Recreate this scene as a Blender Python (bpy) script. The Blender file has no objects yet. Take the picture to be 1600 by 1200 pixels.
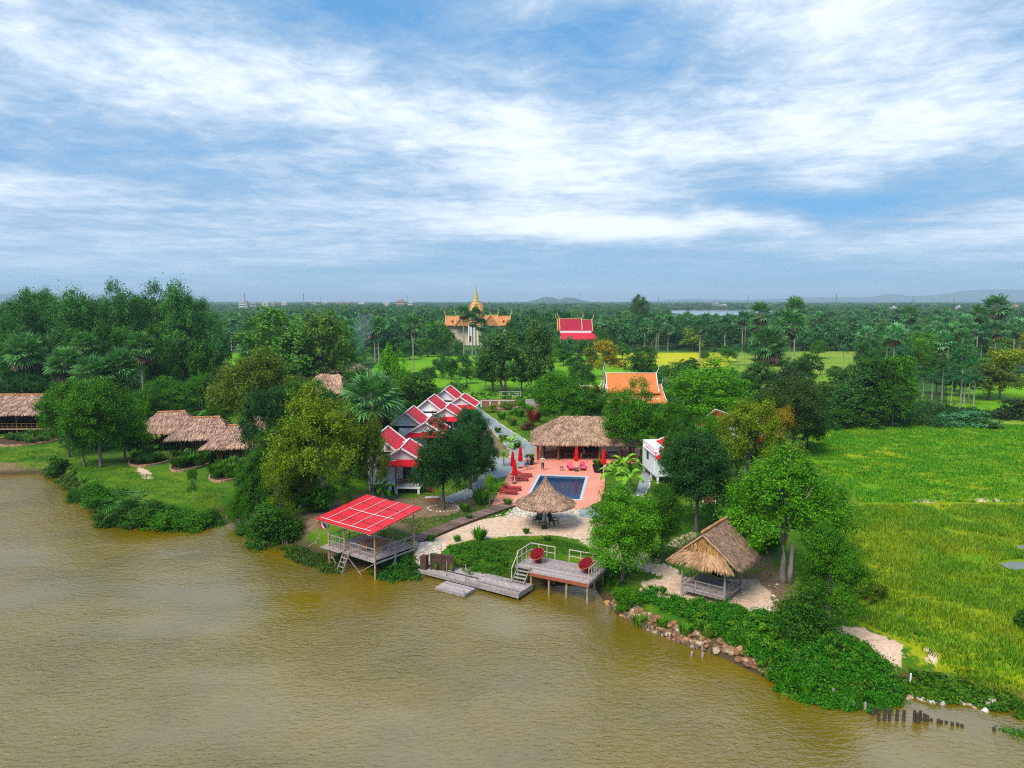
import bpy, math, random
import numpy as np
from mathutils import Vector, Matrix, noise as mnoise
R = math.radians
sc = bpy.context.scene
COL = sc.collection
# ------------------------------------------------------------------ camera
GZ = 1.3            # height of the land above the pond
CAMZ = 21.3
F = 1150.0          # focal length in pixels of a 1600 px wide frame
PITCH = math.atan(130.0 / F)
cam_d = bpy.data.cameras.new('camera')
cam = bpy.data.objects.new('camera', cam_d); COL.objects.link(cam)
cam_d.sensor_width = 36.0; cam_d.lens = 36.0 * F / 1600.0
cam_d.clip_start = 0.5; cam_d.clip_end = 60000
cam.location = (0, 0, CAMZ); cam.rotation_euler = (math.pi / 2 - PITCH, 0, 0)
sc.camera = cam
sc.view_settings.view_transform = 'Standard'; sc.view_settings.look = 'None'
sc.view_settings.exposure = 1.72; sc.view_settings.gamma = 1.0
sc.cycles.max_bounces = 6; sc.cycles.diffuse_bounces = 3; sc.cycles.glossy_bounces = 3
sc.cycles.transmission_bounces = 3; sc.cycles.transparent_max_bounces = 6; sc.cycles.volume_bounces = 0
sc.cycles.sample_clamp_indirect = 5.0; sc.cycles.sample_clamp_direct = 3.0
sc.cycles.use_denoising = False; sc.cycles.filter_width = 1.1
# ------------------------------------------------------------------ sun and sky
SUN_EL, SUN_AZ = R(50), R(214)      # azimuth clockwise from +Y: high, from behind the camera's left shoulder
sl = bpy.data.lights.new('sun', 'SUN'); sl.energy = 1.45; sl.angle = R(30); sl.color = (1.0, 0.91, 0.76)
so = bpy.data.objects.new('sun', sl); COL.objects.link(so)
sdir = Vector((math.sin(SUN_AZ) * math.cos(SUN_EL), math.cos(SUN_AZ) * math.cos(SUN_EL), math.sin(SUN_EL)))
so.rotation_euler = sdir.to_track_quat('Z', 'Y').to_euler(); so.location = (0, 0, 60)


class NT:
    """small helper for writing node trees"""
    def __init__(s, tree):
        s.t = tree; s.n = tree.nodes; s.l = tree.links
    def new(s, typ, **kw):
        n = s.n.new(typ)
        for k, v in kw.items():
            setattr(n, k, v)
        return n
    def put(s, sock, v):
        if isinstance(v, bpy.types.NodeSocket): s.l.new(v, sock)
        elif v is not None: sock.default_value = v
    def m(s, op, a, b=None, c=None, clamp=False):
        n = s.new('ShaderNodeMath', operation=op, use_clamp=clamp)
        for i, v in enumerate((a, b, c)):
            if v is not None: s.put(n.inputs[i], v)
        return n.outputs[0]
    def noise(s, vec, scale=1.0, detail=4.0, rough=0.5, dist=0.0, dim='3D'):
        n = s.new('ShaderNodeTexNoise', noise_dimensions=dim)
        s.put(n.inputs['Vector'], vec); n.inputs['Scale'].default_value = scale
        n.inputs['Detail'].default_value = detail; n.inputs['Roughness'].default_value = rough
        n.inputs['Distortion'].default_value = dist
        return n.outputs['Fac']
    def ramp(s, fac, stops):
        n = s.new('ShaderNodeValToRGB'); s.put(n.inputs[0], fac)
        e = n.color_ramp.elements
        while len(e) < len(stops): e.new(0.5)
        for el, (p, c) in zip(e, stops):
            el.position = p; el.color = tuple(c) + (1,) if len(c) == 3 else c
        return n.outputs[0]
    def mix(s, fac, a, b, mode='MIX'):
        n = s.new('ShaderNodeMix', data_type='RGBA', blend_type=mode)
        s.put(n.inputs[0], fac)
        for i, v in ((6, a), (7, b)):
            if isinstance(v, (tuple, list)): v = tuple(v) + (1,) if len(v) == 3 else tuple(v)
            s.put(n.inputs[i], v)
        return n.outputs[2]
    def mapr(s, v, a, b, c=0.0, d=1.0, smooth=True):
        n = s.new('ShaderNodeMapRange', interpolation_type='SMOOTHSTEP' if smooth else 'LINEAR')
        s.put(n.inputs[0], v)
        for i, x in enumerate((a, b, c, d)): s.put(n.inputs[i + 1], x)
        return n.outputs[0]
    def scale(s, vec, sc3, loc=(0, 0, 0), rot=(0, 0, 0)):
        n = s.new('ShaderNodeMapping'); s.put(n.inputs[0], vec)
        n.inputs['Location'].default_value = loc; n.inputs['Rotation'].default_value = rot
        n.inputs['Scale'].default_value = sc3
        return n.outputs[0]


def build_world():
    w = bpy.data.worlds.new('World'); sc.world = w; w.use_nodes = True
    n = NT(w.node_tree); n.n.clear()
    out = n.new('ShaderNodeOutputWorld'); bg = n.new('ShaderNodeBackground')
    n.l.new(bg.outputs[0], out.inputs[0])
    sky = n.new('ShaderNodeTexSky', sky_type='NISHITA', sun_disc=False)
    sky.sun_elevation = SUN_EL; sky.sun_rotation = SUN_AZ
    sky.air_density = 1.2; sky.dust_density = 0.6; sky.ozone_density = 2.0
    tc = n.new('ShaderNodeTexCoord'); d = tc.outputs['Generated']
    sep = n.new('ShaderNodeSeparateXYZ'); n.l.new(d, sep.inputs[0])
    x, y, z = sep.outputs
    zz = n.m('ADD', n.m('MAXIMUM', z, 0.0), 0.07)
    u = n.m('DIVIDE', x, zz); v = n.m('DIVIDE', y, zz)
    comb = n.new('ShaderNodeCombineXYZ'); n.l.new(u, comb.inputs[0]); n.l.new(v, comb.inputs[1])
    p = comb.outputs[0]
    # broad sheets, streets of cloud running away from the viewer, and fine cirrus fibres
    big = n.noise(n.scale(p, (0.55, 0.48, 1), (3.1, 1.7, 0)), 1.0, 5, 0.55, 0.6)
    streak = n.noise(n.scale(p, (1.0, 1.15, 1), (0.4, 5.2, 0), (0, 0, R(24))), 1.0, 9, 0.63, 0.3)
    rays = n.noise(n.scale(p, (2.2, 0.5, 1), (4.4, 1.2, 0), (0, 0, R(-6))), 1.0, 6, 0.58, 0.1)
    fine = n.noise(n.scale(p, (4.4, 4.2, 1), (7, 2, 0), (0, 0, R(20))), 1.0, 9, 0.70, 0.3)
    low = n.noise(n.scale(d, (2.6, 2.6, 30), (1, 2, 3)), 1.0, 7, 0.6, 0.15)   # flat bars near the horizon
    zl = n.mapr(z, 0.02, 0.28)
    s1 = n.m('ADD', n.m('MULTIPLY', big, 0.36), n.m('ADD', n.m('MULTIPLY', streak, 0.42), n.m('MULTIPLY', rays, 0.22)))
    s1 = n.m('ADD', s1, n.m('MULTIPLY', n.m('SUBTRACT', fine, 0.5), 0.46))
    s2 = n.m('ADD', n.m('MULTIPLY', s1, 0.40), n.m('MULTIPLY', low, 0.62))
    s = n.m('ADD', n.m('MULTIPLY', s1, zl), n.m('MULTIPLY', s2, n.m('SUBTRACT', 1.0, zl)))
    # where the thick bright sheets and the clear openings are (azimuth, elevation in degrees)
    az = n.m('MULTIPLY', n.m('ARCTAN2', x, y), 57.2958); el = n.m('MULTIPLY', n.m('ARCSINE', z), 57.2958)
    wob = n.m('MULTIPLY', n.m('SUBTRACT', n.noise(n.scale(d, (3, 3, 5)), 1.0, 4, 0.6), 0.5), 14.0)
    az = n.m('ADD', az, wob); el = n.m('ADD', el, n.m('MULTIPLY', wob, 0.5))
    def blob(a0, e0, sa, se, amp, tilt=0.0):
        nonlocal s
        da = n.m('SUBTRACT', az, a0); de = n.m('SUBTRACT', el, e0)
        if tilt: de = n.m('SUBTRACT', de, n.m('MULTIPLY', da, tilt))
        q = n.m('ADD', n.m('POWER', n.m('ABSOLUTE', n.m('DIVIDE', da, sa)), 2.0), n.m('POWER', n.m('ABSOLUTE', n.m('DIVIDE', de, se)), 2.0))
        s = n.m('ADD', s, n.m('MULTIPLY', n.m('EXPONENT', n.m('MULTIPLY', q, -1.0)), amp))
    for b in BLOBS: blob(*b)
    s = n.m('SUBTRACT', s, n.mapr(y, -0.35, 0.15, 0.12, 0.0))      # unseen sky behind the viewer, cloud thinned there to cut fill light
    cov = n.mapr(s, 0.27, 0.52)
    bright = n.mapr(s, 0.43, 0.77)
    # under-lit cloud is blue-grey, thick parts are white
    ccol = n.mix(bright, (2.8, 4.2, 5.9), (8.0, 8.5, 9.1))
    skyc = n.mix(1.0, sky.outputs[0], (0.50, 0.80, 1.05), 'MULTIPLY')
    skyc = n.mix(0.75, skyc, (1.05, 3.0, 5.7))
    c = n.mix(n.m('MULTIPLY', cov, 0.93), skyc, ccol)
    hz = n.mapr(z, 0.0, 0.10, 1.0, 0.0)
    c = n.mix(n.m('MULTIPLY', hz, 0.42), c, (2.6, 4.7, 6.4))
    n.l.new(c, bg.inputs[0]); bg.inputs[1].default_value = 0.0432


BLOBS = [
    # az, el, width, height, amount, tilt
    (2, 11, 9, 4, 0.20, -0.10), (6, 5.5, 12, 1.3, 0.16, 0), (27, 11.5, 9, 3.5, 0.20, 0.05), (22, 20, 12, 4, 0.17, 0.25),
    (-20, 15, 16, 3.5, 0.15, -0.22), (-30, 8, 12, 1.5, 0.08, 0), (14, 5.3, 8, 1.0, 0.12, 0), (12, 24, 9, 3, 0.10, 0.1),
    (-11, 22, 8, 3.0, -0.24, 0.1), (10, 18.5, 8, 3.0, -0.14, 0.0), (-36, 11, 9, 1.6, -0.12, 0), (24, 7.2, 10, 1.6, -0.26, 0),
    (-10, 3.0, 40, 1.5, -0.05, 0), (-36, 21, 6, 2.5, -0.08, 0), (36, 20, 5, 5, -0.12, 0), (36, 4, 5, .7, 0.12, 0), (-8, 37, 70, 9, 0.17, 0), 
]
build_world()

# ------------------------------------------------------------------ image <-> place
cp, sp_ = math.cos(PITCH), math.sin(PITCH)
def ray(px, py):
    a, b = (px - 800.0) / F, (600.0 - py) / F
    return Vector((a, cp + b * sp_, -sp_ + b * cp))
def G(px, py, z=GZ):
    d = ray(px, py); t = (z - CAMZ) / d.z
    return Vector((d.x * t, d.y * t, z))
def at(px, py, Y):
    d = ray(px, py); t = Y / d.y
    return Vector((d.x * t, Y, CAMZ + d.z * t))
def pw(px_w, Y):            # a width in pixels at depth Y, in metres
    return px_w * Y / F
def proj(x, y, z):
    v = Vector((x, y, z - CAMZ)); dep = v.y * cp - v.z * sp_
    return 800 + F * v.x / dep, 600 - F * (v.y * sp_ + v.z * cp) / dep

# ------------------------------------------------------------------ materials
def mat(name, col, rough=0.7, var=0.0, scale=3.0, col2=None, spec=0.15, metal=0.0, bump=0.0, stretch=(1, 1, 1), island=0.0, objcol=False, bscale=None, detail=5):
    m = bpy.data.materials.new(name); m.use_nodes = True
    n = NT(m.node_tree); b = n.n['Principled BSDF']
    b.inputs['Roughness'].default_value = rough; b.inputs['Metallic'].default_value = metal
    b.inputs['Specular IOR Level'].default_value = spec
    c = tuple(col) + (1,)
    tc = n.new('ShaderNodeTexCoord')
    vec = n.scale(tc.outputs['Object'], stretch)
    src = None
    if objcol:
        src = n.new('ShaderNodeObjectInfo').outputs['Color']
    if var or col2:
        f = n.noise(vec, scale, detail, 0.6)
        f = n.mapr(f, 0.3, 0.7)
        c2 = col2 or tuple(x * (1 - var) for x in col)
        if objcol:
            k = n.mix(f, (1, 1, 1), tuple(a / max(b_, 1e-4) for a, b_ in zip(c2, col)))
            src = n.mix(1.0, src, k, 'MULTIPLY')
        else:
            src = n.mix(f, col, c2)
    if island:
        g = n.new('ShaderNodeNewGeometry').outputs['Random Per Island']
        v = n.mapr(g, 0, 1, 1 - island, 1 + island, False)
        src2 = src if src is not None else c
        vm = n.new('ShaderNodeVectorMath', operation='SCALE')
        if isinstance(src2, tuple): vm.inputs[0].default_value = src2[:3]
        else: n.l.new(src2, vm.inputs[0])
        n.l.new(v, vm.inputs['Scale']); src = vm.outputs[0]
    if src is None: b.inputs['Base Color'].default_value = c
    else: n.l.new(src, b.inputs['Base Color'])
    if bump:
        bp = n.new('ShaderNodeBump'); bp.inputs['Strength'].default_value = bump; bp.inputs['Distance'].default_value = 0.05
        n.l.new(n.noise(vec, bscale or scale * 3, 4, 0.6), bp.inputs['Height']); n.l.new(bp.outputs[0], b.inputs['Normal'])
    return m


def leaf_mat(name, objcol=True, ramp=None, spread=0.55, cl=1.2, warm=(1.7, 1.25, 0.5), trans=0.22, gloss=0.08):
    """foliage: colour of the plant, patches of older and younger leaves, each leaf a bit its own"""
    m = bpy.data.materials.new(name); m.use_nodes = True
    n = NT(m.node_tree); b = n.n['Principled BSDF']; out = n.n['Material Output']
    oi = n.new('ShaderNodeObjectInfo')
    base = oi.outputs['Color'] if objcol else n.ramp(oi.outputs['Random'], ramp)
    tc = n.new('ShaderNodeTexCoord')
    g = n.new('ShaderNodeNewGeometry')
    f = n.mapr(n.noise(g.outputs['Position'], cl, 3, 0.6), 0.38, 0.72)
    base = n.mix(n.m('MULTIPLY', f, 0.55), base, n.mix(1.0, base, warm, 'MULTIPLY'))
    r = n.mapr(g.outputs['Random Per Island'], 0, 1, 1 - spread, 1 + spread, False)
    vm = n.new('ShaderNodeVectorMath', operation='SCALE'); n.l.new(base, vm.inputs[0]); n.l.new(r, vm.inputs['Scale'])
    col = vm.outputs[0]
    n.l.new(col, b.inputs['Base Color'])
    b.inputs['Roughness'].default_value = 0.5; b.inputs['Specular IOR Level'].default_value = gloss
    t = n.new('ShaderNodeBsdfTranslucent'); n.l.new(n.mix(1.0, col, (1.2, 1.5, 0.6), 'MULTIPLY'), t.inputs[0])
    mx = n.new('ShaderNodeMixShader'); mx.inputs[0].default_value = trans
    n.l.new(b.outputs[0], mx.inputs[1]); n.l.new(t.outputs[0], mx.inputs[2]); n.l.new(mx.outputs[0], out.inputs[0])
    return m


M = {}
M['leaf'] = leaf_mat('leaf', cl=0.9)
M['frond'] = leaf_mat('frond', cl=1.5, warm=(1.3, 1.1, 0.8), gloss=0.22, trans=0.2)
M['far_leaf'] = leaf_mat('far_leaf', objcol=False, cl=0.12, warm=(1.3, 1.15, 0.8), ramp=[(0.0, (0.025, 0.095, 0.030)), (0.35, (0.042, 0.150, 0.042)), (0.6, (0.058, 0.190, 0.052)), (0.85, (0.09, 0.22, 0.035)), (1.0, (0.15, 0.24, 0.02))], spread=0.6)
M['dead'] = mat('dead_frond', (0.22, 0.15, 0.09), 0.8, 0.5, 2, island=0.4)
M['bark'] = mat('bark', (0.16, 0.13, 0.10), 0.9, 0.5, 6, stretch=(3, 3, 1), bump=0.5)
M['pale_bark'] = mat('pale_bark', (0.40, 0.36, 0.31), 0.9, 0.6, 4, stretch=(2, 2, 1), bump=0.5)
M['wood'] = mat('weathered_wood', (0.36, 0.31, 0.29), 0.8, 0.45, 5, island=0.18)
M['deck'] = mat('deck_boards', (0.43, 0.36, 0.35), 0.75, 0.40, 4, island=0.20)
M['tanwood'] = mat('tan_wood', (0.46, 0.31, 0.17), 0.7, 0.4, 5, island=0.15)
M['brownwood'] = mat('brown_wood', (0.20, 0.085, 0.035), 0.6, 0.4, 5, island=0.2)
M['darkwood'] = mat('dark_wood', (0.10, 0.055, 0.04), 0.75, 0.4, 5, island=0.25)
M['redwood'] = mat('red_wood', (0.30, 0.025, 0.02), 0.55, 0.3, 5, island=0.15)
M['white'] = mat('white_paint', (0.82, 0.83, 0.85), 0.55, 0.12, 2)
M['offwhite'] = mat('offwhite_paint', (0.62, 0.60, 0.56), 0.7, 0.2, 2)
M['redroof'] = mat('red_roof_sheet', (0.66, 0.010, 0.022), 0.5, 0.22, 1.3, spec=0.4)
M['red'] = mat('red_cloth', (0.68, 0.008, 0.012), 0.7, 0.15, 4)
M['pink'] = mat('pink_cushion', (0.78, 0.10, 0.20), 0.8, 0.15, 5)
M['dark'] = mat('dark_interior', (0.03, 0.022, 0.018), 0.9, 0.4, 3)
M['black'] = mat('black_plastic', (0.02, 0.02, 0.022), 0.5, 0.2, 3)
M['bamboo'] = mat('bamboo', (0.42, 0.20, 0.06), 0.5, 0.4, 6, island=0.25)
M['thatch'] = mat('thatch', (0.52, 0.33, 0.225), 0.95, 0.5, 1.2, island=0.45, bump=0.3)
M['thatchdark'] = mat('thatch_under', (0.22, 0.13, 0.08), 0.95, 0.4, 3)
M['straw'] = mat('golden_straw', (0.50, 0.27, 0.10), 0.9, 0.5, 1.5, island=0.45)
M['ridge'] = mat('ridge_cap', (0.60, 0.26, 0.12), 0.85, 0.4, 3, island=0.2)
M['orange'] = mat('orange_tile', (0.72, 0.22, 0.065), 0.7, 0.25, 2.0, stretch=(1, 1, 4))
M['gold'] = mat('temple_ochre', (0.62, 0.33, 0.10), 0.6, 0.35, 1.2)
M['maroon'] = mat('temple_red_tile', (0.42, 0.016, 0.045), 0.6, 0.25, 1.0)
M['concrete'] = mat('concrete', (0.42, 0.41, 0.39), 0.9, 0.3, 2, bump=0.2)
M['steel'] = mat('steel', (0.30, 0.31, 0.33), 0.5, 0.2, 2, metal=0.6)
M['rock'] = mat('rock', (0.5, 0.5, 0.5), 0.9, 0.5, 3.0, objcol=True, bump=0.5)
M['stone'] = mat('edging_stone', (0.58, 0.54, 0.46), 0.9, 0.3, 2, island=0.35)
M['skin'] = mat('skin', (0.50, 0.28, 0.19), 0.6, 0.1, 5)
M['hair'] = mat('hair', (0.05, 0.03, 0.02), 0.6, 0.2, 9)
M['cloth_white'] = mat('white_cloth', (0.72, 0.71, 0.70), 0.9, 0.1, 9)
M['cloth_blue'] = mat('blue_cloth', (0.05, 0.16, 0.42), 0.9, 0.2, 9)
M['cloth_black'] = mat('black_cloth', (0.025, 0.025, 0.03), 0.9, 0.2, 9)
M['cloth_red'] = mat('red_shirt', (0.42, 0.05, 0.06), 0.9, 0.2, 9)
M['cloth_grey'] = mat('grey_cloth', (0.22, 0.21, 0.23), 0.9, 0.2, 9)


def sided_mat(name, col, freq, depth=0.02, axis=0, rough=0.5):
    """painted boards: grooves across the wall"""
    m = mat(name, col, rough, 0.12, 2); n = NT(m.node_tree); b = n.n['Principled BSDF']
    tc = n.new('ShaderNodeTexCoord'); s = n.new('ShaderNodeSeparateXYZ'); n.l.new(tc.outputs['Object'], s.inputs[0])
    v = n.m('ADD', s.outputs[0], s.outputs[1]) if axis == 0 else s.outputs[2]
    w = n.m('POWER', n.m('ABSOLUTE', n.m('SINE', n.m('MULTIPLY', v, freq))), 0.3)
    bp = n.new('ShaderNodeBump'); bp.inputs['Strength'].default_value = 0.9; bp.inputs['Distance'].default_value = depth
    n.l.new(w, bp.inputs['Height']); n.l.new(bp.outputs[0], b.inputs['Normal'])
    return m
M['bungalow_wall'] = sided_mat('white_boarded_wall', (0.80, 0.83, 0.87), 9.0)
M['sheet_red'] = sided_mat('red_corrugated_sheet', (0.66, 0.010, 0.028), 16.0, 0.03)

# ------------------------------------------------------------------ mesh helpers
class MB:
    def __init__(s):
        s.v = []; s.f = []; s.m = []
    def add(s, vs, fs, mi=0):
        k = len(s.v); s.v.extend([tuple(p) for p in vs])
        for f in fs: s.f.append(tuple(i + k for i in f)); s.m.append(mi)
    def box(s, c, d, rot=0.0, mi=0, rx=0.0):
        hx, hy, hz = d[0] / 2, d[1] / 2, d[2] / 2
        mt = Matrix.Translation(c) @ Matrix.Rotation(rot, 4, 'Z') @ Matrix.Rotation(rx, 4, 'X')
        vs = [mt @ Vector((x, y, z)) for z in (-hz, hz) for (x, y) in ((-hx, -hy), (hx, -hy), (hx, hy), (-hx, hy))]
        s.add(vs, [(3, 2, 1, 0), (4, 5, 6, 7), (0, 1, 5, 4), (1, 2, 6, 5), (2, 3, 7, 6), (3, 0, 4, 7)], mi)
    def beam(s, p, q, w, h=None, mi=0):
        p, q = Vector(p), Vector(q); h = h or w; d = (q - p)
        if d.length < 1e-6: return
        d.normalize(); up = Vector((0, 0, 1)) if abs(d.z) < 0.98 else Vector((0, 1, 0))
        sx = d.cross(up).normalized() * w / 2; sy = sx.cross(d).normalized() * h / 2
        vs = [b + a for b in (p, q) for a in (-sx - sy, sx - sy, sx + sy, -sx + sy)]
        s.add(vs, [(3, 2, 1, 0), (4, 5, 6, 7), (0, 1, 5, 4), (1, 2, 6, 5), (2, 3, 7, 6), (3, 0, 4, 7)], mi)
    def tube(s, pts, rs, n=8, mi=0, cap=True):
        pts = [Vector(p) for p in pts]; k0 = len(s.v); rings = []
        for i, p in enumerate(pts):
            d = (pts[min(i + 1, len(pts) - 1)] - pts[max(i - 1, 0)]).normalized()
            up = Vector((0, 0, 1)) if abs(d.z) < 0.95 else Vector((0, 1, 0))
            a = d.cross(up).normalized(); b = d.cross(a).normalized()
            r = rs[i] if isinstance(rs, (list, tuple)) else rs
            rings.append([p + (a * math.cos(t) + b * math.sin(t)) * r for t in [2 * math.pi * j / n for j in range(n)]])
        vs = [q for ring in rings for q in ring]; fs = []
        for i in range(len(pts) - 1):
            for j in range(n):
                fs.append((i * n + j, i * n + (j + 1) % n, (i + 1) * n + (j + 1) % n, (i + 1) * n + j))
        if cap:
            fs.append(tuple(range(n))[::-1]); fs.append(tuple((len(pts) - 1) * n + j for j in range(n)))
        s.add(vs, fs, mi)
    def prism(s, poly, z0, z1, mi=0):
        n = len(poly); vs = [(p[0], p[1], z0) for p in poly] + [(p[0], p[1], z1) for p in poly]
        ar = sum(poly[i][0] * poly[(i + 1) % n][1] - poly[(i + 1) % n][0] * poly[i][1] for i in range(n))
        top = tuple(range(n, 2 * n)); bot = tuple(range(n))[::-1]
        sides = [(i, (i + 1) % n, (i + 1) % n + n, i + n) for i in range(n)]
        if ar < 0: top, bot = top[::-1], bot[::-1]; sides = [t[::-1] for t in sides]
        s.add(vs, [top, bot] + sides, mi)
    def lathe(s, prof, n=16, c=(0, 0, 0), mi=0):
        vs = []; fs = []
        for (r, z) in prof:
            for j in range(n):
                t = 2 * math.pi * j / n; vs.append((c[0] + r * math.cos(t), c[1] + r * math.sin(t), c[2] + z))
        for i in range(len(prof) - 1):
            for j in range(n):
                fs.append((i * n + j, i * n + (j + 1) % n, (i + 1) * n + (j + 1) % n, (i + 1) * n + j))
        s.add(vs, fs, mi)
    def build(s, name, mats, parent=None, smooth=False, loc=None, rot=None):
        me = bpy.data.meshes.new(name); me.from_pydata(s.v, [], s.f)
        for m_ in (mats if isinstance(mats, (list, tuple)) else [mats]): me.materials.append(M[m_] if isinstance(m_, str) else m_)
        if any(s.m): me.polygons.foreach_set('material_index', s.m)
        if smooth: me.polygons.foreach_set('use_smooth', [True] * len(me.polygons))
        me.update()
        return ob(name, me, parent, loc, rot)


def ob(name, me, parent=None, loc=None, rot=None):
    o = bpy.data.objects.new(name, me); COL.objects.link(o)
    if parent is not None: o.parent = parent
    if loc is not None: o.location = loc
    if rot is not None: o.rotation_euler = (0, 0, rot)
    return o
def tag(o, label=None, cat=None, group=None, kind=None):
    if label: o['label'] = label
    if cat: o['category'] = cat
    if group: o['group'] = group
    if kind: o['kind'] = kind
    return o
def thing(name, label, cat, loc=(0, 0, 0), rot=0.0, group=None, color=None):
    o = bpy.data.objects.new(name, None); COL.objects.link(o); o.empty_display_size = 0.5
    o.location = loc; o.rotation_euler = (0, 0, rot)
    if color: o.color = color
    return tag(o, label, cat, group)
def copy_tree(o, loc=None, rot=None, label=None, parent=None):
    c = o.copy(); COL.objects.link(c)
    if parent is not None: c.parent = parent
    for ch in [x for x in o.children]: copy_tree(ch, parent=c)
    if loc is not None: c.location = loc
    if rot is not None: c.rotation_euler = (0, 0, rot)
    if label: c['label'] = label
    return c

def np_mesh(name, V, Fc, mats, mi=None, smooth=False):
    me = bpy.data.meshes.new(name); V = np.asarray(V, np.float32); Fc = np.asarray(Fc, np.int32)
    k = Fc.shape[1]
    me.vertices.add(len(V)); me.vertices.foreach_set('co', V.ravel())
    me.loops.add(Fc.size); me.loops.foreach_set('vertex_index', Fc.ravel())
    me.polygons.add(len(Fc)); me.polygons.foreach_set('loop_start', np.arange(0, Fc.size, k, dtype=np.int32))
    if mi is not None: me.polygons.foreach_set('material_index', np.asarray(mi, np.int32))
    for m_ in mats: me.materials.append(M[m_] if isinstance(m_, str) else m_)
    if smooth: me.polygons.foreach_set('use_smooth', np.ones(len(Fc), bool))
    me.update(calc_edges=True)
    return me

def nrm(a):
    return a / np.maximum(np.linalg.norm(a, axis=-1, keepdims=True), 1e-9)
def leaf_quads(rng, C, N, size, aspect=0.5, T=None):
    """one diamond-shaped leaf per centre C, facing N"""
    n = len(C); N = nrm(N)
    if T is None: T = rng.normal(size=(n, 3))
    T = nrm(T - N * (T * N).sum(1, keepdims=True)); B = np.cross(N, T)
    size = np.broadcast_to(np.asarray(size, float).reshape(-1, 1), (n, 1)); w = size * aspect
    fold = N * size * 0.18
    V = np.stack([C - T * size, C + B * w - fold, C + T * size, C - B * w - fold], 1).reshape(-1, 3)
    Fc = np.arange(4 * n).reshape(n, 4)
    return V, Fc
# ------------------------------------------------------------------ the lie of the land
SHORE_PX = [(-260, 742), (-60, 742), (0, 742), (60, 740), (100, 744), (128, 766), (148, 788), (165, 806), (200, 814), (250, 817), (300, 814),
            (335, 804), (368, 797), (384, 806), (396, 826), (430, 839), (470, 856), (500, 869), (535, 880), (580, 886), (625, 892),
            (645, 890), (668, 890), (700, 896), (750, 906), (800, 914), (850, 916), (900, 914), (932, 920), (945, 938), (975, 962),
            (1000, 973), (1060, 1000), (1110, 1018), (1160, 1042), (1210, 1064), (1250, 1084), (1300, 1094), (1350, 1097), (1392, 1090),
            (1398, 1079), (1430, 1072), (1500, 1080), (1560, 1092), (1600, 1108), (1700, 1130), (2100, 1200)]
SH = [G(x, y, 0.0) for x, y in SHORE_PX]
SHX = np.array([[p.x, p.y] for p in SH] + [[75, 10], [75, -120], [-330, -120], [-330, SH[0].y + 12]])

def seg_dist(P, poly, closed=True):
    A = poly; B = np.roll(poly, -1, 0)
    if not closed: A, B = A[:-1], B[:-1]
    d = np.full(len(P), 1e9)
    for a, b in zip(A, B):
        ab = b - a; t = np.clip(((P - a) @ ab) / max(ab @ ab, 1e-9), 0, 1)
        d = np.minimum(d, np.hypot(*(P - a - t[:, None] * ab).T))
    return d
def inside(P, poly):
    x, y = P[:, 0], P[:, 1]; r = np.zeros(len(P), bool); n = len(poly)
    for i in range(n):
        x1, y1 = poly[i]; x2, y2 = poly[(i + 1) % n]
        if y1 == y2: continue
        c = ((y1 > y) != (y2 > y)) & (x < (x2 - x1) * (y - y1) / (y2 - y1) + x1); r ^= c
    return r
def sstep(x):
    x = np.clip(x, 0, 1); return x * x * (3 - 2 * x)
def land_z(P):
    P = np.asarray(P, float).reshape(-1, 2)
    near = (P[:, 0] > -340) & (P[:, 0] < 90) & (P[:, 1] < 130)
    z = np.full(len(P), GZ)
    if near.any():
        Q = P[near]; d = seg_dist(Q, SHX); ins = inside(Q, SHX)
        W = np.where(Q[:, 0] < -46, 0.55, 2.4)
        zl = 1.25 * sstep(d / W * 0.93 + 0.07) + 0.05
        zw = 0.05 - np.minimum(d * 0.5, 1.2)
        z[near] = np.where(ins, zw, zl)
    return z
def lz(x, y): return float(land_z([[x, y]])[0])
def poly_px(pts, z=GZ): return np.array([[G(x, y, z).x, G(x, y, z).y] for x, y in pts])

SAND = [poly_px(p) for p in (
    [(648, 836), (690, 822), (740, 813), (790, 806), (812, 792), (905, 792), (960, 820), (985, 850), (1060, 893), (1062, 908), (990, 885), (930, 862), (905, 843), (860, 836), (800, 838), (745, 842), (708, 850), (676, 862), (655, 868), (645, 850)],
    [(1040, 852), (1060, 838), (1085, 830), (1090, 836), (1060, 856)],
    [(1000, 908), (1060, 900), (1130, 905), (1180, 905), (1205, 925), (1208, 958), (1180, 958), (1120, 948), (1050, 935), (1005, 925)],
    [(1308, 978), (1350, 982), (1412, 1008), (1408, 1026), (1350, 1018), (1308, 1002)],
    [(1445, 1014), (1470, 1014), (1472, 1026), (1448, 1024)],
    [(1425, 780), (1462, 780), (1458, 786), (1428, 785)], [(1520, 779), (1600, 778), (1600, 784), (1525, 784)],
    [(215, 726), (235, 738), (238, 750), (225, 748), (214, 736)],
)]
DIRT = [poly_px(p) for p in (
    [(560, 770), (640, 778), (700, 772), (790, 752), (778, 788), (700, 812), (640, 834), (560, 810), (470, 830), (440, 815), (500, 790)],
    [(740, 625), (790, 618), (850, 622), (850, 640), (800, 645), (765, 640), (762, 632)],
    [(748, 640), (770, 672), (796, 702), (806, 724), (765, 718), (750, 690)],
    [(1395, 1078), (1430, 1070), (1500, 1078), (1560, 1088), (1600, 1100), (1600, 1118), (1560, 1104), (1480, 1092), (1410, 1086)],
    [(1120, 830), (1180, 840), (1215, 860), (1200, 895), (1140, 880)],
    [(1130, 900), (1230, 885), (1240, 910), (1225, 975), (1190, 968), (1130, 950)],
    [(-20, 722), (90, 724), (110, 742), (60, 746), (-20, 748)],
)]
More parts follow.
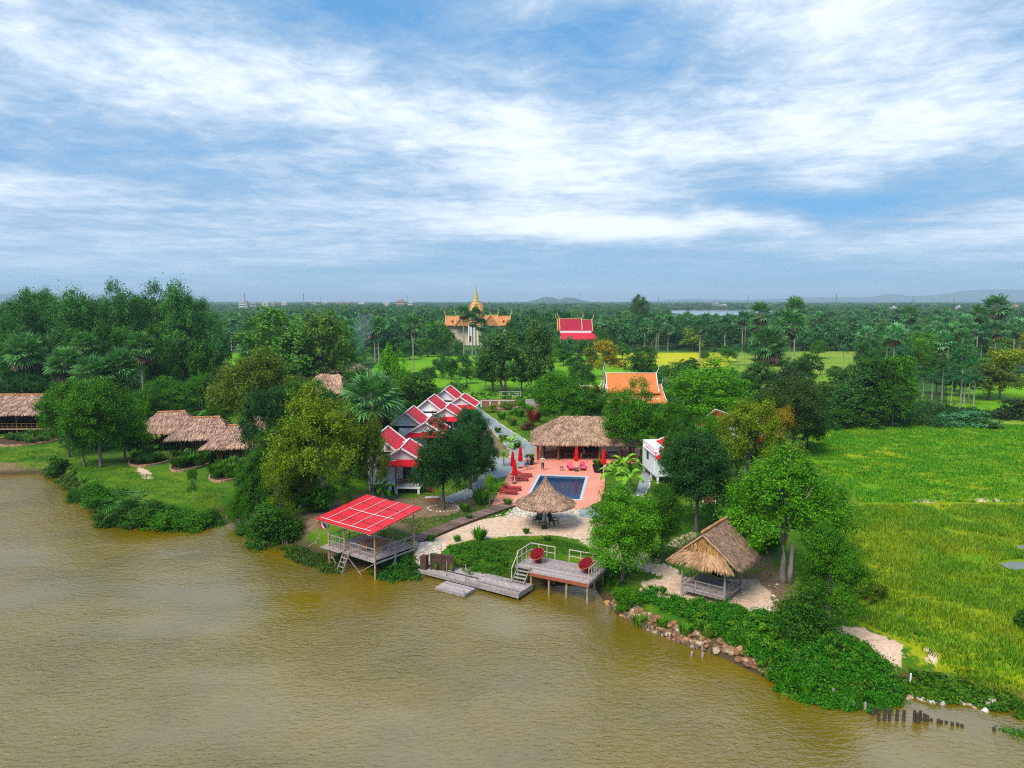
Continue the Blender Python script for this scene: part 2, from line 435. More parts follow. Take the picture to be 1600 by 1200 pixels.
RICE = [poly_px(p) for p in ([(1258, 680), (1290, 668), (2000, 662), (2600, 1090), (1700, 1085), (1560, 1060), (1430, 1018), (1320, 965), (1335, 870), (1345, 790), (1290, 735), (1255, 702)],)]

def zone(P, polys, soft):
    w = np.zeros(len(P))
    for pl in polys:
        lo = pl.min(0) - soft * 2; hi = pl.max(0) + soft * 2
        k = (P[:, 0] > lo[0]) & (P[:, 0] < hi[0]) & (P[:, 1] > lo[1]) & (P[:, 1] < hi[1])
        if not k.any(): continue
        d = seg_dist(P[k], pl); s = np.where(inside(P[k], pl), d, -d)
        w[k] = np.maximum(w[k], np.clip(0.5 + s / (2 * soft), 0, 1))
    return w

def axis(lo, hi, step, far, grow=1.22):
    a = list(np.arange(lo, hi + 1e-6, step)); s = step
    while a[-1] < far: s *= grow; a.append(a[-1] + s)
    s = step; b = []; x = lo
    return a
xs = axis(-72, 78, 0.5, 30000); s_ = 0.5; x_ = -72.0; left = []
while x_ > -30000: s_ *= 1.22; x_ -= s_; left.append(x_)
xs = np.array(left[::-1] + xs); ys = axis(24, 135, 0.5, 45000); s_ = 0.5; y_ = 24.0; lo = []
while y_ > -200: s_ *= 1.22; y_ -= s_; lo.append(y_)
ys = np.array(lo[::-1] + ys)
XX, YY = np.meshgrid(xs, ys); PP = np.stack([XX.ravel(), YY.ravel()], 1)
ZZ = land_z(PP)
rng = np.random.default_rng(5)
rough = (np.sin(PP[:, 0] * 1.7 + np.sin(PP[:, 1] * 0.9) * 2) + np.sin(PP[:, 1] * 2.3 + PP[:, 0] * 0.6)) * 0.02
w_sand, w_dirt, w_rice = zone(PP, SAND, 0.5), zone(PP, DIRT, 1.3), zone(PP, RICE, 0.8)
nearmask = (PP[:, 1] < 135) & (np.abs(PP[:, 0]) < 75)
ZZ += np.where(nearmask & (w_rice > 0.5), rough + rng.normal(size=len(PP)) * 0.02, 0)
nx, ny = len(xs), len(ys)
ii = (np.arange(ny - 1)[:, None] * nx + np.arange(nx - 1)[None, :]).ravel()
Fg = np.stack([ii, ii + 1, ii + nx + 1, ii + nx], 1)


def ground_mat():
    m = bpy.data.materials.new('ground'); m.use_nodes = True
    n = NT(m.node_tree); b = n.n['Principled BSDF']; b.inputs['Roughness'].default_value = 0.95; b.inputs['Specular IOR Level'].default_value = 0.1
    g = n.new('ShaderNodeNewGeometry'); pos = g.outputs['Position']
    def attr(k): a = n.new('ShaderNodeAttribute'); a.attribute_name = k; return a.outputs['Fac']
    n1 = n.noise(pos, 0.35, 5, 0.6); n2 = n.noise(pos, 2.2, 5, 0.65); n3 = n.noise(pos, 9.0, 4, 0.7)
    # lawn
    lawn = n.mix(n.mapr(n1, 0.35, 0.68), (0.040, 0.150, 0.006), (0.15, 0.235, 0.008))
    lawn = n.mix(n.mapr(n2, 0.45, 0.8, 0, 0.5), lawn, (0.17, 0.17, 0.03))
    lawn = n.mix(n.mapr(n3, 0.3, 0.7, 0.0, 0.55), lawn, (0.03, 0.10, 0.005))
    # wet grass of the paddy: bright green with olive and straw patches
    n4 = n.noise(n.scale(pos, (0.10, 0.14, 1)), 1.0, 5, 0.6, 0.8)
    paddy = n.mix(n.mapr(n4, 0.38, 0.58), (0.095, 0.29, 0.004), (0.33, 0.36, 0.008))
    paddy = n.mix(n.mapr(n2, 0.45, 0.75, 0, 0.6), paddy, (0.36, 0.33, 0.015))
    paddy = n.mix(n.mapr(n3, 0.35, 0.7, 0, 0.45), paddy, (0.035, 0.12, 0.004))
    sand = n.mix(n.mapr(n2, 0.35, 0.7), (0.74, 0.53, 0.39), (0.54, 0.37, 0.25))
    sand = n.mix(n.mapr(n3, 0.5, 0.75, 0, 0.5), sand, (0.74, 0.62, 0.50))
    dirt = n.mix(n.mapr(n2, 0.35, 0.7), (0.27, 0.17, 0.10), (0.12, 0.085, 0.05))
    dirt = n.mix(n.mapr(n3, 0.48, 0.7, 0, 0.55), dirt, (0.42, 0.33, 0.22))
    scrub = n.mix(n.mapr(n.noise(pos, 0.03, 4, 0.6), 0.4, 0.6), (0.03, 0.095, 0.02), (0.07, 0.15, 0.02))
    edge = n.m('MULTIPLY', n.m('SUBTRACT', n2, 0.5), 1.6)
    def mask(k, a=0.42, b_=0.58, e=edge): return n.mapr(n.m('ADD', attr(k), e), a, b_)
    c = n.mix(mask('scrub', 0.2, 0.8), lawn, scrub)
    c = n.mix(mask('rice', 0.3, 0.7), c, paddy)
    c = n.mix(mask('dirt', 0.35, 0.75, n.m('MULTIPLY', edge, 1.6)), c, dirt)
    c = n.mix(mask('sand'), c, sand)
    # bare wet earth on the bank just over the water
    z = n.new('ShaderNodeSeparateXYZ'); n.l.new(pos, z.inputs[0])
    c = n.mix(n.mapr(n.m('ADD', z.outputs[2], n.m('MULTIPLY', edge, 0.3)), 0.15, 0.75, 1, 0), c, n.mix(n2, (0.11, 0.065, 0.035), (0.05, 0.05, 0.02)))
    n.l.new(c, b.inputs['Base Color'])
    bp = n.new('ShaderNodeBump'); bp.inputs['Strength'].default_value = 0.9; bp.inputs['Distance'].default_value = 0.12
    n.l.new(n.m('ADD', n2, n.m('MULTIPLY', n3, 0.6)), bp.inputs['Height']); n.l.new(bp.outputs[0], b.inputs['Normal'])
    return m
M['ground'] = ground_mat()
me = np_mesh('ground', np.column_stack([PP, ZZ]), Fg, ['ground'], smooth=True)
w_scrub = sstep((PP[:, 1] - 118) / 30) * (w_rice < 0.2)
for k, w in (('sand', w_sand), ('dirt', w_dirt), ('rice', w_rice), ('scrub', w_scrub)):
    a = me.attributes.new(k, 'FLOAT', 'POINT'); a.data.foreach_set('value', w.astype(np.float32))
tag(ob('ground', me), kind='structure')


def water_mat(name, col, rough, ior, amp, scales, col2=None, calm=None):
    m = bpy.data.materials.new(name); m.use_nodes = True
    n = NT(m.node_tree); b = n.n['Principled BSDF']; b.inputs['Roughness'].default_value = rough
    b.inputs['IOR'].default_value = ior
    g = n.new('ShaderNodeNewGeometry'); pos = g.outputs['Position']
    if col2: n.l.new(n.mix(n.mapr(n.noise(pos, 0.12, 4, 0.6), 0.35, 0.65), col, col2), b.inputs['Base Color'])
    else: b.inputs['Base Color'].default_value = tuple(col) + (1,)
    h = None
    for (s, k, st, rt) in scales:
        f = n.m('MULTIPLY', n.noise(n.scale(pos, st, (0, 0, 0), (0, 0, R(rt))), s, 4, 0.55, 0.4), k)
        h = f if h is None else n.m('ADD', h, f)
    # gusts: calmer and livelier patches
    gust = n.mapr(n.noise(n.scale(pos, (0.05, 0.09, 1)), 1.0, 3, 0.5), 0.35, 0.65, 0.30, 1.25)
    h = n.m('MULTIPLY', h, gust)
    if calm:        # sheltered water behind the line of stakes lies almost flat
        vd = n.new('ShaderNodeVectorMath', operation='DISTANCE'); n.l.new(pos, vd.inputs[0]); vd.inputs[1].default_value = tuple(calm)
        h = n.m('MULTIPLY', h, n.mapr(n.m('ADD', vd.outputs['Value'], n.m('MULTIPLY', n.noise(pos, 0.5, 3), 2.0)), 2.0, 6.0, 0.18, 1.0))
    bp = n.new('ShaderNodeBump'); bp.inputs['Strength'].default_value = 1.0; bp.inputs['Distance'].default_value = amp
    n.l.new(h, bp.inputs['Height']); n.l.new(bp.outputs[0], b.inputs['Normal'])
    return m
M['water'] = water_mat('pond_water', (0.185, 0.124, 0.002), 0.035, 2.2, 0.10, [(0.8, 0.62, (1, 1.9, 1), 22), (2.1, 1.0, (1, 1.9, 1), -14), (6, 0.22, (1, 1.5, 1), 5)], (0.140, 0.100, 0.004), calm=G(1480, 1108, 0))
me = bpy.data.meshes.new('pond_water'); me.from_pydata([(-329, -119, 0), (74.5, -119, 0), (74.5, 118, 0), (-329, 118, 0)], [], [(0, 1, 2, 3)]); me.materials.append(M['water'])
tag(ob('pond_water', me), kind='structure')

# sheets lying on the land
def sheet(name, px, z, m, kind='structure', world=None):
    pl = world if world is not None else [tuple(G(x, y, z))[:2] for x, y in px]
    me = bpy.data.meshes.new(name); me.from_pydata([(x, y, z) for x, y in pl], [], [tuple(range(len(pl)))])
    me.update()
    if me.polygons[0].normal.z < 0: me.flip_normals()
    me.materials.append(M[m]); return tag(ob(name, me), kind=kind)
def field_mat(name, a, b_, c):
    m = bpy.data.materials.new(name); m.use_nodes = True
    n = NT(m.node_tree); bs = n.n['Principled BSDF']; bs.inputs['Roughness'].default_value = 0.95; bs.inputs['Specular IOR Level'].default_value = 0.1
    pos = n.new('ShaderNodeNewGeometry').outputs['Position']
    k = n.mix(n.mapr(n.noise(pos, 0.06, 5, 0.6), 0.35, 0.65), a, b_); k = n.mix(n.mapr(n.noise(pos, 0.7, 5, 0.7), 0.4, 0.75, 0, 0.6), k, c)
    n.l.new(k, bs.inputs['Base Color']); return m
M['field_green'] = field_mat('young_rice', (0.10, 0.30, 0.003), (0.17, 0.35, 0.004), (0.06, 0.18, 0.004))
M['field_yellow'] = field_mat('ripe_rice', (0.52, 0.46, 0.01), (0.36, 0.42, 0.012), (0.30, 0.34, 0.02))
M['field_olive'] = field_mat('mown_meadow', (0.15, 0.30, 0.015), (0.25, 0.32, 0.04), (0.12, 0.18, 0.03))
M['gravel_path'] = mat('grey_gravel', (0.30, 0.34, 0.36), 0.9, 0.25, 2.5, bump=0.4)
M['far_water'] = water_mat('far_water', (0.30, 0.33, 0.36), 0.12, 1.33, 0.05, [(1.0, 1.0, (1, 1, 1), 0)])
sheet('rice_field', [(560, 598), (600, 556), (960, 551), (1010, 575), (960, 600), (900, 622), (600, 625)], GZ + .03, 'field_green')
sheet('rice_field', [(930, 551), (1128, 551), (1152, 563), (1130, 573), (1060, 576), (955, 572)], GZ + .06, 'field_yellow')
sheet('rice_field', [(1050, 577), (1140, 574), (1180, 590), (1130, 600), (1050, 592)], GZ + .034, 'field_green')
sheet('meadow', [(1105, 550), (1338, 549), (1345, 575), (1335, 625), (1180, 625)], GZ + .03, 'field_olive')
sheet('rice_field', [(316, 600), (326, 553), (420, 551), (425, 600)], GZ + .03, 'field_green')
sheet('rice_field', [(1480, 602), (1700, 596), (1700, 642), (1480, 642)], GZ + .03, 'field_green')
sheet('meadow', [(1540, 650), (1700, 648), (1700, 664), (1545, 663)], GZ + .03, 'field_olive')
sheet('meadow', [(1210, 706), (1300, 708), (1330, 718), (1290, 724), (1215, 722)], GZ + .03, 'field_green')
sheet('lake', [(1040, 482.0), (1200, 481.6), (1210, 488), (1180, 494), (1095, 496), (1040, 487)], GZ + .1, 'far_water')
# an open puddle in the flooded corner of the paddy
M['puddle'] = water_mat('puddle', (0.16, 0.17, 0.12), 0.06, 1.5, 0.05, [(2.0, 1, (1, 1, 1), 0)])
sheet('puddle', [(1562, 881), (1580, 877), (1596, 878), (1640, 880), (1650, 889), (1600, 889), (1582, 891), (1570, 886)], GZ + .07, 'puddle')
sheet('puddle', [(1588, 852), (1640, 850), (1640, 860), (1592, 858)], GZ + .07, 'puddle')
PATHS = [[(731, 637), (741, 634), (790, 668), (842, 700), (890, 704), (890, 714), (838, 722), (810, 732), (797, 722), (797, 704), (768, 672)],
         [(768, 714), (797, 716), (806, 728), (796, 742), (766, 752), (738, 776), (700, 784), (690, 779), (732, 762), (752, 742)],
         [(1003, 734), (1018, 736), (1014, 762), (1004, 774), (992, 774), (998, 756)],
         [(905, 792), (925, 786), (950, 800), (935, 812), (905, 806)]]
for k, p in enumerate(PATHS): sheet('garden_path', p, GZ + .008 + k * .004, 'gravel_path')

# ------------------------------------------------------------------ plants
def lobes_for(kind, rng):
    L = []
    if kind == 'round':
        L.append((0, 0, .52, .21)); k = 20
        for i in range(k):
            t = (i + .5) / k; el = math.asin(1 - 1.6 * t); a = 2.4 * i + rng.uniform(-.4, .4); R_ = rng.uniform(.22, .34); L.append((R_ * math.cos(el) * math.cos(a), R_ * math.cos(el) * math.sin(a), .53 + R_ * 1.15 * math.sin(el), rng.uniform(.09, .165)))
    elif kind == 'spread':
        L.append((0, 0, .64, .15))
        for i in range(23):
            t = (i + .5) / 23; a = 2.4 * i + rng.uniform(-.5, .5); r = .40 * math.sqrt(t) * rng.uniform(.75, 1.1); L.append((r * math.cos(a), r * math.sin(a), .85 - .56 * t ** 1.3 + rng.uniform(-.07, .07), rng.uniform(.075, .135)))
    elif kind == 'tall':
        for i in range(20):
            t = i / 19; a = 2.4 * i; r = (.34 - .22 * t ** 2) * rng.uniform(.45, 1.1); L.append((r * math.cos(a), r * math.sin(a), .22 + .70 * t, rng.uniform(.09, .17) * (1 - .3 * t)))
    elif kind == 'airy':
        for i in range(17):
            a = 2.4 * i; t = rng.uniform(0, 1); r = rng.uniform(.10, .40) * (1 - .5 * t); L.append((r * math.cos(a), r * math.sin(a), .34 + .56 * t, rng.uniform(.06, .12)))
    elif kind == 'bush':
        for i in range(15):
            a = 2.4 * i; r = rng.uniform(.05, .38); L.append((r * math.cos(a), r * math.sin(a), rng.uniform(.15, .80) * (1 - r * 1.1), rng.uniform(.10, .19)))
    elif kind == 'column':
        for i in range(16):
            t = i / 15; a = 2.4 * i; r = rng.uniform(.12, .30) * (.55 + .55 * t); L.append((r * math.cos(a), r * math.sin(a), .12 + .74 * t, rng.uniform(.11, .19)))
    return L

def foliage(kind, seed, n_cl, per, leaf, rc=None):
    rng = np.random.default_rng(seed); L = np.array(lobes_for(kind, rng)); rc = rc or {'round': .036, 'spread': .033, 'tall': .034, 'airy': .038, 'bush': .045, 'column': .045}[kind]
    pr = L[:, 3] ** 2; pr /= pr.sum(); zs = 1.0
    k = rng.choice(len(L), n_cl * 3, p=pr); d = nrm(rng.normal(size=(n_cl * 3, 3)) + [0, 0, .25])
    c = L[k, :3] + d * (L[k, 3] * rng.uniform(.72, 1.06, n_cl * 3))[:, None]
    dd = np.linalg.norm(c[:, None] - L[None, :, :3], axis=2) / L[None, :, 3]
    c = c[(dd < .72).sum(1) == 0]; c = c + nrm(c - [0, 0, .5]) * (np.array([mnoise.noise(Vector(q) * 5.5 + Vector((seed, 0, 0))) for q in c]) * .06)[:, None]
    c = c[:n_cl]; dd = np.linalg.norm(c[:, None] - L[None, :, :3], axis=2) / L[None, :, 3]; kk = dd.argmin(1)
    dirs = nrm(c - L[kk, :3]); n = len(c)
    sz = np.exp(rng.normal(size=n) * .38)
    C = np.repeat(c, per, 0) + np.clip(rng.normal(size=(n * per, 3)), -1.9, 1.9) * rc * np.repeat(sz, per)[:, None] * [1, 1, .72]
    N = np.repeat(dirs, per, 0) * .7 + rng.normal(size=(n * per, 3)) * .55 + [0, 0, .45]
    # twigs of leaves that reach out of the outline
    C += nrm(N) * np.minimum(np.abs(rng.normal(size=(n * per, 1))), 1.8) * rc * .6
    V, Fc = leaf_quads(rng, C, N, leaf * rng.uniform(.6, 1.25, len(C)), .48)
    V[:, 2] = np.maximum(V[:, 2], .01)
    return V, Fc, L

def trunk_mesh(kind, L, seed, r=.022, n=7):
    rnd = random.Random(seed); b = MB()
    if kind in ('bush',):
        for i in range(4):
            l = L[i]; b.tube([(0, 0, 0), (l[0] * .5, l[1] * .5, l[2] * .6), (l[0], l[1], l[2])], [r * .6, r * .4, r * .2], 5)
        return b
    fork = {'round': .30, 'spread': .30, 'tall': .85, 'airy': .45, 'column': .7}[kind]
    bx, by = rnd.uniform(-.03, .03), rnd.uniform(-.03, .03)
    pts = [(0, 0, -.01), (bx * .4, by * .4, fork * .35), (bx, by, fork * .7), (0, 0, fork)]
    b.tube([(0, 0, -.01), (0, 0, .02)] + pts[1:], [r * 1.7, r * 1.25, r * 1.0, r * .85, r * .75], n)
    if kind == 'spread':
        b.tube([(.05, .02, -.01), (.045, .03, fork * .5), (.02, .06, fork)], [r * 1.2, r * .8, r * .6], n)
    for l in L[::2] if kind in ('tall', 'column') else L[1:10]:
        z0 = fork if kind not in ('tall', 'column') else max(.12, l[2] - .10)
        z0 = min(z0, l[2]); mid = ((l[0]) * .45, (l[1]) * .45, z0 + (l[2] - z0) * .65)
        b.tube([(0, 0, z0 - .02), mid, (l[0], l[1], l[2])], [r * .55, r * .34, r * .12], 5)
        for q in range(2):
            e = (l[0] + rnd.uniform(-1, 1) * l[3], l[1] + rnd.uniform(-1, 1) * l[3], l[2] + rnd.uniform(.2, .9) * l[3])
            b.tube([mid, e], [r * .2, r * .06], 4)
    return b

PROTO = {}
def make_proto(key, kind, seed, n_cl, per, leaf, r=.022, bark='bark'):
    V, Fc, L = foliage(kind, seed, n_cl, per, leaf)
    cm = np_mesh('crown', V, Fc, ['leaf'])
    tb = trunk_mesh(kind, L, seed, r); tm = bpy.data.meshes.new('trunk'); tm.from_pydata(tb.v, [], tb.f); tm.materials.append(M[bark])
    tm.polygons.foreach_set('use_smooth', [True] * len(tm.polygons))
    PROTO[key] = (cm, tm)
for i in range(3):
    make_proto(('round', 'hi', i), 'round', 11 + i, 330, 105, .0118)
    make_proto(('spread', 'hi', i), 'spread', 21 + i, 340, 100, .0115, r=.020, bark='pale_bark')
    make_proto(('column', 'hi', i), 'column', 31 + i, 420, 46, .022, r=.05)
    make_proto(('bush', 'hi', i), 'bush', 41 + i, 320, 42, .022)
    make_proto(('airy', 'hi', i), 'airy', 51 + i, 300, 58, .0120, r=.018, bark='pale_bark')
    make_proto(('tall', 'hi', i), 'tall', 61 + i, 330, 72, .0130, r=.02)
for i in range(3):
    make_proto(('round', 'mid', i), 'round', 111 + i, 200, 44, .021)
    make_proto(('spread', 'mid', i), 'spread', 121 + i, 210, 38, .021)
    make_proto(('tall', 'mid', i), 'tall', 161 + i, 210, 38, .022)
    make_proto(('airy', 'mid', i), 'airy', 151 + i, 300, 20, .021, r=.016, bark='pale_bark')
    make_proto(('bush', 'mid', i), 'bush', 141 + i, 200, 20, .034)
PROTO[('column', 'mid', 0)] = PROTO[('column', 'hi', 0)]
FARP = []
for i, (kd, nc) in enumerate((('round', 110), ('round', 110), ('tall', 110), ('spread', 120), ('airy', 120))):
    V, Fc, L = foliage(kd, 300 + i, nc, 13, .045)
    tb = MB(); tb.tube([(0, 0, 0), (0, 0, .5)], [.022, .012], 5); tv, tf = tb.v, tb.f
    tfq = [f for f in tf if len(f) == 4]
    V2 = np.vstack([V, np.array(tv)]); F2 = np.vstack([Fc, np.array(tfq) + len(V)])
    FARP.append(np_mesh('distant_tree', V2, F2, ['far_leaf', 'bark'], [0] * len(Fc) + [1] * len(tfq)))

C_GREEN = (0.050, 0.178, 0.006); C_BRIGHT = (0.075, 0.250, 0.006); C_DARK = (0.036, 0.125, 0.010); C_VDARK = (0.019, 0.082, 0.016)
C_YELLOW = (0.125, 0.200, 0.007); C_OLIVE = (0.085, 0.145, 0.010); C_SOFT = (0.085, 0.225, 0.030); C_TEAL = (0.040, 0.138, 0.030); C_ORANGE = (0.24, 0.19, 0.012)
C_PALM = (0.085, 0.225, 0.065); C_LIME = (0.16, 0.36, 0.02)
TR = random.Random(77)
def tree(px, by, top, wpx, kind, col, label, lod='hi', name=None, cat='tree', group=None, gz=None, base=None):
    g = base or G(px, by); Y = g.y; h = max(at(px, top, Y).z - g.z, .4); w = pw(wpx, Y) * 1.08
    z = lz(g.x, g.y) if gz is None else gz
    name = name or {'bush': 'bush'}.get(kind, 'tree'); cat = 'bush' if kind == 'bush' else cat
    t = thing(name, label, cat, (g.x, g.y, z), TR.uniform(0, 6.28), group)
    keys = [k for k in PROTO if k[0] == kind and k[1] == lod] or [k for k in PROTO if k[0] == kind]
    cm, tm = PROTO[TR.choice(keys)]
    v = TR.uniform(.88, 1.14)
    for nm, me in (('crown', cm), ('trunk', tm)):
        o = ob(nm, me, t); o.scale = (w, w, h * 1.02); o.color = (col[0] * v, col[1] * v, col[2] * v, 1)
    return t


def palm_mesh(n_fans, leaflets, seed, R0=1.55, fan=1.55, dead=False):
    rng = random.Random(seed); V = []; Fq = []
    for i in range(n_fans):
        t = (i + .5) / n_fans; az = 2.39996 * i + rng.uniform(-.2, .2)
        el = R(82 - 112 * t ** .9) if not dead else R(-42 - 38 * rng.random())
        el += rng.uniform(-.12, .12)
        d = Vector((math.cos(az) * math.cos(el), math.sin(az) * math.cos(el), math.sin(el)))
        side = Vector((-math.sin(az), math.cos(az), 0)); up = d.cross(side) * -1
        if up.z < 0 and not dead: up = -up
        L = R0 * rng.uniform(.8, 1.1); hub = d * L + Vector((0, 0, -.10 * L * (1 - math.sin(el))))
        k = len(V); V += [tuple(side * .03), tuple(-side * .03), tuple(hub - side * .02), tuple(hub + side * .02)]; Fq.append((k, k + 1, k + 2, k + 3))
        tw = rng.uniform(-.5, .5); s2 = (side * math.cos(tw) + up * math.sin(tw))
        u2 = d.cross(s2)
        for j in range(leaflets):
            a = R(-115 + 230 * (j + .5) / leaflets) * (.45 if dead else 1)
            l = fan * rng.uniform(.82, 1.08) * (1 - .22 * abs(a) / 2)
            dd = d * math.cos(a) + s2 * math.sin(a); pr = (s2 * math.cos(a) - d * math.sin(a)) * (l * math.sin(R(115) / leaflets) * .85)
            lift = u2 * (.10 * (1 if j % 2 else -1) * l)
            m1 = hub + dd * l * .55 + lift * .5; tip = hub + dd * l + Vector((0, 0, -.16 * l))
            k = len(V); V += [tuple(hub), tuple(m1 + pr * .62), tuple(tip), tuple(m1 - pr * .62)]; Fq.append((k, k + 1, k + 2, k + 3))
    return np_mesh('dead_fronds' if dead else 'crown', V, Fq, ['dead' if dead else 'frond'])
PALM = {'hi': [(palm_mesh(50, 17, s, 1.45, 1.65), palm_mesh(24, 9, s + 50, 1.0, 1.6, True)) for s in (1, 2, 3)], 'mid': [(palm_mesh(28, 10, s, 1.4, 1.75), palm_mesh(12, 6, s + 50, .9, 1.4, True)) for s in (4, 5, 6)]}
tb = MB(); tb.tube([(0, 0, -.02), (0, 0, .06), (.1, 0, .5), (0, 0, 1)], [1.5, 1.1, .9, .85], 8)
PTRUNK = bpy.data.meshes.new('trunk'); PTRUNK.from_pydata(tb.v, [], tb.f); PTRUNK.materials.append(M['pale_bark'])
def sugar_palm(px, by, hc, wpx, label, lod='mid', group='sugar palms', col=C_PALM, base=None):
    g = base or G(px, by); Y = g.y; zc = at(px, hc, Y).z; k = pw(wpx, Y) / 5.3
    t = thing('sugar_palm', label, 'palm', (g.x, g.y, GZ), TR.uniform(0, 6.28), group)
    cm, dm = TR.choice(PALM[lod]); H = zc - GZ - .3 * k; v = TR.uniform(.85, 1.2)
    o = ob('trunk', PTRUNK, t); o.scale = (.20, .20, H); 
    for nm, me in (('crown', cm), ('dead_fronds', dm)):
        o = ob(nm, me, t, (0, 0, H)); o.scale = (k, k, k * TR.uniform(.9, 1.05)); o.color = (col[0] * v, col[1] * v, col[2] * v, 1)
    return t

def frond_mesh(n_fr, nl, L, W, seed, droop=.9, name='crown', up0=75, up1=5, vee=.35):
    rng = random.Random(seed); V = []; Fq = []
    for i in range(n_fr):
        t = (i + .5) / n_fr; az = 2.39996 * i + rng.uniform(-.2, .2); el = R(up0 + (up1 - up0) * t)
        hd = Vector((math.cos(az), math.sin(az), 0)); side = Vector((-math.sin(az), math.cos(az), 0)); p = Vector((0, 0, 0)); e = el; pts = []
        for j in range(nl + 1):
            pts.append(p.copy()); p = p + (hd * math.cos(e) + Vector((0, 0, 1)) * math.sin(e)) * (L / nl); e -= droop * (1.6 * j / nl) * 1.5 / nl * 2
        for j in range(nl):
            a, b = pts[j], pts[j + 1]; k = len(V); V += [tuple(a + side * .02), tuple(a - side * .02), tuple(b - side * .015), tuple(b + side * .015)]; Fq.append((k, k + 1, k + 2, k + 3))
            if j < 1: continue
            q = math.sin(math.pi * (j + .6) / (nl + 1.2)) ** .6; d = (b - a).normalized()
            for sg in (-1, 1):
                tip = a + side * sg * W * q + d * W * .45 + Vector((0, 0, -W * q * vee * rng.uniform(.5, 1.3)))
                m1 = a.lerp(tip, .5); wd = d * (L / nl) * .42
                k = len(V); V += [tuple(a), tuple(m1 - wd), tuple(tip), tuple(m1 + wd)]; Fq.append((k, k + 1, k + 2, k + 3))
    return np_mesh(name, V, Fq, ['frond'])
ARECA = [frond_mesh(13, 12, 2.0, .55, s, 1.0) for s in (1, 2)]
COCO = [frond_mesh(16, 14, 2.6, .65, s, .8, up0=85, up1=0) for s in (3, 4)]
def feather_palm(px, by, hc, wpx, label, kind='areca', col=C_GREEN, group=None, thin=.09, base=None, name=None):
    g = base or G(px, by); Y = g.y; zc = at(px, hc, Y).z; k = pw(wpx, Y) / (3.4 if kind == 'areca' else 4.4)
    t = thing(name or ('areca_palm' if kind == 'areca' else 'young_palm'), label, 'palm', (g.x, g.y, lz(g.x, g.y)), TR.uniform(0, 6.28), group)
    H = max(zc - GZ, .2); o = ob('trunk', PTRUNK, t); o.scale = (thin, thin, H)
    o = ob('crown', TR.choice(ARECA if kind == 'areca' else COCO), t, (0, 0, H)); o.scale = (k, k, k); o.color = tuple(col) + (1,)
    return t

def banana_mesh(seed, n=9, L=2.3, W=.32):
    rng = random.Random(seed); V = []; Fq = []
    for i in range(n):
        az = 2.4 * i + rng.uniform(-.3, .3); e = R(80 - 6.5 * i); hd = Vector((math.cos(az), math.sin(az), 0)); side = Vector((-math.sin(az), math.cos(az), 0)); p = Vector((0, 0, 0)); rows = []
        ns = 9; l = L * rng.uniform(.75, 1.1)
        for j in range(ns + 1):
            u = j / ns; w = W * (0.08 if u < .14 else math.sin(math.pi * min(1, (u - .1) / .93)) ** .5)
            rows.append((p + side * w + Vector((0, 0, w * .35)), p.copy(), p - side * w + Vector((0, 0, w * .35)))); p = p + (hd * math.cos(e) + Vector((0, 0, 1)) * math.sin(e)) * (l / ns); e -= R(11 + 4 * u)
        for j in range(ns):
            for q in (0, 1):
                gap = 0 if rng.random() < .8 else .1; k = len(V); V += [tuple(rows[j][q]), tuple(rows[j][q + 1]), tuple(rows[j + 1][q + 1].lerp(rows[j][q + 1], gap)), tuple(rows[j + 1][q].lerp(rows[j][q], gap))]; Fq.append((k, k + 1, k + 2, k + 3))
    return np_mesh('leaves', V, Fq, ['frond'])
BANANA = [banana_mesh(s) for s in (1, 2, 3)]
def banana(px, by, hpx, label, col=C_LIME, group=None, base=None, frac=.5):
    g = base or G(px, by); H = at(px, by - hpx, g.y).z - GZ
    t = thing('banana_plant', label, 'banana plant', (g.x, g.y, lz(g.x, g.y)), TR.uniform(0, 6.28), group)
    o = ob('stem', PTRUNK, t); o.scale = (.11, .11, H * frac); k = H * (1 - frac) / 1.45
    o = ob('crown', TR.choice(BANANA), t, (0, 0, H * frac)); o.scale = (k, k, k); o.color = tuple(col) + (1,)
    return t

def tuft_mesh(seed, n=90, spread=.5, h=.5, w=.03, lean=.5, nm='leaves', m='frond'):
    """blades from one root: ornamental grass, sedge, young shoots"""
    rng = np.random.default_rng(seed); a = rng.uniform(0, 6.28, n); r = spread * .35 * np.sqrt(rng.random(n)); B = np.stack([r * np.cos(a), r * np.sin(a), np.zeros(n)], 1)
    le = lean * rng.uniform(.2, 1, n); hh = h * rng.uniform(.6, 1.1, n); T = B + np.stack([np.cos(a) * le * hh, np.sin(a) * le * hh, hh], 1)
    Mi = B * .45 + T * .55 + [0, 0, .12 * h]; s = np.stack([-np.sin(a), np.cos(a), np.zeros(n)], 1) * w
    V = np.stack([B, Mi + s, T, Mi - s], 1).reshape(-1, 3)
    return np_mesh(nm, V, np.arange(4 * n).reshape(n, 4), [m])
TUFT = [tuft_mesh(s, 110, .9, .9, .05, .7) for s in (1, 2)]
def plant(px, by, hpx, label, col=C_GREEN, name='leafy_plant', cat='plant', group=None, base=None, wide=1.0):
    g = base or G(px, by); h = at(px, by - hpx, g.y).z - GZ
    o = ob(name, TR.choice(TUFT), None, (g.x, g.y, lz(g.x, g.y)), TR.uniform(0, 6)); o.scale = (h * 1.1 * wide, h * 1.1 * wide, h * 1.1); o.color = tuple(col) + (1,)
    return tag(o, label, cat, group)
M['stakewood'] = mat('stake_wood', (.20, .15, .115), .85, .4, 6)
M['redrim'] = mat('red_rattan_rim', (.50, .10, .04), .6, .3, 14)
M['flagblue'] = mat('flag_blue', (0.02, 0.03, 0.28), 0.8)
M['redfascia'] = mat('reddish_board', (0.36, 0.10, 0.05), 0.7, 0.35, 3); M['palewood'] = mat('pale_wood', (0.60, 0.52, 0.42), 0.7, 0.35, 4, island=.15)
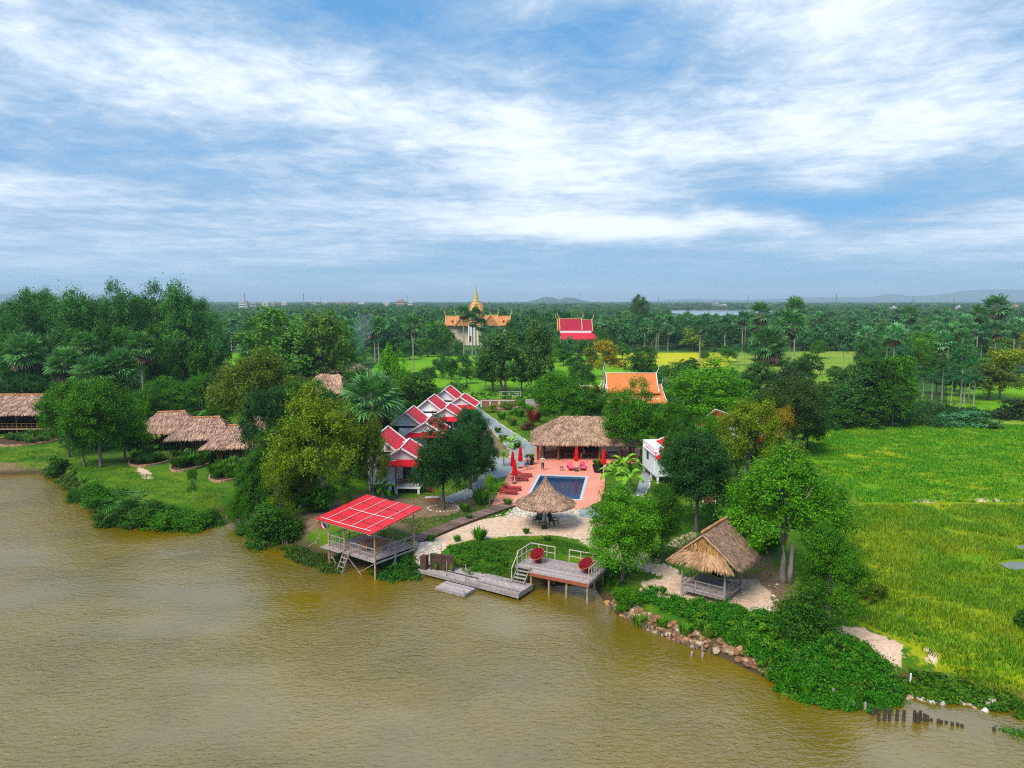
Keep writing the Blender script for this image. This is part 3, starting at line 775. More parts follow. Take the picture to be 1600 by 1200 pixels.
M['redrattan'] = mat('red_rattan', (0.30, 0.02, 0.015), 0.6, 0.4, 14); M['redcushion'] = mat('dark_red_cushion', (0.20, 0.006, 0.014), 0.85, 0.4, 7)
M['walkwood'] = mat('walk_planks', (0.20, 0.13, 0.11), 0.8, .3, 4, island=.35)
M['straw2'] = mat('pink_gold_straw', (0.47, 0.27, 0.15), 0.95, .4, 1.5, island=.45)
M['greenwood'] = mat('dark_green_paint', (0.02, 0.045, 0.02), 0.5, .2, 5)
M['pooltile'] = mat('pool_tile', (0.012, 0.05, 0.115), .3, .4, 2); M['coping'] = mat('pale_blue_coping', (0.50, 0.58, 0.66), .5, .15, 3)
M['poolwater'] = water_mat('pool_water', (0.008, 0.042, 0.10), 0.02, 1.2, 0.015, [(1.2, 1, (1, 1, 1), 0)])
M['redpad'] = mat('red_pad', (0.46, 0.05, 0.055), .85, .2, 4)
M['brownpost'] = mat('brown_post', (0.27, 0.10, 0.04), .55, .3, 3)
M['glass'] = mat('window_glass', (0.03, 0.045, 0.06), .08, spec=.6)
M['redsteps'] = mat('red_brick_step', (0.42, 0.09, 0.045), .8, .3, 4)
M['bamboowall'] = mat('bamboo_wall', (0.30, 0.15, 0.05), .8, .4, 8, stretch=(1, 1, 5)); M['thatch_hut'] = mat('weathered_thatch', (0.49, 0.31, 0.215), .95, .55, .9, island=.5, bump=.3, col2=(.27, .16, .13))
M['gableblue'] = mat('blue_grey_panel', (.34, .42, .56), .6, .2, 3)
M['goldtrim'] = mat('gold_trim', (.62, .42, .12), .5, .2, 3); M['templered'] = mat('temple_lower_tile', (.62, .02, .05), .6, .2, 1.5)
M['goldroof'] = mat('ochre_orange_tile', (.60, .25, .085), .6, .3, .8); M['templewall'] = mat('temple_cream', (.62, .50, .36), .7, .2, 1); M['towerpink'] = mat('tower_terracotta', (.52, .17, .08), .6, .3, 1)
M['wallbrown'] = mat('reddish_render', (.32, .14, .09), .9, .3, 1.5)
M['orange2'] = mat('faded_terracotta', (.52, .30, .20), .8, .2, .1)
M['hill'] = mat('hill_forest', (.035, .10, .06), .95, .45, .02, spec=.1)
M['bededge'] = mat('brick_edging', (.46, .27, .15), .9, .3, 3, island=.25); M['soil'] = mat('soil', (.10, .05, .03), .95, .3, 4)
M['wetwood'] = mat('wet_wood', (.085, .060, .045), .7, .4, 6)
# ------------------------------------------------------------------ thatch
def straw_on(rng, A, B, C, D, L=.55, W=.05, cover=1.4, lift=.05, over=.25):
    """slivers of straw lying down the slope of the face A-B (upper edge) to D-C (eave)"""
    A, B, C, D = [np.array(tuple(p), float) for p in (A, B, C, D)]
    area = .5 * (np.linalg.norm(np.cross(B - A, D - A)) + np.linalg.norm(np.cross(C - B, C - D)))
    n = int(area / (L * W * .5) * cover); e = int(np.linalg.norm(C - D) / W * 1.3)
    u = rng.random(n + e); v = np.concatenate([rng.random(n), rng.uniform(.97, 1.0, e)])
    wt = (np.linalg.norm(B - A) * (1 - v) + np.linalg.norm(C - D) * v) / max(np.linalg.norm(B - A), np.linalg.norm(C - D))
    keep = (rng.random(n + e) < wt) | (v > .97); u, v = u[keep], v[keep]; k = len(u); U = u[:, None]; Vv = v[:, None]
    top = A + (B - A) * U; bot = D + (C - D) * U; P = top + (bot - top) * Vv
    d = nrm(bot - top); nn = np.cross(B - A + (C - D), D - A); nn = nn / np.linalg.norm(nn); nn = nn if nn[2] > 0 else -nn
    d = nrm(d + rng.normal(size=(k, 3)) * .10)
    side = nrm(np.cross(np.broadcast_to(nn, (k, 3)), d)) * W * rng.uniform(.5, 1.2, (k, 1)); ln = L * rng.uniform(.5, 1.1, (k, 1))
    lf = nn * rng.uniform(.3, 1.3, (k, 1)) * lift
    eav = (Vv > .9) * 1.0
    q0 = P - d * ln * .5; q2 = P + d * ln * .5 - np.array([0, 0, 1.0]) * eav * over * rng.uniform(0, .8, (k, 1)); q1 = (q0 + q2) / 2
    V = np.stack([q0 + lf * .7, q1 + side + lf, q2 + lf * 1.2, q1 - side + lf], 1).reshape(-1, 3)
    return V, np.arange(4 * k).reshape(k, 4)

def thatch_obj(name, faces, parent, W=.05, L=.55, thick=.18, seed=0, m='thatch', cover=1.4, over=.25, caps=()):
    """faces: (A,B,C,D) quads given ridge edge first. Solid slab plus loose straw."""
    rng = np.random.default_rng(seed); VV = []; FF = []; mi = []; k = 0
    for (A, B, C, D) in faces:
        A, B, C, D = map(Vector, (A, B, C, D)); nn = (B - A + C - D).cross(D - A).normalized(); nn = nn if nn.z > 0 else -nn
        n = 8; rows = []
        for i in range(n + 1):
            for j in range(n + 1):
                p = A.lerp(B, j / n).lerp(D.lerp(C, j / n), i / n); rows.append(tuple(p + nn * (.05 * mnoise.noise(p * .9))))
        dn = [tuple(Vector(r) - Vector((0, 0, thick))) for r in rows]
        VV += rows + dn; m1 = (n + 1) ** 2
        for i in range(n):
            for j in range(n):
                a = i * (n + 1) + j; q = (a, a + 1, a + n + 2, a + n + 1); FF.append([x + k for x in q]); mi.append(0)
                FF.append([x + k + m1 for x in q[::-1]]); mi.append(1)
        for j in range(n):
            for (a, b) in ((j, j + 1), (n * (n + 1) + j, n * (n + 1) + j + 1), (j * (n + 1), (j + 1) * (n + 1)), (j * (n + 1) + n, (j + 1) * (n + 1) + n)):
                FF.append([a + k, b + k, b + k + m1, a + k + m1]); mi.append(0)
        k = len(VV); V, Fc = straw_on(rng, A, B, C, D, L, W, cover, .06, over); VV += [tuple(p) for p in V]; FF += [[x + k for x in f] for f in Fc.tolist()]; mi += [0] * len(Fc); k = len(VV)
    me = np_mesh(name, VV, FF, [m, 'thatchdark'], mi)
    return ob(name, me, parent)

def ridge_roll(parent, a, b, r=.11, m='ridge', name='ridge_cap'):
    mb = MB(); a, b = Vector(a), Vector(b); n = max(3, int((b - a).length / .55)); rr = random.Random(3)
    for i in range(n):
        p, q = a.lerp(b, i / n), a.lerp(b, (i + 1.06) / n); mb.tube([p, q], [r * rr.uniform(.85, 1.1), r * rr.uniform(.9, 1.15)], 7)
    return mb.build(name, m, parent)

def hip_roof(parent, x0, x1, y0, y1, ze, zr, rx0, rx1, ry=None, W=.09, L=.8, seed=1, name='roof', **kw):
    ry = (y0 + y1) / 2 if ry is None else ry; a, b = (rx0, ry, zr), (rx1, ry, zr); e0, e1, e2, e3 = (x0, y0, ze), (x1, y0, ze), (x1, y1, ze), (x0, y1, ze)
    o = thatch_obj(name, [(a, b, e1, e0), (b, a, e3, e2), (a, a, e0, e3), (b, b, e2, e1)], parent, W, L, seed=seed, **kw)
    return o

def railing(parent, p, q, h=1.0, n=5, mids=(.5,), w=.05, m='wood', name='railing', post=True):
    mb = MB(); p, q = Vector(p), Vector(q)
    mb.beam(p + Vector((0, 0, h)), q + Vector((0, 0, h)), w * 1.3, w)
    for k in mids: mb.beam(p + Vector((0, 0, h * k)), q + Vector((0, 0, h * k)), w, w * .8)
    for i in range(n + 1):
        a = p.lerp(q, i / n); mb.beam(a, a + Vector((0, 0, h)), w, w)
    return mb.build(name, m, parent)

def planks(mb, x0, x1, y0, y1, z, along='x', w=.16, th=.05, seed=0, gap=.012):
    rr = random.Random(seed); lo, hi = (y0, y1) if along == 'x' else (x0, x1); n = max(1, round((hi - lo) / w)); w = (hi - lo) / n
    for i in range(n):
        c = lo + (i + .5) * w; j = rr.uniform(-.006, .006)
        if along == 'x': mb.box(((x0 + x1) / 2 + rr.uniform(-.03, .03), c, z - th / 2 + j), (x1 - x0, w - gap, th))
        else: mb.box((c, (y0 + y1) / 2 + rr.uniform(-.03, .03), z - th / 2 + j), (w - gap, y1 - y0, th))

def frame_from(o, xp):
    """origin o, x axis towards xp"""
    o, xp = Vector(o), Vector(xp); return math.atan2(xp.y - o.y, xp.x - o.x)

# ------------------------------------------------------------------ red roofed pavilion over the water
def red_pavilion():
    DZ = 1.50; L0 = G(506, 851, DZ); Fr = G(586, 876, DZ); a = frame_from(L0, Fr); W = (Fr - L0).length; D = 4.3
    t = thing('stilt_pavilion', 'open timber pavilion on stilts over the pond under a flat red sheet roof', 'pavilion', (L0.x, L0.y, 0), a)
    mb = MB(); planks(mb, .55, W, 0, D, DZ, 'y', .17, seed=3); planks(mb, 0, .53, .0, .75, DZ - .03, 'x', .17, seed=4)
    planks(mb, 0, 2.4, -.42, -.02, DZ - .05, 'x', .2, seed=5)
    mb.build('deck', 'deck', t)
    mb = MB(); 
    for y in (.0, D / 2, D): mb.beam((.5, y, DZ - .14), (W + .02, y, DZ - .14), .08, .16)
    for x in (.6, W * .5, W): mb.beam((x, -.02, DZ - .27), (x, D + .02, DZ - .27), .08, .12)
    mb.build('floor_frame', 'wood', t)
    xs_ = (.62, 2.55, W - .05)
    zr = lambda y: 3.72 + (y + .6) * (0.80 / (D + 1.2))
    for x in xs_:
        for y in (.03, D - .05):
            if x == 2.55 and y > 1: 
                m = MB(); m.tube([(x, y, .2), (x, y, zr(y))], [.07, .06], 7); m.build('post', 'darkwood', t); continue
            m = MB(); m.tube([(x, y, -1.0), (x + .01, y, 1.6), (x, y, zr(y) - .04)], [.075, .07, .055], 8); m.build('post', 'tanwood', t)
    m = MB(); m.tube([(W - .05, 2.2, -1), (W - .05, 2.2, DZ)], .06, 7); m.build('post', 'wood', t)
    for p, q in (((.62, .03, 1.2), (2.0, .03, -.5)), ((2.2, .03, -.5), (2.5, .03, 1.2)), ((W - .1, .03, 1.2), (W - 2.0, .03, .1)), ((2.7, 0, 1.25), (W - .9, 0, -.5)), ((W, 2.3, 1.2), (W, .8, -.5)), ((.62, .03, 1.2), (.62, 2.2, -.3))):
        m = MB(); m.beam(p, q, .05, .05); m.build('brace', 'wood', t)
    # railings: two at the front with the ladder gap, the right side, the back, the left side
    railing(t, (.62, .03, DZ), (2.5, .03, DZ), .98, 4, (.5,), .06); railing(t, (3.3, .03, DZ), (W - .05, .03, DZ), .85, 3, (.5,), .06)
    railing(t, (W - .05, .05, DZ), (W - .05, 2.1, DZ), .85, 3, (.5,), .06); railing(t, (W - .05, 2.2, DZ), (W - .05, D - .05, DZ), .85, 2, (.5,), .06)
    railing(t, (W - .1, D - .05, DZ), (3.6, D - .05, DZ), .95, 3, (.5,), .06); railing(t, (.62, .1, DZ), (.62, D - .05, DZ), .95, 4, (.5,), .06)
    lad = MB()
    x0, x1 = 2.6, 3.25
    for x in (x0, x1): lad.beam((x, -.02, DZ + .15), (x - .12, -.95, -.35), .06, .10)
    for i in range(5):
        k = (i + .6) / 5.4; lad.beam((x0 - .12 * k, -.02 - .93 * k, DZ + .12 - 1.75 * k), (x1 - .12 * k, -.02 - .93 * k, DZ + .12 - 1.75 * k), .12, .04)
    lad.build('ladder', 'wood', t)
    # roof frame and the sheets
    mb = MB(); y0, y1, xa, xb = -.62, D + .62, -.25, W + .35
    for y in (.03, D / 2, D - .05): mb.beam((xa + .1, y, zr(y) - .03), (xb - .1, y, zr(y) - .03), .07, .07)
    for x in np.linspace(xa + .2, xb - .2, 8): mb.beam((x, y0 + .02, zr(y0) - .05), (x, y1 - .02, zr(y1) - .05), .05, .05)
    mb.build('roof_frame', 'tanwood', t)
    mb = MB(); n, mm = 22, 16; V = []; Fq = []
    for i in range(mm + 1):
        for j in range(n + 1):
            x = xa + (xb - xa) * j / n; y = y0 + (y1 - y0) * i / mm; V.append((x, y, zr(y) + .10 + .035 * mnoise.noise(Vector((x * 1.2, y * 1.6, 0))) - .05 * math.sin(math.pi * j / n)))
    for i in range(mm):
        for j in range(n): a0 = i * (n + 1) + j; Fq.append((a0, a0 + 1, a0 + n + 2, a0 + n + 1))
    mb.add(V, Fq); V2 = [(x, y, z - .03) for x, y, z in V]; mb.add(V2, [f[::-1] for f in Fq])
    rf = mb.build('roof', 'redroof', t)
    # pale battens lashed on top and dark seams between sheets
    for k, fx in enumerate((.16, .38, .60, .84)):
        m = MB(); x = xa + (xb - xa) * fx; pts = [(x + .03 * mnoise.noise(Vector((k, q, 0))), y0 + .25 + (y1 - y0 - .3) * q / 8, zr(y0 + .25 + (y1 - y0 - .3) * q / 8) + .155 - .05 * math.sin(math.pi * fx)) for q in range(9)]
        m.tube(pts, .030, 5); m.build('batten', 'offwhite', rf)
    for y, xa2, xb2 in ((D * .48, xa + 1.0, xb - .4), (y0 + .3, xa + .4, xb - .4)):
        m = MB(); m.tube([(xa2 + (xb2 - xa2) * q / 8, y, zr(y) + .17 - .05 * math.sin(math.pi * (xa2 + (xb2 - xa2) * q / 8 - xa) / (xb - xa))) for q in range(9)], .032, 5); m.build('batten', 'offwhite', rf)
    for y in (D * .17, D * .80):
        m = MB(); m.tube([(xa + .3 + (xb - xa - .6) * q / 8, y, zr(y) + .115 - .05 * math.sin(math.pi * (.05 + .9 * q / 8))) for q in range(9)], .022, 4); m.build('seam', 'darkwood', rf)
    mb = MB(); rr = random.Random(4)          # ragged straw-coloured fringe of the lath ends
    for i in range(60):
        x = xa + (xb - xa) * i / 60; mb.beam((x, y0 + .1, zr(y0) + .03), (x, y0 - rr.uniform(.02, .16), zr(y0) - rr.uniform(0, .05)), .05, .03)
    for i in range(40):
        y = y0 + (y1 - y0) * i / 40; mb.beam((xb - .1, y, zr(y) + .03), (xb + rr.uniform(.0, .12), y, zr(y)), .04, .03); mb.beam((xa + .1, y, zr(y) + .03), (xa - rr.uniform(.0, .12), y, zr(y)), .04, .03)
    mb.build('lath_fringe', 'tanwood', rf)
    mt = t.matrix_basis; w = lambda x, y, z=DZ: tuple(mt @ Vector((x, y, z)))
    # flag at the front corner
    f = thing('flag', 'small red white and blue flag drooping from the corner of the red roof', 'flag', w(-.05, -.3, 2.2), a + .5)
    p = MB(); p.tube([(.25, .15, .6), (-.15, -.05, 1.45)], .02, 5); p.build('pole', 'tanwood', f)
    for k, (c, nm) in enumerate((('red', 'red_band'), ('cloth_white', 'white_band'), ('flagblue', 'blue_band'))):
        m = MB(); V = []
        for i in range(8):
            u = i / 7
            for q in (k, k + 1): V.append((-.15 + q * .155 + u * .30, -.05 + .06 * math.sin(u * 5 + q), 1.42 - u * .72 + q * .03))
        m.add(V, [(2 * i, 2 * i + 2, 2 * i + 3, 2 * i + 1) for i in range(7)]); m.build(nm, c, f)
    # rattan furniture under the roof
    def rattan_chair(x, y, r, lab):
        c = thing('rattan_chair', lab, 'chair', w(x, y), a + r, 'rattan chairs in the pavilion')
        s = MB(); s.lathe([(.02, .42), (.30, .42), (.34, .38), (.30, .34), (.02, .34)], 12); s.build('seat', 'bamboo', c)
        s = MB()
        for i in range(9):
            q = R(-100 + 25 * i); s.tube([(.31 * math.sin(q), .31 * math.cos(q), .4), (.40 * math.sin(q), .40 * math.cos(q), .82 if abs(i - 4) < 3 else .66)], .014, 5)
        s.tube([(.40 * math.sin(R(-100 + 25 * i)), .40 * math.cos(R(-100 + 25 * i)), .82 if abs(i - 4) < 3 else .66) for i in range(9)], .03, 6); s.build('backrest', 'bamboo', c)
        for i in range(4):
            q = R(45 + 90 * i); s = MB(); s.tube([(.24 * math.sin(q), .24 * math.cos(q), .36), (.30 * math.sin(q), .30 * math.cos(q), 0)], .022, 5); s.build('leg', 'bamboo', c)
    rattan_chair(3.9, 1.0, 2.6, 'golden rattan chair nearest the ladder of the red roofed pavilion'); rattan_chair(4.9, 1.7, -2.3, 'golden rattan chair by the side railing of the red roofed pavilion'); rattan_chair(4.2, 2.9, .3, 'golden rattan chair at the landward railing of the red roofed pavilion'); rattan_chair(3.0, 2.2, 1.6, 'golden rattan chair in the middle of the red roofed pavilion')
    c = thing('rattan_table', 'round rattan table among chairs in the red roofed pavilion', 'table', w(4.05, 1.95), a)
    s = MB(); s.lathe([(.01, .70), (.45, .70), (.45, .66), (.01, .66)], 18); s.build('tabletop', 'bamboo', c); s = MB(); s.tube([(0, 0, .66), (0, 0, .35), (0, 0, 0)], [.12, .06, .26], 10); s.build('pedestal', 'bamboo', c)
red_pavilion()
def fallen():
    t = thing('driftwood', 'bare leaning branches at the water edge beside the red roofed pavilion', 'branch', tuple(G(488, 858, 0)))
    for i, (p, q, r) in enumerate((((0, 0, -.2), (.9, .5, 1.9), .05), ((1.6, .1, -.2), (.95, .5, 1.95), .045), ((-.4, .1, .2), (1.1, .4, .9), .035))):
        m = MB(); m.tube([p, Vector(p).lerp(q, .5) + Vector((.05, 0, .06)), q], [r, r * .8, r * .5], 6); m.build('limb', 'wood', t)
fallen()

# ------------------------------------------------------------------ landing stage, raft and sun deck
def landing():
    A = G(653, 888, .5); B = G(810, 928, .5); a = frame_from(A, B); L = (B - A).length; D = 2.0
    t = thing('landing_stage', 'long weathered plank landing stage low over the water between shore and deck', 'jetty', (A.x, A.y, 0), a)
    mb = MB(); planks(mb, 0, L * .56, 0, .85, .42, 'x', .28, .05, 1); mb.build('lower_boards', 'deck', t)
    mb = MB(); planks(mb, 0, L * .56, .95, D, .50, 'x', .26, .05, 2); planks(mb, L * .57, L, .35, D, .55, 'x', .27, .05, 3); planks(mb, L * .52, L, 0, .32, .50, 'x', .3, .06, 4); mb.build('boards', 'deck', t)
    mb = MB()
    mb.box((L * .28, .01, .27), (L * .56, .05, .24)); mb.box((L * .76, -.03, .33), (L * .49, .05, .30)); mb.box((L - .02, D / 2, .33), (.05, D, .30)); mb.box((.02, D / 2, .27), (.05, D, .24)); mb.box((L * .5, .9, .36), (L, .05, .1))
    mb.build('skirt', 'wood', t)
    for i, (x, y) in enumerate(((.3, 1.9), (L * .5, 1.95), (L - .25, 1.85), (L - .2, .15), (L * .55, .1))):
        m = MB(); m.tube([(x, y, -1), (x, y, .3)], .07, 7); m.build('pile', 'wood', t)
    mt = t.matrix_basis
    A2 = G(680, 917, .25); B2 = G(726, 929, .25); a2 = frame_from(A2, B2); L2 = (B2 - A2).length
    r = thing('raft', 'small square plank raft floating in front of the landing stage', 'raft', (A2.x, A2.y, 0), a2)
    mb = MB(); planks(mb, 0, L2, 0, 1.35, .27, 'x', .22, .05, 9); mb.build('boards', 'deck', r)
    mb = MB(); mb.box((L2 / 2, .03, .12), (L2, .05, .2)); mb.box((L2 - .02, .68, .12), (.05, 1.3, .2)); mb.box((.02, .68, .12), (.05, 1.3, .2)); mb.box((L2 / 2, 1.32, .12), (L2, .05, .2)); mb.build('frame', 'wood', r)
    for (px, py, top, lab) in ((698, 904, 878, 'thin mooring pole between the raft and the landing stage'), (728, 911, 882, 'thin mooring pole at the middle step of the landing stage'), (660, 888, 870, 'short pole at the shore end of the landing stage'), (725, 929, 921, 'very short pole at the outer corner of the raft')):
        g = G(px, py, .2); m = MB(); h = at(px, top, g.y).z; m.tube([(0, 0, -1), (0, 0, h)], [.045, .035], 6); tag(m.build('mooring_pole', 'wood', loc=(g.x, g.y, 0)), lab, 'pole', 'mooring poles of the landing stage')
    # sun deck
    DZ = 1.5; P0 = G(798, 888, DZ); P1 = G(919, 912, DZ); a = frame_from(P0, P1); L = (P1 - P0).length; D = 3.3
    t = thing('sun_deck', 'railed plank sun deck on posts over the pond with two red chairs', 'deck', (P0.x, P0.y, 0), a)
    mb = MB(); planks(mb, 1.55, L, -.0, .85, DZ, 'x', .17, .05, 5); planks(mb, 0, L, .86, D, DZ, 'x', .17, .05, 6); mb.build('boards', 'deck', t)
    mb = MB(); mb.box(((1.6 + L) / 2, -.03, DZ - .15), (L - 1.6, .05, .24)); mb.build('fascia', 'redfascia', t)
    mb = MB(); mb.box((.8, .82, DZ - .15), (1.55, .05, .2)); mb.box((L + .03, D / 2, DZ - .14), (.05, D, .2)); mb.box((-.03, D / 2 + .4, DZ - .14), (.05, D - .8, .2)); mb.box((L / 2, D * .6, DZ - .14), (L, .08, .16)); mb.build('floor_frame', 'wood', t)
    for x in (1.65, 3.1, 4.5, L - .1):
        m = MB(); m.tube([(x, .12, -1), (x, .12, DZ - .08)], .075, 8); m.build('post', 'tanwood', t)
    for x, y in ((.1, .95), (.1, D - .1), (L - .15, 1.5), (L - .15, D - .1), (2.6, 2)):
        m = MB(); m.tube([(x, y, -1), (x, y, DZ - .08)], .075, 8); m.build('post', 'tanwood', t)
    kw = dict(h=1.0, w=.055, m='palewood')
    railing(t, (.04, .95, DZ), (.04, D - .05, DZ), n=3, mids=(.5,), **kw); railing(t, (.04, D - .05, DZ), (2.1, D - .05, DZ), n=3, mids=(.5,), **kw)
    railing(t, (3.3, D - .05, DZ), (L - .05, D - .05, DZ), n=3, mids=(.5,), **kw); railing(t, (L - .05, D - .05, DZ), (L - .05, .25, DZ), n=6, mids=(.5,), **kw)
    s = MB()
    for i in range(5):
        z = DZ - .03 - i * .2; s.box((.72, .72 - i * .20, z - .03), (.95, .22, .05))
    for x in (.22, 1.22): s.beam((x, .85, DZ - .1), (x, -.28, .52), .05, .2)
    s.build('steps', 'wood', t); s = MB(); s.beam((.16, .9, DZ + 1.0), (.16, -.1, DZ + .1), .06, .06); s.beam((.16, -.1, DZ + .1), (.16, -.2, .5), .06, .06); s.build('handrail', 'palewood', t)
    mt = t.matrix_basis
    def papasan(x, y, r, lab):
        g = mt @ Vector((x, y, DZ)); c = thing('papasan_chair', lab, 'chair', tuple(g), a + r, 'round red chairs on the sun deck')
        m = MB(); m.lathe([(.20, .0), (.22, .03), (.14, .22), (.24, .40), (.27, .40), (.17, .22), (.25, .0), (.20, 0)], 16)
        for i in range(8):
            q = i * math.pi / 4; m.tube([(.22 * math.cos(q), .22 * math.sin(q), .0), (.13 * math.cos(q + .5), .13 * math.sin(q + .5), .22), (.27 * math.cos(q + 1), .27 * math.sin(q + 1), .42)], .018, 5)
        m.build('base', 'redwood', c)
        tilt = Matrix.Translation((0, 0, .42)) @ Matrix.Rotation(R(34), 4, 'X')
        m = MB(); m.lathe([(.01, .02), (.28, .07), (.48, .22), (.56, .38), (.58, .38), (.50, .18), (.28, .0), (.01, -.05)], 24); m.v = [tuple(tilt @ Vector(v)) for v in m.v]; m.build('bowl', 'redrattan', c, True)
        m = MB(); m.lathe([(.57 + .03 * math.cos(q * .785), .38 + .03 * math.sin(q * .785)) for q in range(9)], 24); m.v = [tuple(tilt @ Vector(v)) for v in m.v]; m.build('rim', 'redrim', c, True)
        m = MB(); m.lathe([(.01, .13), (.12, .16), (.13, .12)], 12); m.lathe([(.16, .12), (.30, .17), (.46, .30), (.53, .40), (.47, .26), (.30, .12), (.16, .09)], 20); m.v = [tilt @ Vector(v) + Vector((0, -.03, .045)) for v in m.v]; m.v = [tuple(v) for v in m.v]; m.build('cushion', 'redcushion', c, True)
    papasan(1.25, 2.15, -.2, 'round red bowl chair in the inland corner of the sun deck near the steps'); papasan(5.35, 2.0, -.55, 'round red bowl chair by the end railing of the sun deck')
landing()
def small_wall():
    A, B = G(674, 880, .9), G(709, 884, .9); a = frame_from(A, B)
    t = thing('retaining_wall', 'dark brown plank wall with hanging plants behind the landing stage', 'wall', (A.x, A.y, .4), a); L = (B - A).length
    m = MB(); 
    for i in range(6): m.box((L / 2, 0, .12 + i * .22), (L, .06, .21))
    m.build('boards', 'darkwood', t)
    for x in (0, L * .45, L): m = MB(); m.box((x, -.07, .55), (.12, .08, 1.5)); m.build('post', 'darkwood', t)
    m = MB(); m.box((-.55, -.1, .5), (.5, .5, 1.2)); m.build('side_box', 'darkwood', t)
    for x, c in ((L * .25, C_GREEN), (L * .62, C_OLIVE), (L * .95, C_YELLOW)):
        o = ob('hanging_fern', TUFT[0], t, (x, -.16, .75)); o.scale = (.3, .3, -.55); o.color = tuple(c) + (1,)
small_wall()

def boardwalk():
    t = thing('boardwalk', 'sloping boardwalk of dark planks from the pool terrace to the red pavilion', 'boardwalk', (0, 0, 0))
    c = [G(648, 846), G(700, 824), G(748, 806), G(795, 790)]; rr = random.Random(1); m = MB(); e = MB()
    for a, b in zip(c, c[1:]):
        n = int((b - a).length / .30); d = (b - a).normalized(); s = Vector((-d.y, d.x, 0))
        for i in range(n):
            p = a.lerp(b, (i + .5) / n) + Vector((0, 0, .12)); m.box(p + s * rr.uniform(-.04, .04) + Vector((0, 0, rr.uniform(-.01, .01))), ((b - a).length / n - .03, 1.55, .06), math.atan2(d.y, d.x))
        for k in (-.85,): e.beam(a + s * k + Vector((0, 0, .12)), b + s * k + Vector((0, 0, .12)), .08, .16)
    m.build('planks', 'walkwood', t); e.build('edge_beam', 'darkwood', t)
boardwalk()

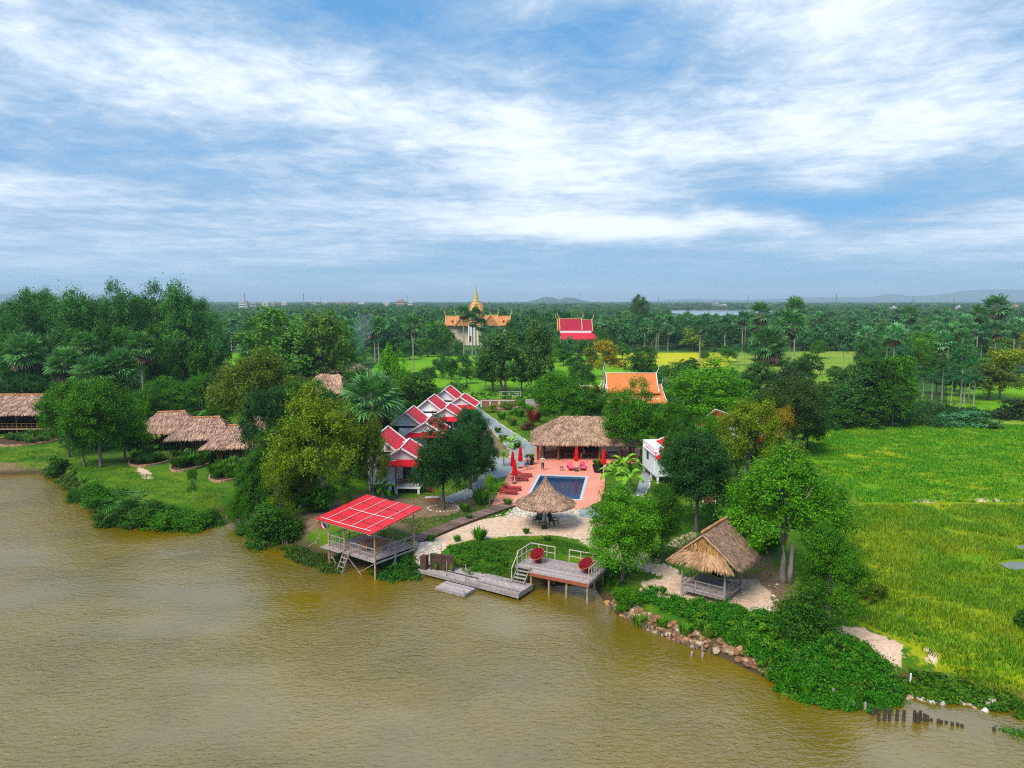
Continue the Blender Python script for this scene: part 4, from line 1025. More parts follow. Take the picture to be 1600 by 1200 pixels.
# ------------------------------------------------------------------ square thatched gazebo by the bank
def gazebo():
    FZ = 1.95; c = G(1112, 914, FZ); a = frame_from(G(1062, 909, FZ), G(1126, 925, FZ)); S = 1.5
    t = thing('thatched_gazebo', 'square gazebo with steep gabled thatch roof and railed plank floor on the sandy bank', 'gazebo', (c.x, c.y, GZ), a); f = FZ - GZ
    m = MB(); planks(m, -S, S, -S, S, f, 'x', .17, .05, 8); m.build('floor', 'deck', t)
    m = MB()
    for y in (-S, S): m.beam((-S, y, f - .16), (S, y, f - .16), .07, .14)
    for x in (-S, S): m.beam((x, -S, f - .17), (x, S, f - .17), .07, .14)
    for i in range(9): x = -S + .1 + i * (2 * S - .2) / 8; m.box((x, -S - .01, f - .065), (.09, .12, .07))
    m.build('floor_frame', 'wood', t)
    for (x, y) in ((-S, -S), (S, -S), (S, S), (-S, S)):
        m = MB(); m.tube([(x, y, -.4), (x, y, 2.55)], [.085, .07], 8); m.build('post', 'wood', t)
        m = MB(); m.tube([(x, y, -.1), (x, y, .18)], .13, 10); m.build('footing', 'concrete', t)
    for (p, q, n) in (((-S, -S), (S, -S), 3), ((S, -S), (S, S), 4), ((-S, S), (-S, -S), 4)): railing(t, (p[0], p[1], f), (q[0], q[1], f), .62, n, (.5,), .045, 'wood')
    m = MB()
    for i in range(7): m.beam((-S + i * .5, S, f), (-S + i * .5, S, 2.4), .06, .06)
    for y in (-S, S): m.beam((-S - .3, y, 2.45), (S + .3, y, 2.45), .08, .1)
    for x in (-S, S): m.beam((x, -S - .3, 2.45), (x, S + .3, 2.45), .08, .1)
    m.beam((0, -S, 2.45), (0, -S, 3.8), .07, .07); m.beam((0, S, 2.45), (0, S, 3.8), .07, .07); m.build('roof_frame', 'wood', t)
    zr, ze, o = 4.75, 2.62, S + .85; gy0, gy1 = -S + .15, S + .75
    
    faces = [((0, gy0 - .5, zr), (0, gy1, zr), (o, gy1, ze), (o, gy0 - .05, ze)), ((0, gy1, zr), (0, gy0 - .5, zr), (-o, gy0 - .05, ze), (-o, gy1, ze))]
    thatch_obj('roof', faces, t, .028, .5, .16, 3, 'thatch', 1.5, .3)
    # golden under-slopes at the two gable ends
    thatch_obj('gable_skirt', [((-1.1, -S + .1, 3.45), (1.1, -S + .1, 3.45), (o * .97, -S - .62, ze + .05), (-o * .97, -S - .62, ze + .05))], t, .035, .6, .12, 5, 'straw2', 1.5, .35)
    thatch_obj('gable_skirt', [((.9, S + .3, 3.45), (-.9, S + .3, 3.45), (-o * .96, o + .35, ze), (o * .96, o + .35, ze))], t, .035, .6, .12, 6, 'straw2', 1.5, .35)
    rng = np.random.default_rng(2); n = 500; x = rng.uniform(-1, 1, n) * 1.15; zt = zr - np.abs(x) * (zr - ze) / o - .12; P = np.stack([x, np.full(n, -S + .02) + rng.uniform(-.12, .1, n), zt], 1); L = (zt - 3.2)[:, None] * rng.uniform(.3, 1, (n, 1))
    T = P + np.array([0, 0, -1.0]) * np.maximum(L, .1) + rng.normal(size=(n, 3)) * .05; W = np.array([.022, 0, 0]); V = np.stack([P - W, P + W, T + W, T - W], 1).reshape(-1, 3)
    ob('gable_infill', np_mesh('gable_infill', V, np.arange(4 * n).reshape(n, 4), ['straw']), t)
    ridge_roll(t, (0, gy0 - .55, zr + .12), (0, gy1 + .05, zr + .12), .10)
    mt = t.matrix_basis; g = mt @ Vector((.3, .5, f))
    h = thing('hammock', 'dark hammock slung under the thatch of the square gazebo', 'hammock', tuple(g), a); m = MB(); V = []
    for i in range(13):
        u = i / 12 * 2 - 1; wv = .42 * (1 - u * u) ** .5 + .04
        for q in (-1, 0, 1): V.append((u * 1.35, q * wv, 1.15 * u * u + .45 + abs(q) * .22 * (1 - u * u)))
    m.add(V, [(3 * i + q, 3 * i + 3 + q, 3 * i + 4 + q, 3 * i + 1 + q) for i in range(12) for q in (0, 1)]); m.build('sling', 'black', h)
    for s in (-1, 1): m = MB(); m.tube([(s * 1.33, 0, 1.58), (s * 1.75, 0, 1.75)], .015, 4); m.build('rope', 'black', h)
gazebo()

# ------------------------------------------------------------------ conical thatched parasol, chairs and table
def thatch_parasol():
    c = G(852, 822); t = thing('thatched_parasol', 'round pointed thatch parasol on one pole over the sand', 'parasol', tuple(c))
    m = MB(); m.tube([(0, 0, -.1), (0, 0, 4.0)], [.09, .06], 8); m.build('pole', 'wood', t)
    prof = [(.04, 4.55), (.14, 4.2), (.45, 3.72), (1.0, 3.12), (1.75, 2.60), (2.62, 2.16)]; n = 24; m = MB(); m.lathe(prof, n); m.lathe([(r, z - .2) for r, z in prof[::-1]], n)
    VV = list(m.v); FF = [list(f) for f in m.f]; rng = np.random.default_rng(9)
    for (r0, z0), (r1, z1) in zip(prof, prof[1:]):
        for j in range(n):
            q0, q1 = 2 * math.pi * j / n, 2 * math.pi * (j + 1) / n; f = lambda r, z, q: (r * math.cos(q), r * math.sin(q), z)
            V, Fc = straw_on(rng, f(r0, z0, q0), f(r0, z0, q1), f(r1, z1, q1), f(r1, z1, q0), .5, .035, 1.5, .06, .2 if r1 > 2.5 else 0); k = len(VV); VV += V.tolist(); FF += [[x + k for x in ff] for ff in Fc.tolist()]
    ob('canopy', np_mesh('canopy', VV, FF, ['thatch']), t)
    m = MB()
    for j in range(12):
        q = j * math.pi / 6; m.beam((0, 0, 3.9), (2.42 * math.cos(q), 2.42 * math.sin(q), 2.1), .05, .05); m.beam((0, 0, 1.7), (1.3 * math.cos(q), 1.3 * math.sin(q), 2.55), .035, .035) if j % 3 == 0 else None
    m.build('ribs', 'wood', t)
    def adirondack(px, py, r, lab):
        g = G(px, py); ch = thing('garden_chair', lab, 'chair', tuple(g), r, 'dark green garden chairs')
        m = MB()
        for i in range(6): m.box((-.25 + i * .1, 0.0, .36), (.085, .5, .03), 0, 0, R(-8))
        m.build('seat', 'greenwood', ch); m = MB()
        for i in range(6): m.beam((-.25 + i * .1, .26, .34), (-.27 + i * .108, .55, 1.02 - .02 * abs(i - 2.5)), .085, .025)
        m.build('backrest', 'greenwood', ch)
        for s in (-1, 1):
            m = MB(); m.box((s * .34, -.02, .56), (.11, .66, .03)); m.build('armrest', 'greenwood', ch)
            for y in (-.28, .26): m = MB(); m.box((s * .31, y, .28), (.05, .06, .56)); m.build('leg', 'greenwood', ch)
    adirondack(840, 818, -.5, 'dark green garden chair west of the pole under the conical thatch parasol'); adirondack(865, 820, .9, 'dark green garden chair east of the pole under the conical thatch parasol')
    g = G(850, 826); ta = thing('side_table', 'small dark square table beside the pole under the conical thatch parasol', 'table', tuple(g), .2)
    m = MB(); m.box((0, 0, .5), (.6, .6, .05)); m.build('tabletop', 'cloth_grey', ta); m = MB(); m.box((0, 0, .24), (.4, .4, .47)); m.build('base', 'greenwood', ta)
thatch_parasol()

# ------------------------------------------------------------------ pool and terrace
TERR = [(769, 788), (782, 764), (794, 741), (808, 731), (836, 715), (836, 700), (1000, 700), (1000, 722), (950, 725), (947, 728), (944, 770), (938, 783), (915, 794)]
def tile_mat():
    m = mat('terrace_tile', (0.86, 0.32, 0.23), .75, .12, .5); n = NT(m.node_tree); b = n.n['Principled BSDF']
    g = n.new('ShaderNodeNewGeometry'); old = b.inputs['Base Color'].links[0].from_socket
    br = n.new('ShaderNodeTexBrick', offset=0.0); n.l.new(n.scale(g.outputs['Position'], (1, 1, 1), (0, 0, 0), (0, 0, R(9))), br.inputs[0]); br.inputs['Scale'].default_value = 1.0; br.inputs['Brick Width'].default_value = .4; br.inputs['Row Height'].default_value = .4; br.inputs['Mortar Size'].default_value = .018
    br.inputs['Color1'].default_value = (1, 1, 1, 1); br.inputs['Color2'].default_value = (.88, .9, .9, 1); br.inputs['Mortar'].default_value = (.72, .72, .72, 1)
    n.l.new(n.mix(1.0, old, br.outputs[0], 'MULTIPLY'), b.inputs['Base Color']); return m
M['tile'] = tile_mat()
TZ = GZ + .12
def pool():
    P = [G(843.5, 743, TZ), G(919, 744.5, TZ), G(908, 784.5, TZ), G(822, 784.5, TZ)]
    c = [Vector((p.x, p.y)) for p in P]; d = ((c[1] - c[2]) + (c[0] - c[3])); a = math.atan2(-d.x, d.y); ct = (c[0] + c[1] + c[2] + c[3]) / 4
    ax = Vector((math.cos(a), math.sin(a))); ay = Vector((-math.sin(a), math.cos(a))); W, L = 5.7, 10.2
    cr = ct + Vector((.0, 0)); o = P[1]; cen = Vector((o.x, o.y)) - ax * W / 2 - ay * L / 2
    def rect(w, l, z): return [tuple(cen + ax * sx * w / 2 + ay * sy * l / 2) + (z,) for sx, sy in ((-1, -1), (1, -1), (1, 1), (-1, 1))]
    # terrace slab with the pool cut out: strips from the outline to the basin rim
    m = bpy.data.meshes.new('terrace'); outer = [tuple(G(x, y, TZ)) for x, y in TERR]; inner = rect(W, L, TZ)
    import bmesh
    bm = bmesh.new(); vo = [bm.verts.new(p) for p in outer]; vi = [bm.verts.new(p) for p in inner]
    eo = [bm.edges.new((vo[i], vo[(i + 1) % len(vo)])) for i in range(len(vo))]; ei = [bm.edges.new((vi[i], vi[(i + 1) % 4])) for i in range(4)]
    bmesh.ops.triangle_fill(bm, edges=eo + ei, use_beauty=True, use_dissolve=False)
    for f in bm.faces:
        if f.normal.z < 0: f.normal_flip()
    bv = [bm.verts.new((p[0], p[1], GZ - .1)) for p in outer]
    for i in range(len(vo)): j = (i + 1) % len(vo); bm.faces.new((vo[i], bv[i], bv[j], vo[j]))
    bm.to_mesh(m); m.materials.append(M['tile']); tag(ob('terrace', m), kind='structure')
    t = thing('swimming_pool', 'small dark blue swimming pool with pale rim set in the red tiled terrace', 'swimming pool', (cen.x, cen.y, TZ), a)
    b = MB(); w, l = W, L; s = .28
    for (x, y, dx, dy) in ((0, -l / 2 + s / 2, w, s), (0, l / 2 - s / 2, w, s), (-w / 2 + s / 2, 0, s, l - 2 * s), (w / 2 - s / 2, 0, s, l - 2 * s)): b.box((x, y, -.03), (dx + (.02 if dy == s else 0), dy, .10))
    b.build('coping', 'coping', t); b = MB(); w2, l2 = w - 2 * s, l - 2 * s
    b.add([(-w2 / 2, -l2 / 2, -.05), (w2 / 2, -l2 / 2, -.05), (w2 / 2, l2 / 2, -.05), (-w2 / 2, l2 / 2, -.05), (-w2 / 2, -l2 / 2, -.45), (w2 / 2, -l2 / 2, -.45), (w2 / 2, l2 / 2, -.45), (-w2 / 2, l2 / 2, -.45)], [(4, 5, 6, 7), (0, 4, 5, 1)[::-1], (1, 5, 6, 2)[::-1], (2, 6, 7, 3)[::-1], (3, 7, 4, 0)[::-1]])
    b.build('basin', 'pooltile', t); b = MB(); b.add([(-w2 / 2, -l2 / 2, -.11), (w2 / 2, -l2 / 2, -.11), (w2 / 2, l2 / 2, -.11), (-w2 / 2, l2 / 2, -.11)], [(0, 1, 2, 3)]); b.build('water', 'poolwater', t)
pool()

def closed_umbrella(px, py, lab, H=2.6, base='red', stand=True):
    g = G(px, py, TZ); t = thing('closed_umbrella', lab, 'umbrella', tuple(g), px * .7, 'closed red umbrellas round the pool')
    m = MB(); m.tube([(0, 0, 0), (0, 0, H)], .028, 6); m.build('pole', 'white' if stand else 'wood', t)
    m = MB(); V = []; n = 16; prof = [(.03, H), (.10, H - .15), (.17, H - .6), (.20, H - 1.1), (.25, H - 1.6), (.20, H - 1.78), (.06, H - 1.8)]
    for (r, z) in prof:
        for j in range(n): q = 2 * math.pi * j / n; rr = r * (1 + .22 * (1 if j % 2 else -1)); V.append((rr * math.cos(q), rr * math.sin(q), z))
    m.add(V, [(i * n + j, i * n + (j + 1) % n, (i + 1) * n + (j + 1) % n, (i + 1) * n + j) for i in range(len(prof) - 1) for j in range(n)]); c = m.build('canopy', 'red', t)
    m = MB(); m.tube([(0, 0, H - .95), (0, 0, H - .88)], [.235, .235], 12); m.build('tie_strap', 'red', c)
    m = MB(); m.lathe([(.01, .12), (.10, .12), (.28, .04), (.28, 0)], 12); m.build('foot', 'black', t)
closed_umbrella(804, 755, 'closed red umbrella standing nearest the pool among the western loungers', 2.7)
closed_umbrella(801, 741, 'closed red umbrella behind the front one at the western loungers', 2.7)
closed_umbrella(813, 731, 'closed red umbrella at the far western corner of the terrace beside two people', 2.6)
closed_umbrella(900.5, 735, 'closed red umbrella between the two pink loungers', 2.9)
closed_umbrella(943, 740, 'closed red umbrella beside the black planter at the eastern terrace edge', 2.9)

def lounger(px, py, rot, lab, frame='redwood', cushion='red', grp='red sun loungers west of the pool'):
    g = G(px, py, TZ); t = thing('sun_lounger', lab, 'sun lounger', tuple(g), rot, grp)
    m = MB(); 
    for s in (-1, 1): m.box((s * .31, 0, .27), (.05, 1.95, .09))
    for y in (-.95, -.3, .3, .95): m.box((0, y, .26), (.6, .05, .05))
    m.build('frame', frame, t)
    for sx in (-1, 1):
        for y in (-.85, .75): m = MB(); m.box((sx * .30, y, .12), (.06, .08, .24)); m.build('leg', frame, t)
    m = MB(); m.box((0, -.35, .345), (.58, 1.2, .08)); m.build('mattress', cushion, t)
    m = MB(); m.beam((0, .26, .36), (0, .92, .72), .58, .08); m.build('back_cushion', cushion, t)
    return t
lounger(794, 772, R(78), 'red lounger nearest the conical thatch parasol on the western terrace edge', cushion='redpad')
lounger(800, 766, R(82), 'red lounger second from the thatch parasol on the western terrace edge', cushion='redpad')
lounger(812, 751, R(80), 'red lounger beside the foremost red umbrella on the western terrace', cushion='redpad')
lounger(818, 745, R(84), 'red lounger farthest from the thatch parasol on the western terrace', cushion='redpad')
lounger(891.5, 733, R(4), 'pink cushioned lounger west of the poolside umbrella before the thatched bar', 'redwood', 'pink', 'pink sun loungers before the bar')
lounger(910.5, 733, R(-3), 'pink cushioned lounger east of the poolside umbrella before the thatched bar', 'redwood', 'pink', 'pink sun loungers before the bar')
def planter(px, py, lab, k=1.0, leafy=True):
    g = G(px, py, TZ); t = thing('planter', lab, 'planter', tuple(g), 0, 'black planters on the terrace')
    m = MB(); m.lathe([(.01, .0), (.32 * k, 0), (.50 * k, .55 * k), (.52 * k, .72 * k), (.46 * k, .72 * k), (.44 * k, .6 * k), (.01, .6 * k)], 18); m.build('pot', 'black', t)
    if leafy: o = ob('leaves', TUFT[1], t, (0, 0, .6 * k)); o.scale = (.9 * k, .9 * k, .7 * k); o.color = C_GREEN + (1,)
planter(934, 738, 'large black tub with green plant beside the eastern umbrella', 1.25); planter(828, 726, 'black tub behind the standing couple at the west end of the bar', 1.1); planter(1003, 727, 'black tub at the shaded east end of the thatched bar', 1.0)
def stool(px, py, lab):
    g = G(px, py, TZ); t = thing('side_table', lab, 'table', tuple(g), 0, 'little dark pool tables'); m = MB(); m.box((0, 0, .42), (.42, .42, .05)); m.build('tabletop', 'darkwood', t)
    for sx in (-1, 1):
        for sy in (-1, 1): m = MB(); m.box((sx * .17, sy * .17, .2), (.05, .05, .4)); m.build('leg', 'darkwood', t)
stool(877.5, 735, 'small dark table alone on the tiles west of the pink loungers'); stool(901, 737, 'small dark table between the feet of the two pink loungers')

# ------------------------------------------------------------------ thatched bar behind the pool
def bar():
    p0 = G(836, 723, GZ); t = thing('thatched_bar', 'long open bar pavilion under a pinkish hipped thatch roof behind the pool', 'pavilion', (p0.x, p0.y, GZ), R(-1.5))
    e0 = at(831, 693, p0.y - .4); W = pw(174, p0.y); x0 = e0.x - p0.x; ze = e0.z - GZ - .05
    r0 = at(873, 651.5, p0.y + 4.3); zr = r0.z - GZ
    hip_roof(t, x0, x0 + W, -.6, 9.2, ze, zr, r0.x - p0.x, x0 + W - 3.3, W=.055, L=.8, seed=21, thick=.22, over=.22)
    ridge_roll(t, (r0.x - p0.x, 4.3, zr + .06), (x0 + W - 3.3, 4.3, zr + .06), .09, 'thatch')
    m = MB(); m.box((W / 2 - .3, 4.3, .15), (W - 1.0, 8.6, .30)); m.build('floor', 'tile', t)
    for i, x in enumerate((.35, .95, 2.9, 5.1, 8.0, 10.6, 12.2)):
        m = MB(); m.tube([(x, .25, 0), (x, .25, ze + .25)], .12, 8); m.build('post', 'brownpost', t)
    for x in (.35, 4.6, 8.8, 12.2): m = MB(); m.tube([(x, 8.2, 0), (x, 8.2, ze + .25)], .1, 8); m.build('post', 'brownpost', t)
    m = MB(); m.beam((.2, .25, ze + .1), (W - 1.2, .25, ze + .1), .12, .18); m.beam((.2, 8.2, ze + .1), (W - 1.2, 8.2, ze + .1), .12, .18)
    for x in (.35, 4.6, 8.8, 12.2): m.beam((x, .25, ze + .05), (x, 8.2, ze + .05), .1, .16)
    m.build('beams', 'darkwood', t)
    m = MB(); m.box((5.7, 6.4, 1.55), (5.6, .15, 2.5)); m.build('back_wall', 'darkwood', t)
    m = MB(); m.box((9.6, 2.6, 1.6), (2.9, .14, 2.6)); m.build('white_wall', 'white', t)
    m = MB(); m.box((4.6, 4.9, .85), (3.2, .6, 1.1)); m.build('counter', 'brownpost', t); m = MB(); m.box((4.6, 4.85, 1.43), (3.5, .8, .06)); m.build('counter_top', 'darkwood', t)
    for k, z in enumerate((1.6, 2.0, 2.4)): m = MB(); m.box((5.7, 6.2, z), (4.6, .22, .04)); m.build('shelf', 'brownwood', t)
    mt = t.matrix_basis
    def dtable(x, y, lab):
        c = thing('dining_table', lab, 'table', tuple(mt @ Vector((x, y, .30))), 0, 'brown tables under the bar roof'); m = MB(); m.box((0, 0, .74), (1.3, .8, .05)); m.build('tabletop', 'brownpost', c)
        for sx in (-1, 1): m = MB(); m.beam((sx * .5, -.3, 0), (sx * .5, .3, .72), .06, .06); m.beam((sx * .5, .3, 0), (sx * .5, -.3, .72), .06, .06); m.build('leg', 'brownwood', c)
    def dchair(x, y, r, lab):
        c = thing('dining_chair', lab, 'chair', tuple(mt @ Vector((x, y, .30))), r, 'dark chairs under the bar roof'); m = MB(); m.box((0, 0, .45), (.44, .44, .05)); m.build('seat', 'darkwood', c); m = MB()
        for s in (-1, 1): m.beam((s * .2, .2, .45), (s * .2, .28, .95), .04, .04)
        for z in (.65, .78, .92): m.beam((-.2, .24, z), (.2, .24, z), .03, .07)
        m.build('backrest', 'darkwood', c)
        for sx in (-1, 1):
            for sy in (-1, 1): m = MB(); m.box((sx * .19, sy * .19, .22), (.04, .04, .44)); m.build('leg', 'darkwood', c)
    for x, y, w in ((1.9, 1.1, 'at the west end, nearest the grey path'), (4.3, 1.2, 'behind the pink loungers'), (6.6, 1.2, 'where the seated guest sits'), (9.8, 1.6, 'before the white wall')):
        dtable(x, y, 'brown crossed-leg table in the thatched bar ' + w)
        for k, (dx, s) in enumerate(((-.95, 'its west side'), (.95, 'its east side'))): dchair(x + dx, y + .1, R(90) if dx < 0 else R(-90), 'dark chair in the thatched bar on %s, table %s' % (s, w.replace('at the ', '').split(',')[0]))
    return mt
BAR = bar()

# ------------------------------------------------------------------ people
def person(name_loc, rot, label, J, top, bottom, hair='hair', sleeve=True, shorts=True, skirt=False, group='people at the pool bar'):
    """J: joints in metres. One continuous skinned body; clothes and hair are skinned over it."""
    t = thing('person', label, 'person', name_loc, rot, group)
    def skin(nm, V, E, Rr, m, sub=1, root=0):
        me = bpy.data.meshes.new(nm); me.from_pydata([tuple(v) for v in V], E, []); o = ob(nm, me, t); me.materials.append(M[m])
        sk = o.modifiers.new('skin', 'SKIN'); sk.use_smooth_shade = True
        for i, d in enumerate(me.skin_vertices[0].data): r = Rr[i]; d.radius = r if isinstance(r, tuple) else (r, r); d.use_root = (i == root)
        s = o.modifiers.new('sub', 'SUBSURF'); s.levels = sub; s.render_levels = sub
        return o
    V = [J['pelvis'], J['waist'], J['chest'], J['neck'], J['head0'], J['head1'], J['head2']]; Rr = [(.15, .11), (.13, .10), (.165, .105), .055, (.075, .085), (.08, .10), (.06, .07)]; E = [(i, i + 1) for i in range(6)]
    V = [Vector(v) for v in V]; fwd = J.get('fwd', Vector((0, -1, 0)))
    def chain(start, pts, rs):
        prev = start
        for p, r in zip(pts, rs): V.append(Vector(p)); Rr.append(r); E.append((prev, len(V) - 1)); prev = len(V) - 1
        return prev
    for s in 'LR':
        sh, el, wr, ha = [Vector(J[k + s]) for k in ('sh', 'el', 'wr', 'ha')]; e = chain(2, [sh, el, wr, wr.lerp(ha, .45)], [.058, .043, .030, (.018, .04)])
        d = (ha - wr).normalized(); side = d.cross(Vector((0, 1, .2))).normalized(); cc = wr.lerp(ha, .45)
        for k in range(4): o_ = side * (.028 - k * .0187); b0 = cc + d * .035 + o_; l = (.065, .075, .07, .055)[k]; chain(e, [b0, b0 + d * l * .55 + fwd * .008, b0 + d * l * .9 + fwd * .025], [.009, .0085, .008])
        chain(e, [cc - d * .01 + side * .05, cc + d * .03 + side * .062 + fwd * .01], [.011, .009])
        hp, kn, an, to = [Vector(J[k + s]) for k in ('hp', 'kn', 'an', 'to')]; chain(0, [hp, kn, kn.lerp(an, .35), an, an.lerp(to, .5), to], [.085, .058, .052, .036, .036, (.035, .022)])
    skin('body', V, E, Rr, 'skin')
    h1, h0 = Vector(J['head1']), Vector(J['head0'])
    face = MB(); f = fwd.normalized(); sd = f.cross(Vector((0, 0, 1))).normalized(); c = h1 + f * .095
    face.tube([c + Vector((0, 0, .01)), c + f * .022 - Vector((0, 0, .03))], [.008, .014], 6); face.build('nose', 'skin', t)
    for s in (-1, 1):
        m = MB(); m.lathe([(.001, .012), (.010, .006), (.010, -.006), (.001, -.012)], 8, c + sd * s * .032 + Vector((0, 0, .012)) - f * .006); m.build('eye', 'black', t)
        m = MB(); m.tube([h1 + sd * s * .078 + Vector((0, 0, .03)), h1 + sd * s * .09 - Vector((0, 0, .03))], [.016, .012], 6); m.build('ear', 'skin', t)
    m = MB(); m.tube([c - Vector((0, 0, .06)) - sd * .022 - f * .008, c - Vector((0, 0, .06)) + sd * .022 - f * .008], .006, 5); m.build('mouth', 'cloth_red', t)
    skin('hair', [h1 - f * .03 + Vector((0, 0, .03)), Vector(J['head2']) - f * .01 + Vector((0, 0, .02)), h1 - f * .075 - Vector((0, 0, .03))], [(0, 1), (0, 2)], [(.088, .095), (.06, .07), .05], hair)
    S = [Vector(J[k]) for k in ('pelvis', 'waist', 'chest')] + [Vector(J['chest']).lerp(J['neck'], .7)]; Rs = [(.165, .125), (.15, .118), (.182, .122), .075]; E2 = [(0, 1), (1, 2), (2, 3)]
    if sleeve:
        for s in 'LR': S.append(Vector(J['sh' + s])); Rs.append(.074); E2.append((2, len(S) - 1)); S.append(Vector(J['sh' + s]).lerp(J['el' + s], .6)); Rs.append(.062); E2.append((len(S) - 2, len(S) - 1))
    skin('shirt', S, E2, Rs, top)
    if skirt:
        S = [Vector(J['pelvis']) + Vector((0, 0, .08)), Vector(J['pelvis']) - Vector((0, 0, .15)), (Vector(J['knL']) + Vector(J['knR'])) / 2 + Vector((0, 0, .05))]; skin('skirt', S, [(0, 1), (1, 2)], [(.16, .12), (.18, .15), (.22, .17)], bottom)
    else:
        S = [Vector(J['pelvis']) + Vector((0, 0, .07)), Vector(J['pelvis'])]; Rs = [(.155, .118), (.165, .125)]; E2 = [(0, 1)]; q = .85 if shorts else 1
        for s in 'LR':
            S.append(Vector(J['hp' + s])); Rs.append(.10); E2.append((1, len(S) - 1)); S.append(Vector(J['hp' + s]).lerp(J['kn' + s], q)); Rs.append(.078); E2.append((len(S) - 2, len(S) - 1))
            if not shorts: S.append(Vector(J['an' + s]) + Vector((0, 0, .03))); Rs.append(.055); E2.append((len(S) - 2, len(S) - 1))
        skin('shorts' if shorts else 'trousers', S, E2, Rs, bottom)
def stand(arms='down', lean=0.0, turn=0.0):
    J = dict(pelvis=(0, 0, .95), waist=(0, 0, 1.12), chest=(0, -.01, 1.34), neck=(0, 0, 1.50), head0=(0, -.01, 1.56), head1=(0, -.015, 1.63), head2=(0, 0, 1.70))
    for s, k in (('L', -1), ('R', 1)):
        J['sh' + s] = (k * .18, 0, 1.42); J['hp' + s] = (k * .09, 0, .90); J['kn' + s] = (k * .10, -.03 if k > 0 else -.005, .50); J['an' + s] = (k * .11, .03, .09); J['to' + s] = (k * .125, -.12, .035)
        if arms == 'down' or (arms == 'one' and k < 0): J['el' + s] = (k * .24, .02, 1.14); J['wr' + s] = (k * .25, -.05, .90); J['ha' + s] = (k * .25, -.08, .74)
        else: J['el' + s] = (k * .25, -.06, 1.16); J['wr' + s] = (k * .12, -.26, 1.26); J['ha' + s] = (k * .03, -.32, 1.34)
    return J
def sit():
    J = dict(pelvis=(0, 0, .86), waist=(0, .0, 1.02), chest=(0, -.04, 1.24), neck=(0, -.06, 1.40), head0=(0, -.08, 1.46), head1=(0, -.09, 1.53), head2=(0, -.08, 1.60))
    for s, k in (('L', -1), ('R', 1)):
        J['sh' + s] = (k * .18, -.04, 1.32); J['hp' + s] = (k * .09, -.05, .83); J['kn' + s] = (k * .12, -.44, .80 - .05 * (k > 0)); J['an' + s] = (k * .12, -.40, .38); J['to' + s] = (k * .13, -.54, .32); J['el' + s] = (k * .24, -.12, 1.06); J['wr' + s] = (k * .14, -.34, .96); J['ha' + s] = (k * .10, -.46, .90)
    return J
def pl(px, py): return tuple(G(px, py, TZ))
person(pl(821, 735), R(30), 'person in white shirt and blue skirt standing with arms folded beside the far umbrella', stand('up'), 'cloth_white', 'cloth_blue', skirt=True)
person(pl(826, 734), R(-20), 'person in dark top and blue shorts standing close beside the one in a skirt', stand('one'), 'cloth_grey', 'cloth_blue')
person(pl(848, 735), R(-10), 'person in white top and long black trousers standing before the bar posts', stand('up'), 'cloth_white', 'cloth_black', shorts=False)
q = BAR @ Vector((1.2, 2.0, .30)); person(tuple(q), R(60), 'person in black clothes standing in the shade under the bar roof', stand('down'), 'cloth_black', 'cloth_black', shorts=False)
q = BAR @ Vector((6.15, .9, .20)); person(tuple(q), R(-75), 'person in red top and dark shorts sitting on a table edge in the bar', sit(), 'cloth_red', 'cloth_black')

# ------------------------------------------------------------------ white bungalows with red roofs
def gable(mb_roof, trim, wall, cx, y0, y1, hw, ze, zr, over=.45, th=.08):
    """ridge along y"""
    s = (zr - ze) / hw; xo = hw + over; zo = ze - over * s
    for k in (-1, 1):
        a, b, c, d = (cx, y0 - over, zr), (cx, y1 + over, zr), (cx + k * xo, y1 + over, zo), (cx + k * xo, y0 - over, zo); up = Vector((0, 0, th)); V = [Vector(p) for p in (a, b, c, d)] + [Vector(p) + up for p in (a, b, c, d)]
        fs = [(4, 5, 6, 7), (3, 2, 1, 0), (0, 1, 5, 4), (1, 2, 6, 5), (2, 3, 7, 6), (3, 0, 4, 7)]
        mb_roof.add(V, fs if k > 0 else [f[::-1] for f in fs])
        for yy in (y0 - over, y1 + over): trim.beam((cx + k * .09, yy, zr + th + .03 - .09 * s), (cx + k * (xo + .03), yy, zo + th + .03), .09, .17)
        trim.beam((cx + k * (xo + .03), y0 - over, zo + .05), (cx + k * (xo + .03), y1 + over, zo + .05), .14, .14)
    trim.beam((cx, y0 - over - .06, zr + th + .05), (cx, y1 + over + .06, zr + th + .05), .13, .07)
    for yy, fl in ((y0, 1), (y1, -1)):
        wall.add([(cx - hw, yy, ze), (cx + hw, yy, ze), (cx, yy, zr - .04), (cx - hw, yy + .1 * fl, ze), (cx + hw, yy + .1 * fl, ze), (cx, yy + .1 * fl, zr - .04)], [(0, 1, 2), (5, 4, 3), (0, 3, 4, 1), (1, 4, 5, 2), (2, 5, 3, 0)])
